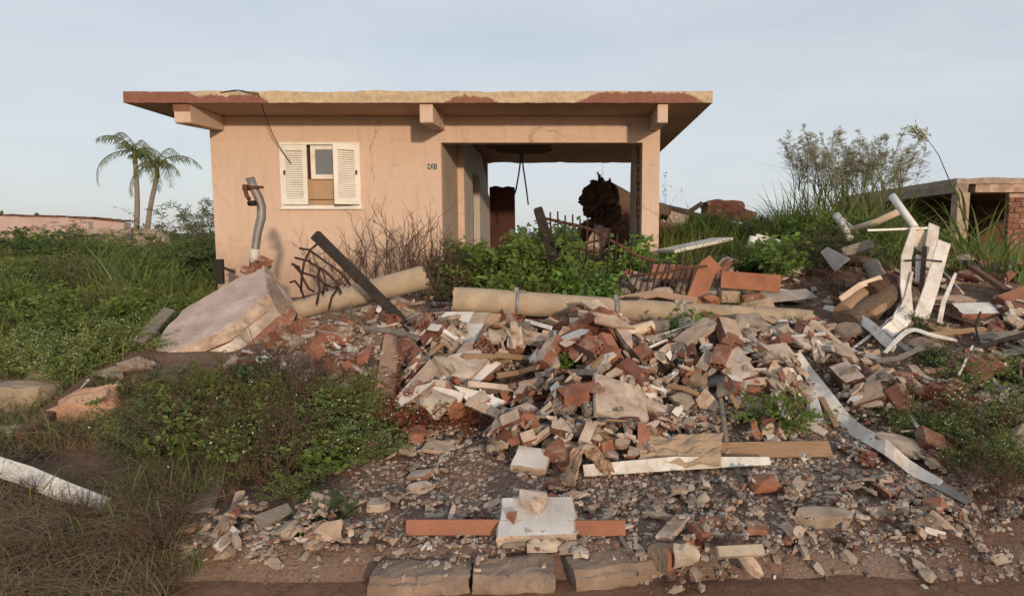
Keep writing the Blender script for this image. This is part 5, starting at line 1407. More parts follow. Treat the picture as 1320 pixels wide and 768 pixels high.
cable('black_strap', [at(1166, 336, 6.45), at(1190, 335, 6.4), at(1214, 337, 6.45)], .010, 'thin black strap tied round the white planks', 'cable', 5)

LS = [((1070, 372), (1130, 384), .05, 'wood_grey', 'thin grey lath left above the log pile'), ((1100, 352), (1160, 366), .04, 'wood_tan', 'thin brown lath across the tangle of branches'), ((1140, 392), (1230, 398), .05, 'wood_grey', 'grey lath crossing behind the foot of the planks'), ((1196, 404), (1262, 428), .06, 'wood_brown', 'dark lath sloping right from the white planks'), ((1228, 372), (1318, 384), .05, 'wood_tan', 'long pale lath on the right brick heap'), ((1200, 442), (1270, 432), .06, 'wood_tan', 'pale lath above the black branch'), ((1040, 440), (1100, 462), .05, 'white_board', 'whitish lath below the end of the fallen pole'), ((1128, 476), (1190, 470), .05, 'wood_grey', 'grey lath below the curved white strip'), ((1068, 452), (1140, 478), .04, 'white_board', 'thin white lath below the curved white strip'), ((1210, 352), (1240, 384), .06, 'white_board', 'white lath leaning right of the wide plank'),
      ((560, 470), (640, 478), .05, 'wood_tan', 'thin lath above the white tiled fragment'), ((640, 478), (708, 470), .05, 'wood_tan', 'thin lath in mid slope left of the bright bush'), ((690, 498), (770, 492), .06, 'wood_grey', 'flat grey lath left of the big beige slab'), ((860, 512), (900, 520), .04, 'wood_tan', 'short lath left of the pinkish tile'), ((940, 556), (985, 540), .04, 'wood_grey', 'short lath left of the round bush'), ((642, 496), (694, 486), .05, 'wood_tan', 'brown lath above the long plaster block'), ((1262, 520), (1318, 508), .05, 'wood_grey', 'grey lath among weeds at the right edge'), ((470, 432), (540, 446), .06, 'wood_grey', 'grey lath under the lower end of the charred beam')]
for (p0, p1, wd_, m_, lab) in LS:
    bstrip('wood_lath', [gp(p0[0], p0[1], .07), gp(*[(p0[0] + p1[0]) / 2, (p0[1] + p1[1]) / 2 + 1], .08), gp(p1[0], p1[1], .06)], wd_, .018, (.1, .8, .4), m_, lab, 'lath')
bstrip('white_strip', [(1100, 462, 'g'), (1128, 440, 'g'), (1150, 424, 'g'), (1166, 392, 6.2), (1176, 350, 6.4)], [.03, .05, .055, .05, .03], .012, (.8, .4, .3), 'white_board', 'thin white strip curving up against the left white plank', 'strip', smooth=4)
bstrip('white_strip', [(1140, 470, 'g'), (1170, 452, 'g'), (1200, 446, 'g'), (1232, 452, 'g')], [.03, .05, .05, .03], .012, (.2, .8, .4), 'white_board', 'thin white strip lying below the split brown plank', 'strip', smooth=4)
bstrip('white_strip', [(1210, 428, 'g'), (1216, 390, 6.3), (1232, 352, 6.6)], [.05, .045, .03], .012, (1, .2, .2), 'white_board', 'narrow white strip leaning right of the wide plank', 'strip')
bstrip('brown_strip', [(1196, 420, 'g'), (1188, 372, 6.5), (1192, 318, 6.75)], [.05, .05, .04], .03, (1, .2, 0), 'wood_brown', 'dark brown strip standing between the two white planks', 'strip')
# log pile
lg = []
for i, (a, c, r, m_, lab) in enumerate((((1092, 418, 5.95), (1150, 378, 6.5), .12, 'bark', 'thick pale split log at the front of the log pile'), ((1086, 404, 6.1), (1118, 372, 6.6), .10, 'wood_tan', 'shorter log behind the thick pale log'), ((1122, 412, 6.0), (1142, 382, 6.4), .07, 'wood_tan', 'thin upright log in front of the dark hollow'), ((1104, 432, 5.85), (1150, 424, 6.0), .10, 'wood_brown', 'dark log lying under the log pile'), ((1118, 380, 6.4), (1150, 366, 6.7), .13, 'root', 'dark reddish log at the top of the log pile'), ((1064, 330, 7.4), (1120, 340, 7.2), .07, 'wood_brown', 'dark log under the tangle of branches'), ((1122, 340, 7.0), (1140, 372, 6.7), .09, 'wood_grey', 'grey log beside the upright white plank'))):
    a, c = at(*a), at(*c); pth = [a.lerp(c, k / 6) for k in range(7)]
    b = MB().tube(pth, [r * (1 + .1 * mnoise.noise(Vector((k, i, 0)))) for k in range(7)], 10)
    b.v = [(x + r * .14 * mnoise.noise(Vector((x * 3.5, y * 2, z * 3.5))), y, z + r * .14 * mnoise.noise(Vector((x * 3.5 + 4, y * 2, z * 3.5)))) for x, y, z in b.v]
    b.build('log', M[m_], None, lab, 'log', origin=a)

# ---------------------------------------------------------------- scattered rubble, piece by piece, settled on what lies below
rr = random.Random(21)
cnt = {}
ZONES = [
 # name, polygon (x, y), count, size range, where, mix: concrete, plaster slab, brick, shard, hollow brick, wall fragment, splinter
 ('slope', [(-1.1, 4.25), (1.75, 4.3), (2.45, 5.9), (-1.4, 5.9)], 980, (.045, .30), 'in the rubble slope', (.22, .42, .14, .05, .02, .09, .06)),
 ('toe', [(-.45, 3.75), (1.9, 3.85), (2.0, 4.6), (-.7, 4.5)], 190, (.04, .20), 'at the foot of the rubble slope', (.26, .44, .14, .06, .01, .06, .03)),
 ('fore', [(-1.35, 2.84), (2.1, 2.95), (2.2, 4.5), (-1.2, 4.5)], 300, (.026, .12), 'on the gravel behind the kerb', (.38, .38, .12, .08, 0, .02, .02)),
 ('bank', [(-2.7, 4.5), (-1.1, 4.3), (-1.2, 6.2), (-2.5, 6.6)], 230, (.045, .22), 'on the earth bank', (.28, .28, .30, .05, .02, .05, .02)),
 ('heap', [(-2.15, 2.84), (-1.15, 2.84), (-1.3, 3.18), (-2.1, 3.18)], 64, (.03, .11), 'in the low stone heap', (.52, .38, .06, .02, 0, .01, .01)),
 ('behind', [(.2, 6.3), (3.0, 6.3), (2.9, 8.2), (.4, 8.4)], 170, (.08, .40), 'in the rubble behind the pole', (.20, .40, .22, .02, .02, .10, .04)),
 ('right', [(1.8, 4.2), (4.6, 4.2), (5.6, 6.6), (2.4, 6.2)], 560, (.045, .28), 'on the right slope', (.24, .34, .24, .05, .01, .06, .06)),
 ('edge', [(1.6, 3.05), (3.3, 3.2), (3.6, 4.4), (2.0, 4.4)], 170, (.026, .13), 'near the road', (.42, .36, .12, .08, 0, 0, .02)),
 ('brickheap', [(3.5, 6.3), (7.5, 6.3), (8.6, 9.5), (4.2, 9.0)], 430, (.07, .36), 'in the brick heap', (.12, .26, .46, .03, .02, .07, .04)),
  ('gutter', [(-1.5, 2.58), (2.4, 2.66), (2.4, 3.0), (-1.5, 2.80)], 80, (.02, .085), 'at the street edge', (.5, .36, .08, .06, 0, 0, 0)),
 ('leftback', [(-3.2, 5.9), (-1.2, 6.1), (-1.4, 7.6), (-3.4, 7.4)], 90, (.06, .24), 'around the shorter pole section', (.30, .40, .20, .04, 0, .04, .02)),
]
def in_poly(x, y, P):
    c = False; j = len(P) - 1
    for i in range(len(P)):
        if (P[i][1] > y) != (P[j][1] > y) and x < (P[j][0] - P[i][0]) * (y - P[i][1]) / (P[j][1] - P[i][1]) + P[i][0]: c = not c
        j = i
    return c
def sample(P):
    xs, ys = [p[0] for p in P], [p[1] for p in P]
    while True:
        x, y = rr.uniform(min(xs), max(xs)), rr.uniform(min(ys), max(ys))
        if in_poly(x, y, P): return x, y
LIMIT = 290
KN = ['concrete_chunk', 'plaster_slab', 'brick_fragment', 'white_shard', 'hollow_brick', 'wall_fragment', 'wood_splinter']
LM = [(l_, x, y) for l_, x, y in LAND if len(l_.split()) <= 12 and 'small' not in l_]
seen = {}
JOB = []
for zi, (zn, P, num, (s0, s1), suf, mixk) in enumerate(ZONES):
    my = sum(p[1] for p in P) / len(P); todo = []
    for _ in range(num):
        q = rr.random(); k = 0
        while q > mixk[k] and k < 6: q -= mixk[k]; k += 1
        s = s0 + (s1 - s0) * (rr.random() ** 2.6)
        todo.append([s, k, s / my])
    todo.sort(reverse=True); JOB.append(todo)
rank = {}
for k in range(7):
    v = sorted((t_[2] for z_ in JOB for t_ in z_ if t_[1] == k), reverse=True); rank[k] = v[LIMIT] if len(v) > LIMIT else 0
JV, JF, JM = [], [], []; jn = 0; JMATS = ['plaster_crumb', 'concrete_crumb', 'brick_crumb', 'white_face', 'aggregate', 'wood_tan']
JIDX = {'plaster': 0, 'concrete': 1, 'brick': 2, 'dark_brick': 2, 'orange_clay': 2, 'terracotta': 2, 'white_face': 3, 'aggregate': 4, 'wood_tan': 5, 'wood_grey': 5, 'white_board': 3}
for (zn, P, num, (s0, s1), suf, mixk), todo in zip(ZONES, JOB):
    for s, k, app in todo:
        for tr in range(25):
            x, y = sample(P)
            if zn == 'fore' and -1.35 < x < -.25 and 3.3 < y < 4.35 and rr.random() < .8: continue
            i_, j_ = int((x - HX0) / HS), int((y - HY0) / HS); e_ = int(s * .45 / HS)
            if PROT[max(0, j_ - e_):j_ + e_ + 1, max(0, i_ - e_):i_ + e_ + 1].mean() > .12: continue
            if y < 6.05 and -1.25 < x < 2.5 and 310 + (1.6 - HM[j_, i_] - s * .3) / y * 800 < (404 if x < .6 else 414): continue
            if HM[j_, i_] - tz(x, y) > (.13 if y < 5.4 else .09) + .08 * (s < .12): continue
            break
        else: continue
        yaw = rr.uniform(0, 6.3); sg = 22 if rr.random() < .18 else 7
        tl = (rr.gauss(0, sg), rr.gauss(0, sg)) if s > .06 else (0, 0)
        red = zn in ('right', 'brickheap', 'bank')
        if k == 0:
            kind, mats, size = rr.choice(('hull', 'hull', 'block')), rr.choice(('concrete', 'concrete', 'concrete', 'aggregate')), (s, s * rr.uniform(.5, .95), s * rr.uniform(.3, .65))
        elif k == 1:
            kind = rr.choice(('slab', 'slab', 'rect')); mats = rr.choice((('plaster', 'plaster'), ('plaster', 'plaster'), ('concrete', 'plaster'), ('concrete', 'concrete'), ('plaster', 'white_face')))
            size = (s * rr.uniform(1.2, 2.1), s * rr.uniform(.35, .8), max(.012, s * rr.uniform(.09, .22)))
        elif k == 2:
            kind = rr.choice(('hull', 'block', 'rect', 'shard')); mats = rr.choice(('brick', 'brick', 'dark_brick', 'dark_brick') if red else ('brick', 'brick', 'dark_brick', 'orange_clay', 'terracotta'))
            size = (s, s * rr.uniform(.4, .75), s * rr.uniform(.2, .5))
        elif k == 3:
            s *= .55; kind = 'shard'; mats = ('concrete', 'white_face'); size = (s, s * rr.uniform(.5, .9), max(.006, s * .12))
        elif k == 4:
            kind = rr.choice(('whole', 'broke', 'broke')); mats = 'brick'; size = (rr.uniform(.14, .20), .12, .09)
        elif k == 5:
            kind = rr.choice(('slab', 'rect', 'rect')); mats = rr.choice((('brick', 'plaster'), ('dark_brick', 'plaster'), ('brick', 'white_face'), ('brick', 'brick'), ('brick', 'concrete')))
            s = max(s, .09); size = (s * rr.uniform(1.0, 1.5), s * rr.uniform(.6, 1.0), max(.03, s * rr.uniform(.3, .5)))
        else:
            kind = 'rect'; mats = rr.choice(('wood_tan', 'wood_grey', 'wood_tan', 'white_board')); size = (s * rr.uniform(1.8, 3.4), rr.uniform(.015, .04), rr.uniform(.008, .018)); tl = (tl[0], rr.gauss(0, 9))
        nm = KN[k]
        noun = {0: 'concrete chunk', 1: 'plaster slab', 2: 'brick fragment', 3: 'shard', 4: 'hollow brick', 5: 'wall fragment', 6: 'splinter'}[k]
        top_m = mats if isinstance(mats, str) else mats[-1]
        hue = {'concrete': 'grey', 'aggregate': 'pebbly grey', 'plaster': 'tan', 'white_face': 'white', 'brick': 'red', 'dark_brick': 'dark red', 'orange_clay': 'orange', 'terracotta': 'terracotta', 'wood_tan': 'brown wood', 'wood_grey': 'grey wood', 'white_board': 'white'}[top_m]
        big = 'tiny' if s < .045 else 'small' if s < .08 else 'middling' if s < .15 else 'big'
        form = {'hull': 'angular', 'block': 'blocky', 'slab': 'flat', 'rect': 'squared', 'shard': 'pointed', 'whole': 'whole', 'broke': 'broken'}[kind]
        if k == 6: form = 'thin'
        lm = min(LM, key=lambda e_: (e_[1] - x) ** 2 + (e_[2] - y) ** 2); dx, dy = lm[1] - x, lm[2] - y
        rel = ('left of' if dx > 0 else 'right of') if abs(dx) > abs(dy) else ('in front of' if dy > 0 else 'behind')
        lab = f'{big} {form} {hue} {noun} {rel} {lm[0]}'
        if dx * dx + dy * dy > .8 or len(lab.split()) > 16: lab = f'{big} {form} {hue} {noun} {suf}'
        grp = seen.setdefault(lab, f'{noun}s {suf}')
        o = put(nm, kind, rr.randrange(20), mats, x, y, size, yaw, lab, 'brick' if k in (2, 4) else 'splinter' if k == 6 else 'rubble', grp, tilt=tl, follow=.9, sink=rr.uniform(.15, .45))
        if app <= rank[k]:      # too small and too many to pick apart: joined into one mass
            X = Matrix.LocRotScale(o.location, o.rotation_euler, o.scale); me = o.data; ms = mats if isinstance(mats, tuple) else (mats, mats)
            JV += [tuple(X @ v.co) for v in me.vertices]
            for f in me.polygons: JF.append(tuple(jn + q for q in f.vertices)); JM.append(JIDX[ms[f.material_index]])
            jn += len(me.vertices); bpy.data.objects.remove(o)
me = bpy.data.meshes.new('rubble_crumbs'); me.from_pydata(JV, [], JF)
for m_ in JMATS: me.materials.append(M[m_])
me.polygons.foreach_set('material_index', JM); me.update()
setp(ob('rubble_crumbs', me), 'small broken pieces of plaster, concrete and brick filling the rubble', 'rubble', kind='stuff')
# red earth and rubble on the skyline behind
for i, (px, py, Yq, dims, m_, lab) in enumerate(((932, 272, 15, (.9, .5, .45), 'dark_brick', 'dark red earth lump on the skyline right of the house'), (958, 278, 15, (.5, .4, .3), 'dark_brick', 'smaller dark red lump beside the skyline earth lump'), (872, 291, 13.2, (.55, .4, .42), 'concrete', 'pale concrete lump right of the porch column'), (850, 302, 12.6, (.6, .4, .3), 'dark_brick', 'dark lump at the foot of the porch column'), (782, 293, 12.9, (1.0, .6, .55), 'root', 'dark heap of wood under the root ball'), (806, 304, 12.2, (.7, .5, .5), 'dark_brick', 'dark heap behind the wall stub'), (770, 312, 11.8, (.5, .4, .3), 'plaster', 'tan lump under the dark heap in the porch'))):
    o = boulder('rubble_lump', px, py, Yq, dims, (10 * i, 8 * i, 40 * i), m_, lab, 'rubble', seed=30 + i)

# small stones and crumbs: one mass
def pebbles(n, seed):
    g = np.random.default_rng(seed)
    base = np.array([[1, 0, 0], [-1, 0, 0], [0, 1, 0], [0, -1, 0], [0, 0, 1], [0, 0, -1]], float)
    F = np.array([[0, 2, 4], [2, 1, 4], [1, 3, 4], [3, 0, 4], [2, 0, 5], [1, 2, 5], [3, 1, 5], [0, 3, 5]])
    cube = np.array([[x, y, z] for x in (-1, 1) for y in (-1, 1) for z in (-1, 1)], float) * .75
    CF = np.array([[0, 1, 3], [0, 3, 2], [4, 6, 7], [4, 7, 5], [0, 4, 5], [0, 5, 1], [2, 3, 7], [2, 7, 6], [0, 2, 6], [0, 6, 4], [1, 5, 7], [1, 7, 3]])
    polys = [(z[1], wgt) for z, wgt in zip(ZONES, (.20, .08, .32, .11, .05, .05, .10, .10, .05, .04, .02))]
    pts = []
    for P, wgt in polys:
        xs, ys = [p[0] for p in P], [p[1] for p in P]
        k = int(n * wgt); c = 0
        while c < k:
            x, y = g.uniform(min(xs) - .15, max(xs) + .15), g.uniform(min(ys), max(ys))
            if in_poly(x, y, P) or g.random() < .1: pts.append((x, y)); c += 1
    pts = np.array(pts); m = len(pts)
    ii = np.clip(((pts[:, 0] - HX0) / HS).astype(int), 0, len(hgx) - 1); jj = np.clip(((pts[:, 1] - HY0) / HS).astype(int), 0, len(hgy) - 1)
    z = HM[jj, ii]
    z = np.where(z > terr(pts[:, 0], pts[:, 1]) + .09, terr(pts[:, 0], pts[:, 1]) + .01, z)
    s = .0035 + .015 * g.random(m) ** 3.2 + (pts[:, 1] > 4.3) * .008 * g.random(m)
    V = cube[None] * (.75 + .5 * g.random((m, 8, 3)))
    V = V * s[:, None, None] * np.stack([.8 + .7 * g.random(m), .7 + .5 * g.random(m), .4 + .5 * g.random(m)], -1)[:, None]
    a = g.random(m) * 6.28; ca, sa = np.cos(a)[:, None], np.sin(a)[:, None]
    tl = g.normal(0, .3, m)[:, None]
    x, y, zz = V[..., 0], V[..., 1], V[..., 2]
    zz = zz + x * tl
    V = np.stack([x * ca - y * sa + pts[:, :1], x * sa + y * ca + pts[:, 1:], zz + z[:, None] + s[:, None] * .25], -1)
    T = CF[None] + (np.arange(m) * 8)[:, None, None]
    return np_mesh('gravel', V.reshape(-1, 3), T.reshape(-1, 3), M['pebble'])
setp(ob('gravel', pebbles(46000, 4)), 'grey and red gravel crumbs strewn between the rubble pieces', 'gravel', kind='stuff')

# ---------------------------------------------------------------- vegetation
def unit(a): return a / np.maximum(np.linalg.norm(a, axis=-1, keepdims=True), 1e-9)
LT = np.array([[0, 0, 0], [.32, .5, .10], [.72, .36, .06], [1, 0, -.10], [.72, -.36, .06], [.32, -.5, .10]])
def leaf_arr(P, D, S, wr, g, flat=.6):
    n = len(P); D = unit(D)
    U = g.normal(size=(n, 3)); U[:, 2] *= (1 - flat)
    U = unit(U - D * (U * D).sum(-1, keepdims=True)); W = np.cross(D, U)
    W = np.where(W[:, 2:3] < 0, -W, W)
    t_ = LT[None] * np.stack([S, S * wr, S], -1)[:, None]
    V = P[:, None] + t_[..., 0:1] * D[:, None] + t_[..., 1:2] * U[:, None] + t_[..., 2:3] * W[:, None]
    base = (np.arange(n) * 6)[:, None]
    Q = np.concatenate([base + np.array([[0, 1, 2, 3]]), base + np.array([[0, 3, 4, 5]])])
    return V.reshape(-1, 3), Q
def tubes_np(paths, r0, r1):
    n, k, _ = paths.shape
    d = unit(np.gradient(paths, axis=1))
    a = np.where(np.abs(d[..., 2:3]) > .9, np.array([1., 0, 0]), np.array([0, 0, 1.]))
    u = unit(np.cross(d, a)); v = np.cross(d, u)
    r = (r0 + (r1 - r0) * np.linspace(0, 1, k))[None, :, None] if np.isscalar(r0) else (r0[:, None] + (r1 - r0)[:, None] * np.linspace(0, 1, k)[None])[..., None]
    ring = [paths + r * (u * math.cos(q) + v * math.sin(q)) for q in (0, 2.094, 4.189)]
    V = np.stack(ring, 2).reshape(-1, 3)
    i = (np.arange(n) * k * 3)[:, None, None] + (np.arange(k - 1) * 3)[None, :, None]
    Q = []
    for q in range(3):
        Q.append(np.concatenate([i + q, i + (q + 1) % 3, i + 3 + (q + 1) % 3, i + 3 + q], -1).reshape(-1, 4))
    return V, np.concatenate(Q)
def cat(arrs):
    V, Q, o = [], [], 0
    for v, q in arrs: V.append(v); Q.append(q + o); o += len(v)
    return np.concatenate(V), np.concatenate(Q)
def bush(seed, n_st=40, H=.5, Rr=.4, k=8, tw=4, leafn=2400, ls=(.02, .035), wr=.5, droop=.35, flat=.15, low=.15, petiole=.02, sr=.004, flowers=0, fs=.012, upb=.3):
    g = np.random.default_rng(seed)
    az = g.random(n_st) * 6.283; ln = g.random(n_st) ** .6 * Rr
    hh = H * (.55 + .5 * g.random(n_st)) * (1 - .45 * (ln / Rr) ** 2)
    f = np.linspace(0, 1, k)
    base = np.stack([np.cos(az) * ln * .25, np.sin(az) * ln * .25, np.full(n_st, -.04)], -1)
    out = np.stack([np.cos(az) * ln, np.sin(az) * ln, np.zeros(n_st)], -1)
    pth = base[:, None] + out[:, None] * (f[None, :, None] ** 1.4)
    pth[..., 2] += hh[:, None] * (f + droop * (f - f * f) - droop * .3 * f ** 3)[None]
    pth += np.cumsum(g.normal(0, .025 * H, (n_st, k, 3)), 1) * f[None, :, None]
    paths = [pth]; m = n_st * tw
    if tw:
        si = np.repeat(np.arange(n_st), tw); fi = .25 + .75 * g.random(m)
        ki = np.minimum((fi * (k - 1)).astype(int), k - 2); fr = (fi * (k - 1) - ki)[:, None]
        p0 = pth[si, ki] * (1 - fr) + pth[si, ki + 1] * fr
        d = unit(g.normal(size=(m, 3)) * [1, 1, .6] + [0, 0, upb] + out[si] * .8 / Rr)
        L = H * (.15 + .25 * g.random(m)) * (1.15 - .5 * fi)
        ff = np.linspace(0, 1, 5)
        tp = p0[:, None] + d[:, None] * (L[:, None] * ff[None])[..., None]
        tp[..., 2] -= (L[:, None] * .25 * ff[None] ** 2)
        tp += np.cumsum(g.normal(0, .02 * H, (m, 5, 3)), 1) * ff[None, :, None]
    arr = [tubes_np(pth, sr, sr * .35)]
    if tw: arr.append(tubes_np(tp, sr * .5, sr * .25))
    st = cat(arr)
    # leaves
    nl1 = leafn // 3 if tw else leafn; i1 = g.integers(0, n_st, nl1); f1 = low + (1 - low) * g.random(nl1)
    k1 = np.minimum((f1 * (k - 1)).astype(int), k - 2); fr = (f1 * (k - 1) - k1)[:, None]
    P = [pth[i1, k1] * (1 - fr) + pth[i1, k1 + 1] * fr]
    if tw:
        nl2 = leafn - nl1; i2 = g.integers(0, m, nl2); f2 = g.random(nl2) * 4; k2 = np.minimum(f2.astype(int), 3); fr = (f2 - k2)[:, None]
        P.append(tp[i2, k2] * (1 - fr) + tp[i2, k2 + 1] * fr)
    P = np.concatenate(P)
    D = unit(g.normal(size=P.shape) * [1, 1, .55] + [0, 0, .15] + P * [1, 1, 0] * (.6 / Rr))
    P = P + D * petiole * g.random((len(P), 1))
    S = ls[0] + (ls[1] - ls[0]) * g.random(len(P))
    lf = leaf_arr(P, D, S, wr, g, flat)
    fl = None
    if flowers:
        tips = np.concatenate([pth[:, -1], tp[:, -1]]) if tw else pth[:, -1]
        tips = tips[np.argsort(-tips[:, 2] + g.normal(0, .1 * H, len(tips)))][:max(4, int(len(tips) * .7))]
        i = g.integers(0, len(tips), flowers); Pf = tips[i] + g.normal(0, .014, (flowers, 3)) + [0, 0, .015]
        fl = leaf_arr(Pf, g.normal(size=(flowers, 3)) + [0, 0, .8], np.full(flowers, fs) * (.6 + .8 * g.random(flowers)), .9, g, .5)
    return st, lf, fl
def plant_proto(name, arrs, stem_m, leaf_m, flower_m='flower', leafname='leaves'):
    st, lf, fl = arrs; out = [('stems', np_mesh('stems', *st, M[stem_m], smooth=True))]
    if lf is not None: out.append((leafname, np_mesh(leafname, *lf, M[leaf_m])))
    if fl is not None: out.append(('flowers', np_mesh('flowers', *fl, M[flower_m])))
    return (name, out)
def plant(pr, loc, scale, rz, label, cat_='plant', group=None, name=None, sxy=None):
    t_ = thing(name or pr[0], label, cat_, tuple(loc), group, rz)
    t_.scale = (scale * (sxy or 1), scale * (sxy or 1), scale)
    for nm, me in pr[1]: ob(nm, me, t_, kind=None if nm == 'stems' else 'stuff')
    return t_
gr_ = random.Random(77)
WEED = [plant_proto('flowering_weed', bush(i, 34, .42, .36, leafn=1500, ls=(.018, .036), wr=.45, flowers=70, fs=.0085, tw=6, sr=.0028), 'stem', 'weed') for i in (1, 2, 3)]
PALE = [plant_proto('flowering_weed', bush(70 + i, 40, .42, .36, leafn=1900, ls=(.018, .034), wr=.45, flowers=170, fs=.0085, tw=6, sr=.0028), 'stem', 'pale_weed') for i in (1, 2)]
DWEED = [plant_proto('leafy_weed', bush(10 + i, 34, .42, .36, leafn=1700, ls=(.018, .038), wr=.5, flowers=30, fs=.008, tw=6, sr=.0028), 'stem', 'dark_leaf') for i in (1, 2)]
REDW = [plant_proto('red_weed', bush(20 + i, 18, .36, .26, leafn=800, ls=(.018, .034), wr=.4, flowers=60, fs=.009, tw=4, sr=.004), 'red_stem', 'red_leaf') for i in (1, 2)]
SHRUB = [plant_proto('shrub', bush(30 + i, 44, 1.0, .75, leafn=3400, ls=(.045, .085), wr=.5, tw=6, sr=.008, petiole=.04), 'stem', mm) for i, mm in ((1, 'leaf'), (2, 'dark_leaf'), (3, 'leaf'))]
FINE = [plant_proto('feathery_shrub', bush(40 + i, 36, 1.0, .6, leafn=5200, ls=(.03, .06), wr=.16, tw=7, sr=.005, droop=.2), 'twig', mm) for i, mm in ((1, 'grey_leaf'), (2, 'field'))]
BROAD = [plant_proto('broadleaf_plant', bush(50 + i, 26, .8, .45, leafn=620, ls=(.07, .13), wr=.62, tw=4, sr=.006, petiole=.06, flat=.4), 'stem', mm) for i, mm in ((1, 'bright_leaf'), (2, 'leaf'))]
SMALLB = plant_proto('bright_bush', bush(60, 24, .30, .20, leafn=700, ls=(.025, .045), wr=.6, tw=4, sr=.003, flat=.35), 'stem', 'bright_leaf')
ROUND = plant_proto('green_bush', bush(66, 40, .36, .30, leafn=1700, ls=(.016, .03), wr=.6, tw=6, sr=.003, flat=.35), 'stem', 'leaf')
YELL = plant_proto('yellow_plant', bush(62, 14, .8, .5, leafn=160, ls=(.08, .16), wr=.6, tw=2, sr=.006, flat=.35), 'stem', 'yellow_leaf')
VINEP = plant_proto('vine_shoot', bush(64, 5, .9, .35, leafn=26, ls=(.03, .06), wr=.6, tw=2, sr=.003, flat=.35), 'stem', 'grey_leaf')
def twig_paths(seed, H, n0, depth=4, spread=.5):
    g = random.Random(seed); lv = [[] for _ in range(depth)]
    def grow(p, d, L, dep):
        pts = [p]; q = p.copy(); dd = d.copy()
        for s in range(4):
            dd = (dd + Vector((g.gauss(0, .16), g.gauss(0, .16), g.gauss(.03, .1)))).normalized()
            q = q + dd * L / 4; pts.append(q.copy())
        lv[dep].append(pts)
        if dep < depth - 1:
            for c in range(g.choice((2, 3, 3))):
                j = g.choice((2, 3, 4)); nd = (dd + Vector((g.gauss(0, spread), g.gauss(0, spread), g.gauss(.15, spread * .6)))).normalized()
                grow(pts[j], nd, L * g.uniform(.5, .8), dep + 1)
    for i in range(n0):
        a = g.random() * 6.28; grow(Vector((g.gauss(0, .05), g.gauss(0, .05), -.03)), Vector((math.cos(a) * .5, math.sin(a) * .5, 1)).normalized(), H * g.uniform(.3, .5), 0)
    arr = []; r = .010
    for L in lv:
        if L: arr.append(tubes_np(np.array([[list(p) for p in pt] for pt in L]), r, r * .55))
        r *= .62
    return cat(arr)
DRY = [plant_proto('dry_shrub', (twig_paths(s, 1.15, 6), None, None), 'twig', 'leaf') for s in (1, 2, 3)]
DEAD = [plant_proto('dead_twigs', (twig_paths(s, .8, 9, 4, .9), None, None), mm, 'leaf') for s, mm in ((11, 'grey_twig'), (12, 'twig'))]

def where(p): return p
def at_ground(px, py):
    p = G(px, py); p.z = tz(p.x, p.y); return p
# weeds of the left bank
LB = [(206, 560, 1.0, 'W', 'flowering weed left of the big bush, beside the sandstone block'), (225, 530, .9, 'D', 'dark green weed at the foot of the pink slab'), (255, 560, 1.15, 'W', 'flowering weed in the middle left of the bank'),
      (290, 535, 1.0, 'D', 'dark green weed under the front edge of the pink slab'), (330, 520, .95, 'D', 'dark green weed below the red brick right of the pink slab'), (375, 530, .9, 'D', 'dark leafy weed in front of the upright red brick'),
      (300, 590, 1.15, 'W', 'flowering weed above the upright grey plank'), (345, 600, 1.1, 'W', 'flowering weed above the short grey plank'), (390, 580, 1.15, 'W', 'flowering weed in the centre of the left bank'),
      (430, 600, 1.0, 'W', 'flowering weed left of the ribbed brick at the gravel edge'), (462, 570, .95, 'W', 'flowering weed touching the mud red board'), (420, 545, .95, 'W', 'flowering weed in front of the small square red brick'),
      (480, 590, .6, 'W', 'low flowering weed just behind the ribbed brick'), (325, 555, 1.1, 'W', 'flowering weed between the pink slab and the short grey plank'), (385, 640, .55, 'W', 'low weed on the soil above the big tan chunk'), (420, 672, .45, 'D', 'small dark weed behind the big tan chunk by the kerb'), (395, 688, .4, 'B', 'small bright leafed weed left of the big tan chunk')]
for i, (px, py, s, k, lab) in enumerate(LB):
    pr = {'W': WEED[i % 3], 'D': DWEED[i % 2], 'B': SMALLB}[k]
    plant(pr, at_ground(px, py), s, gr_.random() * 6, lab, 'weed', 'weeds of the left bank')
RW = [(505, 540, 1.0, 'red stemmed weed right of the mud red board'), (528, 560, .9, 'red stemmed weed behind the broken ribbed brick'), (552, 550, .9, 'red weed left of the white tiled fragment'), (585, 552, .8, 'red weed in front of the white tiled fragment'), (520, 510, .9, 'red weed below the red clay lump'), (612, 556, .6, 'low red weed right of the white tiled fragment'),
      (1195, 530, 1.0, 'red stemmed weed on the right slope below the black branch'), (1225, 548, .8, 'red weed beside the thin white sliver'), (1000, 492, .6, 'red weed above the round green bush'), (1305, 560, .8, 'red weed at the right edge'), (560, 475, .6, 'dry red weed in front of the large tiled wall'), (950, 480, .5, 'small red weed by the pale concrete lump')]
for i, (px, py, s, lab) in enumerate(RW):
    plant(REDW[i % 2], at_ground(px, py), s, gr_.random() * 6, lab, 'weed', 'red stemmed weeds')
RS = [(1240, 560, .9, 'flowering weed on the right slope left of centre'), (1285, 545, 1.0, 'flowering weed near the right edge above the grey lump'), (1265, 600, .8, 'flowering weed above the dry grass at lower right'), (1310, 500, 1.0, 'flowering weed at the right edge under the grey brown plank'), (1180, 560, .7, 'small weed beside the stack of roof tiles'), (1230, 500, .8, 'weed under the pale plank on the right slope'), (1145, 520, .6, 'small weed under the sharp white shard'), (1205, 470, .5, 'dark weed by the tan rounded chunk'), (1180, 430, .6, 'dark ivy like weed at the foot of the white planks'), (1310, 620, .7, 'weed beside the grey lump at the right edge')]
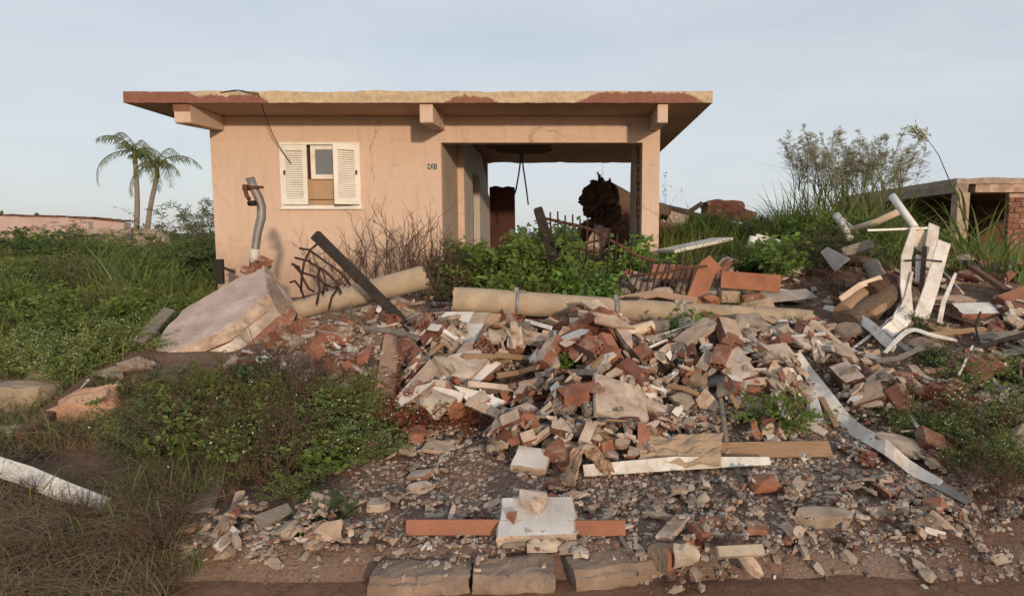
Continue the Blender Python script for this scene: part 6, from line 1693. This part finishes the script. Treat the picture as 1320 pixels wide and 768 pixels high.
for i, (px, py, s, lab) in enumerate(RS):
    plant(DWEED[i % 2] if 'dark' in lab else WEED[i % 3], at_ground(px, py), s, gr_.random() * 6, lab, 'weed', 'weeds of the right slope')
plant(SMALLB, at_ground(730, 486) + Vector((0, 0, .06)), .85, 1, 'small bright green bush sprouting in the middle of the rubble', 'bush')
plant(ROUND, at_ground(1000, 556) + Vector((0, 0, .03)), 1.0, 2, 'round green bush left of the long white gutter', 'bush')
plant(BROAD[1], at_ground(888, 462), .62, 2, 'broad leaved weed growing right of the rag', 'weed')
plant(DWEED[0], at_ground(880, 478), .9, 2, 'dark leafy weed under the broad leaved weed', 'weed')
plant(DWEED[1], at_ground(915, 470), .7, 4, 'dark leafy weed left of the big pale concrete lump', 'weed')
# porch front
PB = [(SHRUB[0], 640, 7.9, 1.0, 'green shrub in front of the white inner wall of the porch'), (SHRUB[2], 672, 7.7, 1.1, 'green shrub left of the dark post stump'), (BROAD[1], 700, 7.7, 1.25, 'green shrub around the dark post stump'), (BROAD[0], 735, 7.1, .75, 'bright broad leaved plant below the tall iron railing'), (BROAD[0], 776, 6.9, .62, 'bright heart leaved vine right beside the fallen pole'), (SHRUB[1], 742, 7.5, .62, 'dark shrub below the tall iron railing'),
      (BROAD[1], 660, 7.1, .75, 'broad leaved plant behind the left half of the fallen pole'), (FINE[1], 640, 7.2, .62, 'fine leaved olive shrub behind the end of the fallen pole'), (FINE[1], 690, 7.0, .5, 'low fine leaved shrub behind the fallen pole'), (FINE[0], 605, 8.4, .95, 'grey green feathery shrub at the porch corner'), (FINE[0], 588, 7.9, .8, 'grey feathery shrub beside the dry shrubs'), (FINE[0], 760, 7.1, .55, 'dark feathery shrub left of the crushed railing'), (BROAD[0], 820, 8.8, .9, 'vine with big leaves climbing the foot of the porch column'), (VINEP, 700, 9.0, 1.5, 'thin vine shoot rising above the porch shrubs'), (BROAD[1], 790, 8.6, .6, 'leafy plant behind the tall iron railing')]
for pr, px, Yq, s, lab in PB:
    x = (px - CX) / FPX * Yq; plant(pr, (x, Yq, tz(x, Yq)), s, gr_.random() * 6, lab, 'shrub', 'shrubs before the porch')
DP = [(425, 8.6, 1.0, 'leafless shrub under the left end of the shutters'), (465, 8.4, 1.1, 'leafless shrub under the window'), (505, 8.2, 1.25, 'leafless shrub right of the charred beam'), (545, 8.3, 1.35, 'tall leafless shrub left of the house number'), (580, 8.0, 1.15, 'leafless shrub at the porch corner'), (525, 7.6, .9, 'low leafless shrub above the pole section end'), (605, 7.6, .9, 'low leafless shrub left of the porch shrubs'), (565, 7.3, .8, 'low leafless shrub behind the gap between the two pole pieces')]
for i, (px, Yq, s, lab) in enumerate(DP):
    x = (px - CX) / FPX * Yq; plant(DRY[i % 3], (x, Yq, tz(x, Yq)), s, gr_.random() * 6, lab, 'dry shrub', 'leafless shrubs along the house wall')
for i, (px, py, s, lab) in enumerate(((450, 408, .55, 'grey tangle of dead twigs under the charred beam'), (480, 400, .5, 'grey dead twigs right under the charred beam'), (420, 402, .45, 'grey dead twigs under the bent iron grille'))):
    p = at(px, py, 6.0); p.z = tz(p.x, p.y); plant(DEAD[0], p, s, i, lab, 'dead twigs', 'grey dead twigs')
for i, (px, Yq, s, lab) in enumerate(((1085, 7.0, .75, 'dark tangle of dead branches left of the log pile'), (1120, 7.1, .8, 'dark tangle of dead branches behind the log pile'), (1150, 6.7, .6, 'dead branches beside the upright white plank'), (1070, 7.5, .7, 'dead branches under the pale grey panel'))):
    x = (px - CX) / FPX * Yq; plant(DEAD[1], (x, Yq, tz(x, Yq)), s, i * 2, lab, 'dead branches', 'dark dead branches in the right heap')
for i in range(22):
    p = G(gr_.uniform(-30, 250), gr_.uniform(570, 740))
    plant(DRY[i % 3], p, gr_.uniform(.16, .34), gr_.random() * 6, 'thin brown dry weed stalks in the dry grass at lower left', 'dry weed', 'dry weed stalks at lower left')
for i in range(14):
    p = G(gr_.uniform(1235, 1330), gr_.uniform(570, 680))
    plant(DRY[i % 3], p, gr_.uniform(.16, .32), gr_.random() * 6, 'thin brown dry weed stalks in the straw grass at lower right', 'dry weed', 'dry weed stalks at lower right')
for i, (px, py, pr_, s_, lab) in enumerate(((240, 585, 'B', .45, 'broad leaved weed at the lower left of the bank'), (345, 560, 'F', .5, 'feathery weed in the middle of the left bank'), (410, 610, 'B', .4, 'broad leaved weed at the foot of the left bank'), (275, 545, 'F', .55, 'feathery weed below the pink slab'), (365, 545, 'B', .42, 'broad leaved weed below the upright red brick'), (455, 540, 'F', .45, 'feathery weed left of the mud red board'), (185, 590, 'F', .45, 'feathery weed below the sandstone block'))):
    plant(BROAD[1] if pr_ == 'B' else FINE[i % 2], at_ground(px, py), s_, i, lab, 'weed', 'weeds of the left bank')
for i in range(13):
    p = G(gr_.uniform(170, 470), gr_.uniform(500, 640))
    plant(DRY[i % 3], p, gr_.uniform(.42, .68), gr_.random() * 6, 'brown dry stalks standing among the weeds of the left bank', 'dry weed', 'dry stalks on the left bank')
# vine shoots against the sky and on the trunk
plant(VINEP, at(775, 250, 12.9), .9, 1, 'thin shoots sprouting from the root ball', 'shoot'); plant(VINEP, at(858, 268, 12.6), .9, 3, 'thin shoots beside the right edge of the porch column', 'shoot')
# green mound on the right
k = 0
for i in range(46):
    for _ in range(50):
        x, y = gr_.uniform(1.7, 6.6), gr_.uniform(7.6, 13.5)
        px = CX + x / y * 800
        if 862 < px < 1190 and not (y < 8.3 and px < 930) and not (8.7 < y < 9.9 and px < 945): break
    pr = gr_.choice((SHRUB[0], SHRUB[1], SHRUB[2], FINE[1], FINE[0], WEED[0], WEED[1], BROAD[1], SHRUB[0]))
    s = gr_.uniform(.42, .8) * (2.0 if pr in WEED else 1) * (.75 if px < 1000 else 1)
    side = 'left' if px < 960 else 'middle' if px < 1080 else 'right'; dep = 'front' if y < 9 else 'centre' if y < 11 else 'back'
    hd = {'shrub': 'leafy green shrub', 'feathery_shrub': 'feathery olive shrub', 'flowering_weed': 'pale flowering weed', 'broadleaf_plant': 'broad leaved plant'}[pr[0]]
    plant(pr, (x, y, tz(x, y)), s, gr_.random() * 6, f'{"tall" if s > .9 else "low" if s < .55 else "middling"} {hd} at the {dep} {side} of the green mound right of the house', 'shrub', 'shrubs of the green mound')
plant(BROAD[0], (at(990, 345, 7.9).x, 7.9, tz(2.5, 7.9)), .62, 2, 'bright yellow green plant right behind the orange panel', 'plant')
plant(BROAD[0], (at(1000, 345, 8.2).x, 8.2, tz(2.7, 8.2)), .7, 4, 'bright green plant just right of the yellow green one', 'plant')
plant(YELL, at(1195, 300, 9.5) - Vector((0, 0, .55)), .9, 0, 'yellow leaved plant before the dark opening of the brick building', 'plant')
plant(YELL, at(1180, 305, 9.0) - Vector((0, 0, .55)), .8, 2, 'yellow leaved plant behind the crossing poles', 'plant')
# left field
for i in range(64):
    for _ in range(60):
        x, y = gr_.uniform(-15, -3.8), gr_.uniform(5.6, 17)
        px = CX + x / y * 800
        if -70 < px < 262 and not (y > 9 and px > 250): break
    pr = gr_.choice((SHRUB[0], SHRUB[1], SHRUB[2], SHRUB[0], FINE[1], FINE[0], WEED[0], BROAD[1]))
    top = .55 + .1 * max(0, (y - 6)) * (1.15 if px < 120 else .75)
    s = gr_.uniform(.75, 1.1) * min(top, 1.35) * (2.2 if pr in WEED else 1) 
    if px > 150: s *= .8
    side = 'far left' if px < 70 else 'middle' if px < 170 else 'house'; dep = 'front' if y < 8 else 'centre' if y < 12 else 'back'
    hd = {'shrub': 'leafy green shrub', 'feathery_shrub': 'feathery olive shrub', 'flowering_weed': 'tall flowering weed', 'broadleaf_plant': 'broad leaved plant'}[pr[0]]
    plant(pr, (x, y, tz(x, y)), s, gr_.random() * 6, f'{"tall" if s > 1.15 else "low" if s < .8 else "middling"} {hd} in the {dep} of the left thicket, {side} side', 'shrub', 'shrubs of the left thicket', sxy=1.25)
plant(SHRUB[1], (-6.25, 11.0, tz(-6.2, 11)), 1.35, 0, 'dark tall shrub touching the left corner of the house', 'shrub')
plant(FINE[0], (-7.0, 12.5, tz(-7, 12.5)), 2.0, 0, 'tall pale feathery shrub left of the house', 'shrub')
plant(FINE[0], (-8.0, 13.5, tz(-8, 13.5)), 2.0, 1, 'tall pale feathery shrub below the right palm', 'shrub')
for i in range(26):
    for _ in range(50):
        qx = gr_.uniform(-40, 178); p = G(qx, gr_.uniform(425, 492))
        if p.y < 8: break
    plant(PALE[i % 2], p, gr_.uniform(.55, .85), gr_.random() * 6, 'pale flowering weed in the flower carpet above the big stones at left', 'weed', 'flower carpet above the big stones', sxy=1.3)

# grasses (masses)
def blades(pts, H, wd, lean, g, seg=3):
    n = len(pts); az = g.random(n) * 6.283; d = np.stack([np.cos(az), np.sin(az), np.zeros(n)], -1); sd = np.stack([-np.sin(az), np.cos(az), np.zeros(n)], -1)
    sd = unit(sd + g.normal(0, .5, (n, 3)) * [1, 1, .2])
    f = np.linspace(0, 1, seg + 1); rows = []
    for q in f:
        c = pts + d * (H * lean * q ** 2)[:, None] + np.array([0, 0, 1]) * (H * (q - .35 * np.minimum(lean, 1.2) * q * q))[:, None]
        w_ = (wd * (1 - q ** 1.5) + .0006)[:, None]
        rows += [c - sd * w_, c + sd * w_]
    V = np.stack(rows, 1); m = 2 * (seg + 1)
    b_ = (np.arange(n) * m)[:, None]
    Q = np.concatenate([b_ + np.array([[2 * s, 2 * s + 1, 2 * s + 3, 2 * s + 2]]) for s in range(seg)])
    return V.reshape(-1, 3), Q
def scatter(n, poly_px, g, keep=None):
    """points on the terrain inside a region given by world polygon"""
    xs, ys = [p[0] for p in poly_px], [p[1] for p in poly_px]; out = []
    while len(out) < n:
        x, y = g.uniform(min(xs), max(xs)), g.uniform(min(ys), max(ys))
        if in_poly(x, y, poly_px) and (keep is None or keep(x, y)): out.append((x, y))
    out = np.array(out); return np.concatenate([out, terr(out[:, 0], out[:, 1])[:, None]], -1)
g_ = np.random.default_rng(99)
def clump(x, y): return float(vnoise(x, y, 2.2)) + float(vnoise(x, y, 6.0)) * .6 > -.12 + .35 * g_.random()
def clump3(x, y): return float(vnoise(x, y, 2.2)) + float(vnoise(x, y, 6.0)) * .6 > -.42 + .5 * g_.random()
def clump2(x, y): return float(vnoise(x, y, 2.0)) > -.3
P_ = scatter(30000, [(-5.5, 2.66), (-2.15, 2.82), (-1.9, 3.3), (-1.7, 4.1), (-2.6, 4.7), (-5.5, 4.7)], g_, clump3)
P_ = np.concatenate([P_, scatter(7000, [(-2.75, 2.56), (-1.75, 2.56), (-2.0, 3.15), (-2.9, 3.15)], g_)])
P_[:, 2] = np.maximum(P_[:, 2], 0)
H_ = (.03 + .20 * g_.random(len(P_)) ** 1.8)
setp(ob('dry_grass', np_mesh('dry_grass', *blades(P_, H_, np.full(len(P_), .0017), .5 + 1.8 * g_.random(len(P_)), g_), M['dry'])), 'tangled dry brown grass covering the lower left bank', 'grass', kind='stuff')
P_ = scatter(2600, [(-5.5, 2.82), (-2.2, 2.82), (-1.6, 4.1), (-2.6, 4.7), (-5.5, 4.7)], g_, clump)
H_ = .08 + .22 * g_.random(len(P_))
setp(ob('green_grass', np_mesh('green_grass', *blades(P_, H_, np.full(len(P_), .004), .3 + .9 * g_.random(len(P_)), g_), M['blade'])), 'sparse green grass among the dry grass at lower left', 'grass', kind='stuff')
P_ = scatter(4200, [(2.2, 3.55), (4.2, 3.5), (4.4, 4.6), (2.4, 4.4)], g_, clump)
P_ = P_[P_[:, 0] > 2.45 + .25 * g_.random(len(P_))]
H_ = .06 + .22 * g_.random(len(P_)) ** 1.3
setp(ob('dry_grass', np_mesh('dry_grass', *blades(P_, H_, np.full(len(P_), .0024), .3 + 1.1 * g_.random(len(P_)), g_), M['dry'])), 'dry straw grass at the lower right edge', 'grass', kind='stuff')
P_ = np.concatenate([scatter(26000, [(-16, 4.7), (-3.6, 4.7), (-4.2, 7), (-5.7, 10), (-9, 18), (-24, 18)], g_), scatter(5000, [(1.6, 8), (6.5, 7.6), (9, 13), (1.6, 14)], g_, clump2)])
H_ = (.14 + .42 * g_.random(len(P_)) ** 1.4) * (.8 + P_[:, 1] * .04)
setp(ob('field_grass', np_mesh('field_grass', *blades(P_, H_, .003 + .0006 * P_[:, 1], .3 + .8 * g_.random(len(P_)), g_), M['field'])), 'green grass of the left field and the mound behind the rubble', 'grass', kind='stuff')
P_ = np.concatenate([scatter(9000, [(-60, 17), (-6, 17), (-8, 45), (-80, 45)], g_), scatter(7000, [(1, 14), (30, 14), (60, 45), (-6, 45), (-2, 17)], g_)])
H_ = .35 + .6 * g_.random(len(P_))
setp(ob('far_grass', np_mesh('far_grass', *blades(P_, H_, .02 + .0008 * P_[:, 1], .2 + .8 * g_.random(len(P_)), g_, 2), M['field'])), 'far scrub grass on the land behind the houses', 'grass', kind='stuff')
# far scrub: one mass along the horizon
arr = []
for i in range(90):
    x, y = g_.uniform(-90, 110), g_.uniform(40, 90)
    n_ = 260; s_ = g_.uniform(1.0, 2.4) * (1.0 if -12 < x / y * 60 < 50 else .8)
    Pp = g_.normal(size=(n_, 3)) * [s_ * 1.3, s_ * .8, s_ * .42] + [x, y, .9 + s_ * .42]
    Pp[:, 2] = np.maximum(Pp[:, 2], .8)
    arr.append(leaf_arr(Pp, g_.normal(size=(n_, 3)), np.full(n_, .55) * (.6 + .8 * g_.random(n_)), .7, g_, .3))
setp(ob('far_scrub', np_mesh('far_scrub', *cat(arr), M['dark_leaf'])), 'dark line of scrub along the horizon', 'scrub', kind='stuff')
# grass tufts
def tuft(seed, n, H, wd, ln):
    g = np.random.default_rng(seed); pts = g.normal(0, .04 * H / .5, (n, 3)); pts[:, 2] = -.02
    return np_mesh('blades', *blades(pts, H * (.5 + .6 * g.random(n)), np.full(n, wd), ln * (.3 + g.random(n)), g, 5), M['blade'])
TUFT = [tuft(1, 60, .55, .005, .9), tuft(2, 26, .5, .006, .9)]
BLADES = tuft(3, 20, 1.1, .022, .9)
for px, py, me, s, lab in ((958, 424, TUFT[0], 1.0, 'tuft of long green grass before the end of the fallen pole'), (1030, 428, TUFT[1], .8, 'thin grass tuft right of the pale lump at the pole end'), (252, 742, TUFT[1], .55, 'yellow green grass tuft at the kerb in the low stone heap'), (1300, 600, TUFT[0], .7, 'grass tuft beside the grey lump at the right edge')):
    t_ = thing('grass_tuft', lab, 'grass', tuple(at_ground(px, py))); t_.scale = (s, s, s); ob('blades', me, t_)
for i, (px, Yq, s, lab) in enumerate(((1268, 8.4, 1.0, 'clump of wide grass blades before the brick building'), (1240, 9.4, 1.2, 'clump of wide grass blades at the concrete post'), (1300, 7.6, .8, 'clump of wide grass blades at the right edge of the heap'), (1120, 8.6, 1.0, 'clump of wide grass blades behind the white poles'), (1045, 9.2, 1.0, 'clump of wide grass blades under the plumed reeds'), (1010, 9.8, 1.0, 'clump of wide grass blades left under the plumed reeds'))):
    x = (px - CX) / FPX * Yq; t_ = thing('grass_tuft', lab, 'grass', (x, Yq, tz(x, Yq)), 'clumps of wide grass'); t_.scale = (s, s, s); t_.rotation_euler[2] = i; ob('blades', BLADES, t_)
TALL = [tuft(20 + i, 90, 1.25, .011, .55) for i in range(2)]
for i in range(22):
    for _ in range(40):
        Yq = gr_.uniform(8.4, 12.5); px = gr_.uniform(960, 1190); x = (px - CX) / FPX * Yq
        if not (Yq < 9 and px < 1010): break
    s = gr_.uniform(.55, .95) * (.7 if px < 1000 else 1)
    t_ = thing('tall_grass', f'{"tall" if s > .75 else "short"} bright grass clump on the {"left" if px < 1030 else "middle" if px < 1110 else "right"} {"front" if Yq < 9.8 else "back"} of the green mound', 'grass', (x, Yq, tz(x, Yq)), 'tall grass clumps on the green mound')
    t_.scale = (s * 1.6, s * 1.6, s); t_.rotation_euler[2] = i; ob('blades', TALL[i % 2], t_, kind='stuff')
for i in range(26):
    for _ in range(60):
        Yq = gr_.uniform(6.5, 14); px = gr_.uniform(-20, 258); x = (px - CX) / FPX * Yq
        if not (Yq > 9.5 and px > 248): break
    s = gr_.uniform(.5, .8) * min(1.25, .5 + .06 * Yq)
    t_ = thing('tall_grass', f'{"tall" if s > .75 else "short"} bright grass clump in the {"front" if Yq < 9 else "back"} of the left thicket, {"far left" if px < 80 else "middle" if px < 170 else "house"} side', 'grass', (x, Yq, tz(x, Yq)), 'tall grass clumps in the left thicket')
    t_.scale = (s * 1.7, s * 1.7, s); t_.rotation_euler[2] = i; ob('blades', TALL[i % 2], t_, kind='stuff')
# plumed reeds
def reed(seed, n, H, spread):
    g = np.random.default_rng(seed); k = 9; f = np.linspace(0, 1, k)
    az = g.random(n) * 6.283; ln = spread * g.random(n); hh = H * (.75 + .3 * g.random(n))
    b0 = np.stack([g.normal(0, .15, n), g.normal(0, .15, n), np.full(n, -.05)], -1)
    pth = b0[:, None] + np.stack([np.cos(az) * ln, np.sin(az) * ln, 0 * az], -1)[:, None] * (f ** 2)[None, :, None]
    pth[..., 2] += hh[:, None] * (f - .06 * f ** 3)[None]
    st = [tubes_np(pth, .008, .002)]
    P, D = [], []; br = []
    for i in range(n):
        for q in range(30):
            ff = .70 + .30 * g.random(); j = min(int(ff * (k - 1)), k - 2); fr = ff * (k - 1) - j
            p = pth[i, j] * (1 - fr) + pth[i, j + 1] * fr
            d = unit(np.array([g.normal(), g.normal(), .9])); L = H * .13 * (1.15 - ff) / .45 * (.5 + .6 * g.random())
            tt = np.linspace(0, 1, 4); bp = p + d * (L * tt)[:, None]; bp[:, 2] -= L * .4 * tt ** 2
            br.append(bp); m = 11; t2 = g.random(m)[:, None]
            P.append(p + d * L * t2 - np.array([0, 0, 1]) * L * .4 * t2 ** 2 + g.normal(0, .012, (m, 3))); D.append(d + g.normal(0, .5, (m, 3)) - [0, 0, .3])
    st.append(tubes_np(np.array(br), .0025, .0012))
    P, D = np.concatenate(P), np.concatenate(D)
    pl = leaf_arr(P, D, .022 + .018 * g.random(len(P)), .22, g, .3)
    m = n * 5; i = g.integers(0, n, m); j = g.integers(1, k - 4, m)
    bl = blades(pth[i, j], .5 + .5 * g.random(m), np.full(m, .010), .5 + .8 * g.random(m), g, 5)
    return st, pl, bl
for i, (px, Yq, n, H, sp, lab) in enumerate(((1040, 10.2, 13, 2.05, .55, 'leftmost clump of tall plumed reeds on the green mound'), (1065, 9.8, 13, 2.0, .5, 'second clump of tall plumed reeds from the left'), (1092, 10.0, 13, 1.9, .5, 'middle clump of tall plumed reeds on the green mound'), (1118, 9.9, 13, 2.05, .6, 'fourth clump of tall plumed reeds from the left'), (1140, 10.3, 13, 2.0, .6, 'rightmost clump of tall plumed reeds on the green mound'))):
    st, pl, bl = reed(200 + i, n, H, sp); x = (px - CX) / FPX * Yq
    t_ = thing('plumed_reed', lab, 'reeds', (x, Yq, tz(x, Yq)), 'tall plumed reeds')
    ob('culms', np_mesh('culms', *cat(st), M['stem']), t_); ob('plumes', np_mesh('plumes', *pl, M['plume']), t_, kind='stuff'); ob('blades', np_mesh('blades', *bl, M['blade']), t_)
t_ = thing('plumed_reed', 'single tall reed with drooping plume in front of the brick building', 'reed', tuple(at(1245, 300, 9.0)))
pts = [at(1250, 310, 9.0), at(1243, 285, 9.0), at(1236, 258, 9.0), at(1222, 228, 9.0), at(1210, 200, 9.0), at(1196, 180, 9.0), at(1178, 168, 9.0)]
MB().tube(pts, [.012, .011, .01, .008, .006, .004, .003], 5).build('culm', M['stem'], t_)
g = np.random.default_rng(5); m = 160; q = g.random(m)[:, None]
Pp = (np.array(pts[5]) * (1 - q) + np.array(pts[6]) * q) + g.normal(0, .035, (m, 3)) - t_.location
lf = leaf_arr(Pp, np.tile(np.array(pts[6] - pts[5]), (m, 1)) + g.normal(0, .12, (m, 3)), np.full(m, .07), .2, g)
ob('plume', np_mesh('plume', *lf, M['plume']), t_, kind='stuff')
bl = blades(np.array([list(p - t_.location) for p in (pts[0], pts[1], pts[1], pts[2])]), np.array([.7, .8, .6, .5]), np.full(4, .025), np.array([.9, 1.2, .8, 1.0]), g, 6)
ob('blades', np_mesh('blades', *bl, M['blade']), t_)
# palms
def palm(bpx, bpy, tpx, tpy, Yq, fr, label, seed):
    g = random.Random(seed); a, c = at(bpx, bpy, Yq), at(tpx, tpy, Yq); a.z = .7
    t_ = thing('palm_tree', label, 'palm', tuple(a), 'pair of palms')
    n = 10; pth = [a.lerp(c, i / n) + Vector((.12 * math.sin(i / n * 3.1) * (1 if seed % 2 else -1), 0, 0)) for i in range(n + 1)]
    MB().tube(pth, [.10 - .003 * i for i in range(n + 1)], 9).build('trunk', M['palm_trunk'], t_)
    top = pth[-1]
    MB().tube([top - Vector((0, 0, .1)), top + Vector((0, 0, .35)), top + Vector((0, 0, .6))], [.075, .07, .03], 8).build('crownshaft', M['field'], t_)
    top = top + Vector((0, 0, .35))
    for k in range(fr):
        az = k / fr * 6.283 + g.uniform(-.3, .3); L = g.uniform(1.0, 2.1); el = g.uniform(-.1, 1.35)
        h = Vector((math.cos(az), math.sin(az), 0)); b = MB(); m = 16; rp = []
        for i in range(m + 1):
            f = i / m; ang = el - 1.9 * f ** 1.3
            rp.append((rp[-1] + (h * math.cos(ang) + Vector((0, 0, math.sin(ang)))) * L / m) if rp else top.copy())
        b.tube(rp, [.022 * (1 - .8 * i / m) for i in range(m + 1)], 4)
        sd = Vector((-h.y, h.x, 0))
        for i in range(2, m + 1):
            d = (rp[i] - rp[i - 1]).normalized()
            for s in (-1, 1):
                for u in (0, .5):
                    if g.random() < .18: continue
                    p = rp[i - 1].lerp(rp[i], u); Lf = .48 * math.sin(math.pi * (.12 + .8 * (i + u) / (m + 1.5))) * g.uniform(.8, 1.1)
                    tip = p + (sd * s * .75 + d * .55 + Vector((0, 0, -.75 + g.uniform(-.3, .2)))).normalized() * Lf
                    md = p.lerp(tip, .5) + Vector((0, 0, .05 * Lf)); wv = d * .013
                    b.add([p - wv, p + wv, md + wv * 1.2, tip, md - wv * 1.2], [(0, 1, 2, 4), (4, 2, 3)])
        b.build('frond', M['palm_leaf'], t_, fix=False)
palm(168, 302, 174, 208, 22, 9, 'left palm tree with arching fronds behind the thicket', 3)
palm(186, 304, 203, 226, 22.6, 8, 'right palm tree leaning right behind the thicket', 4)
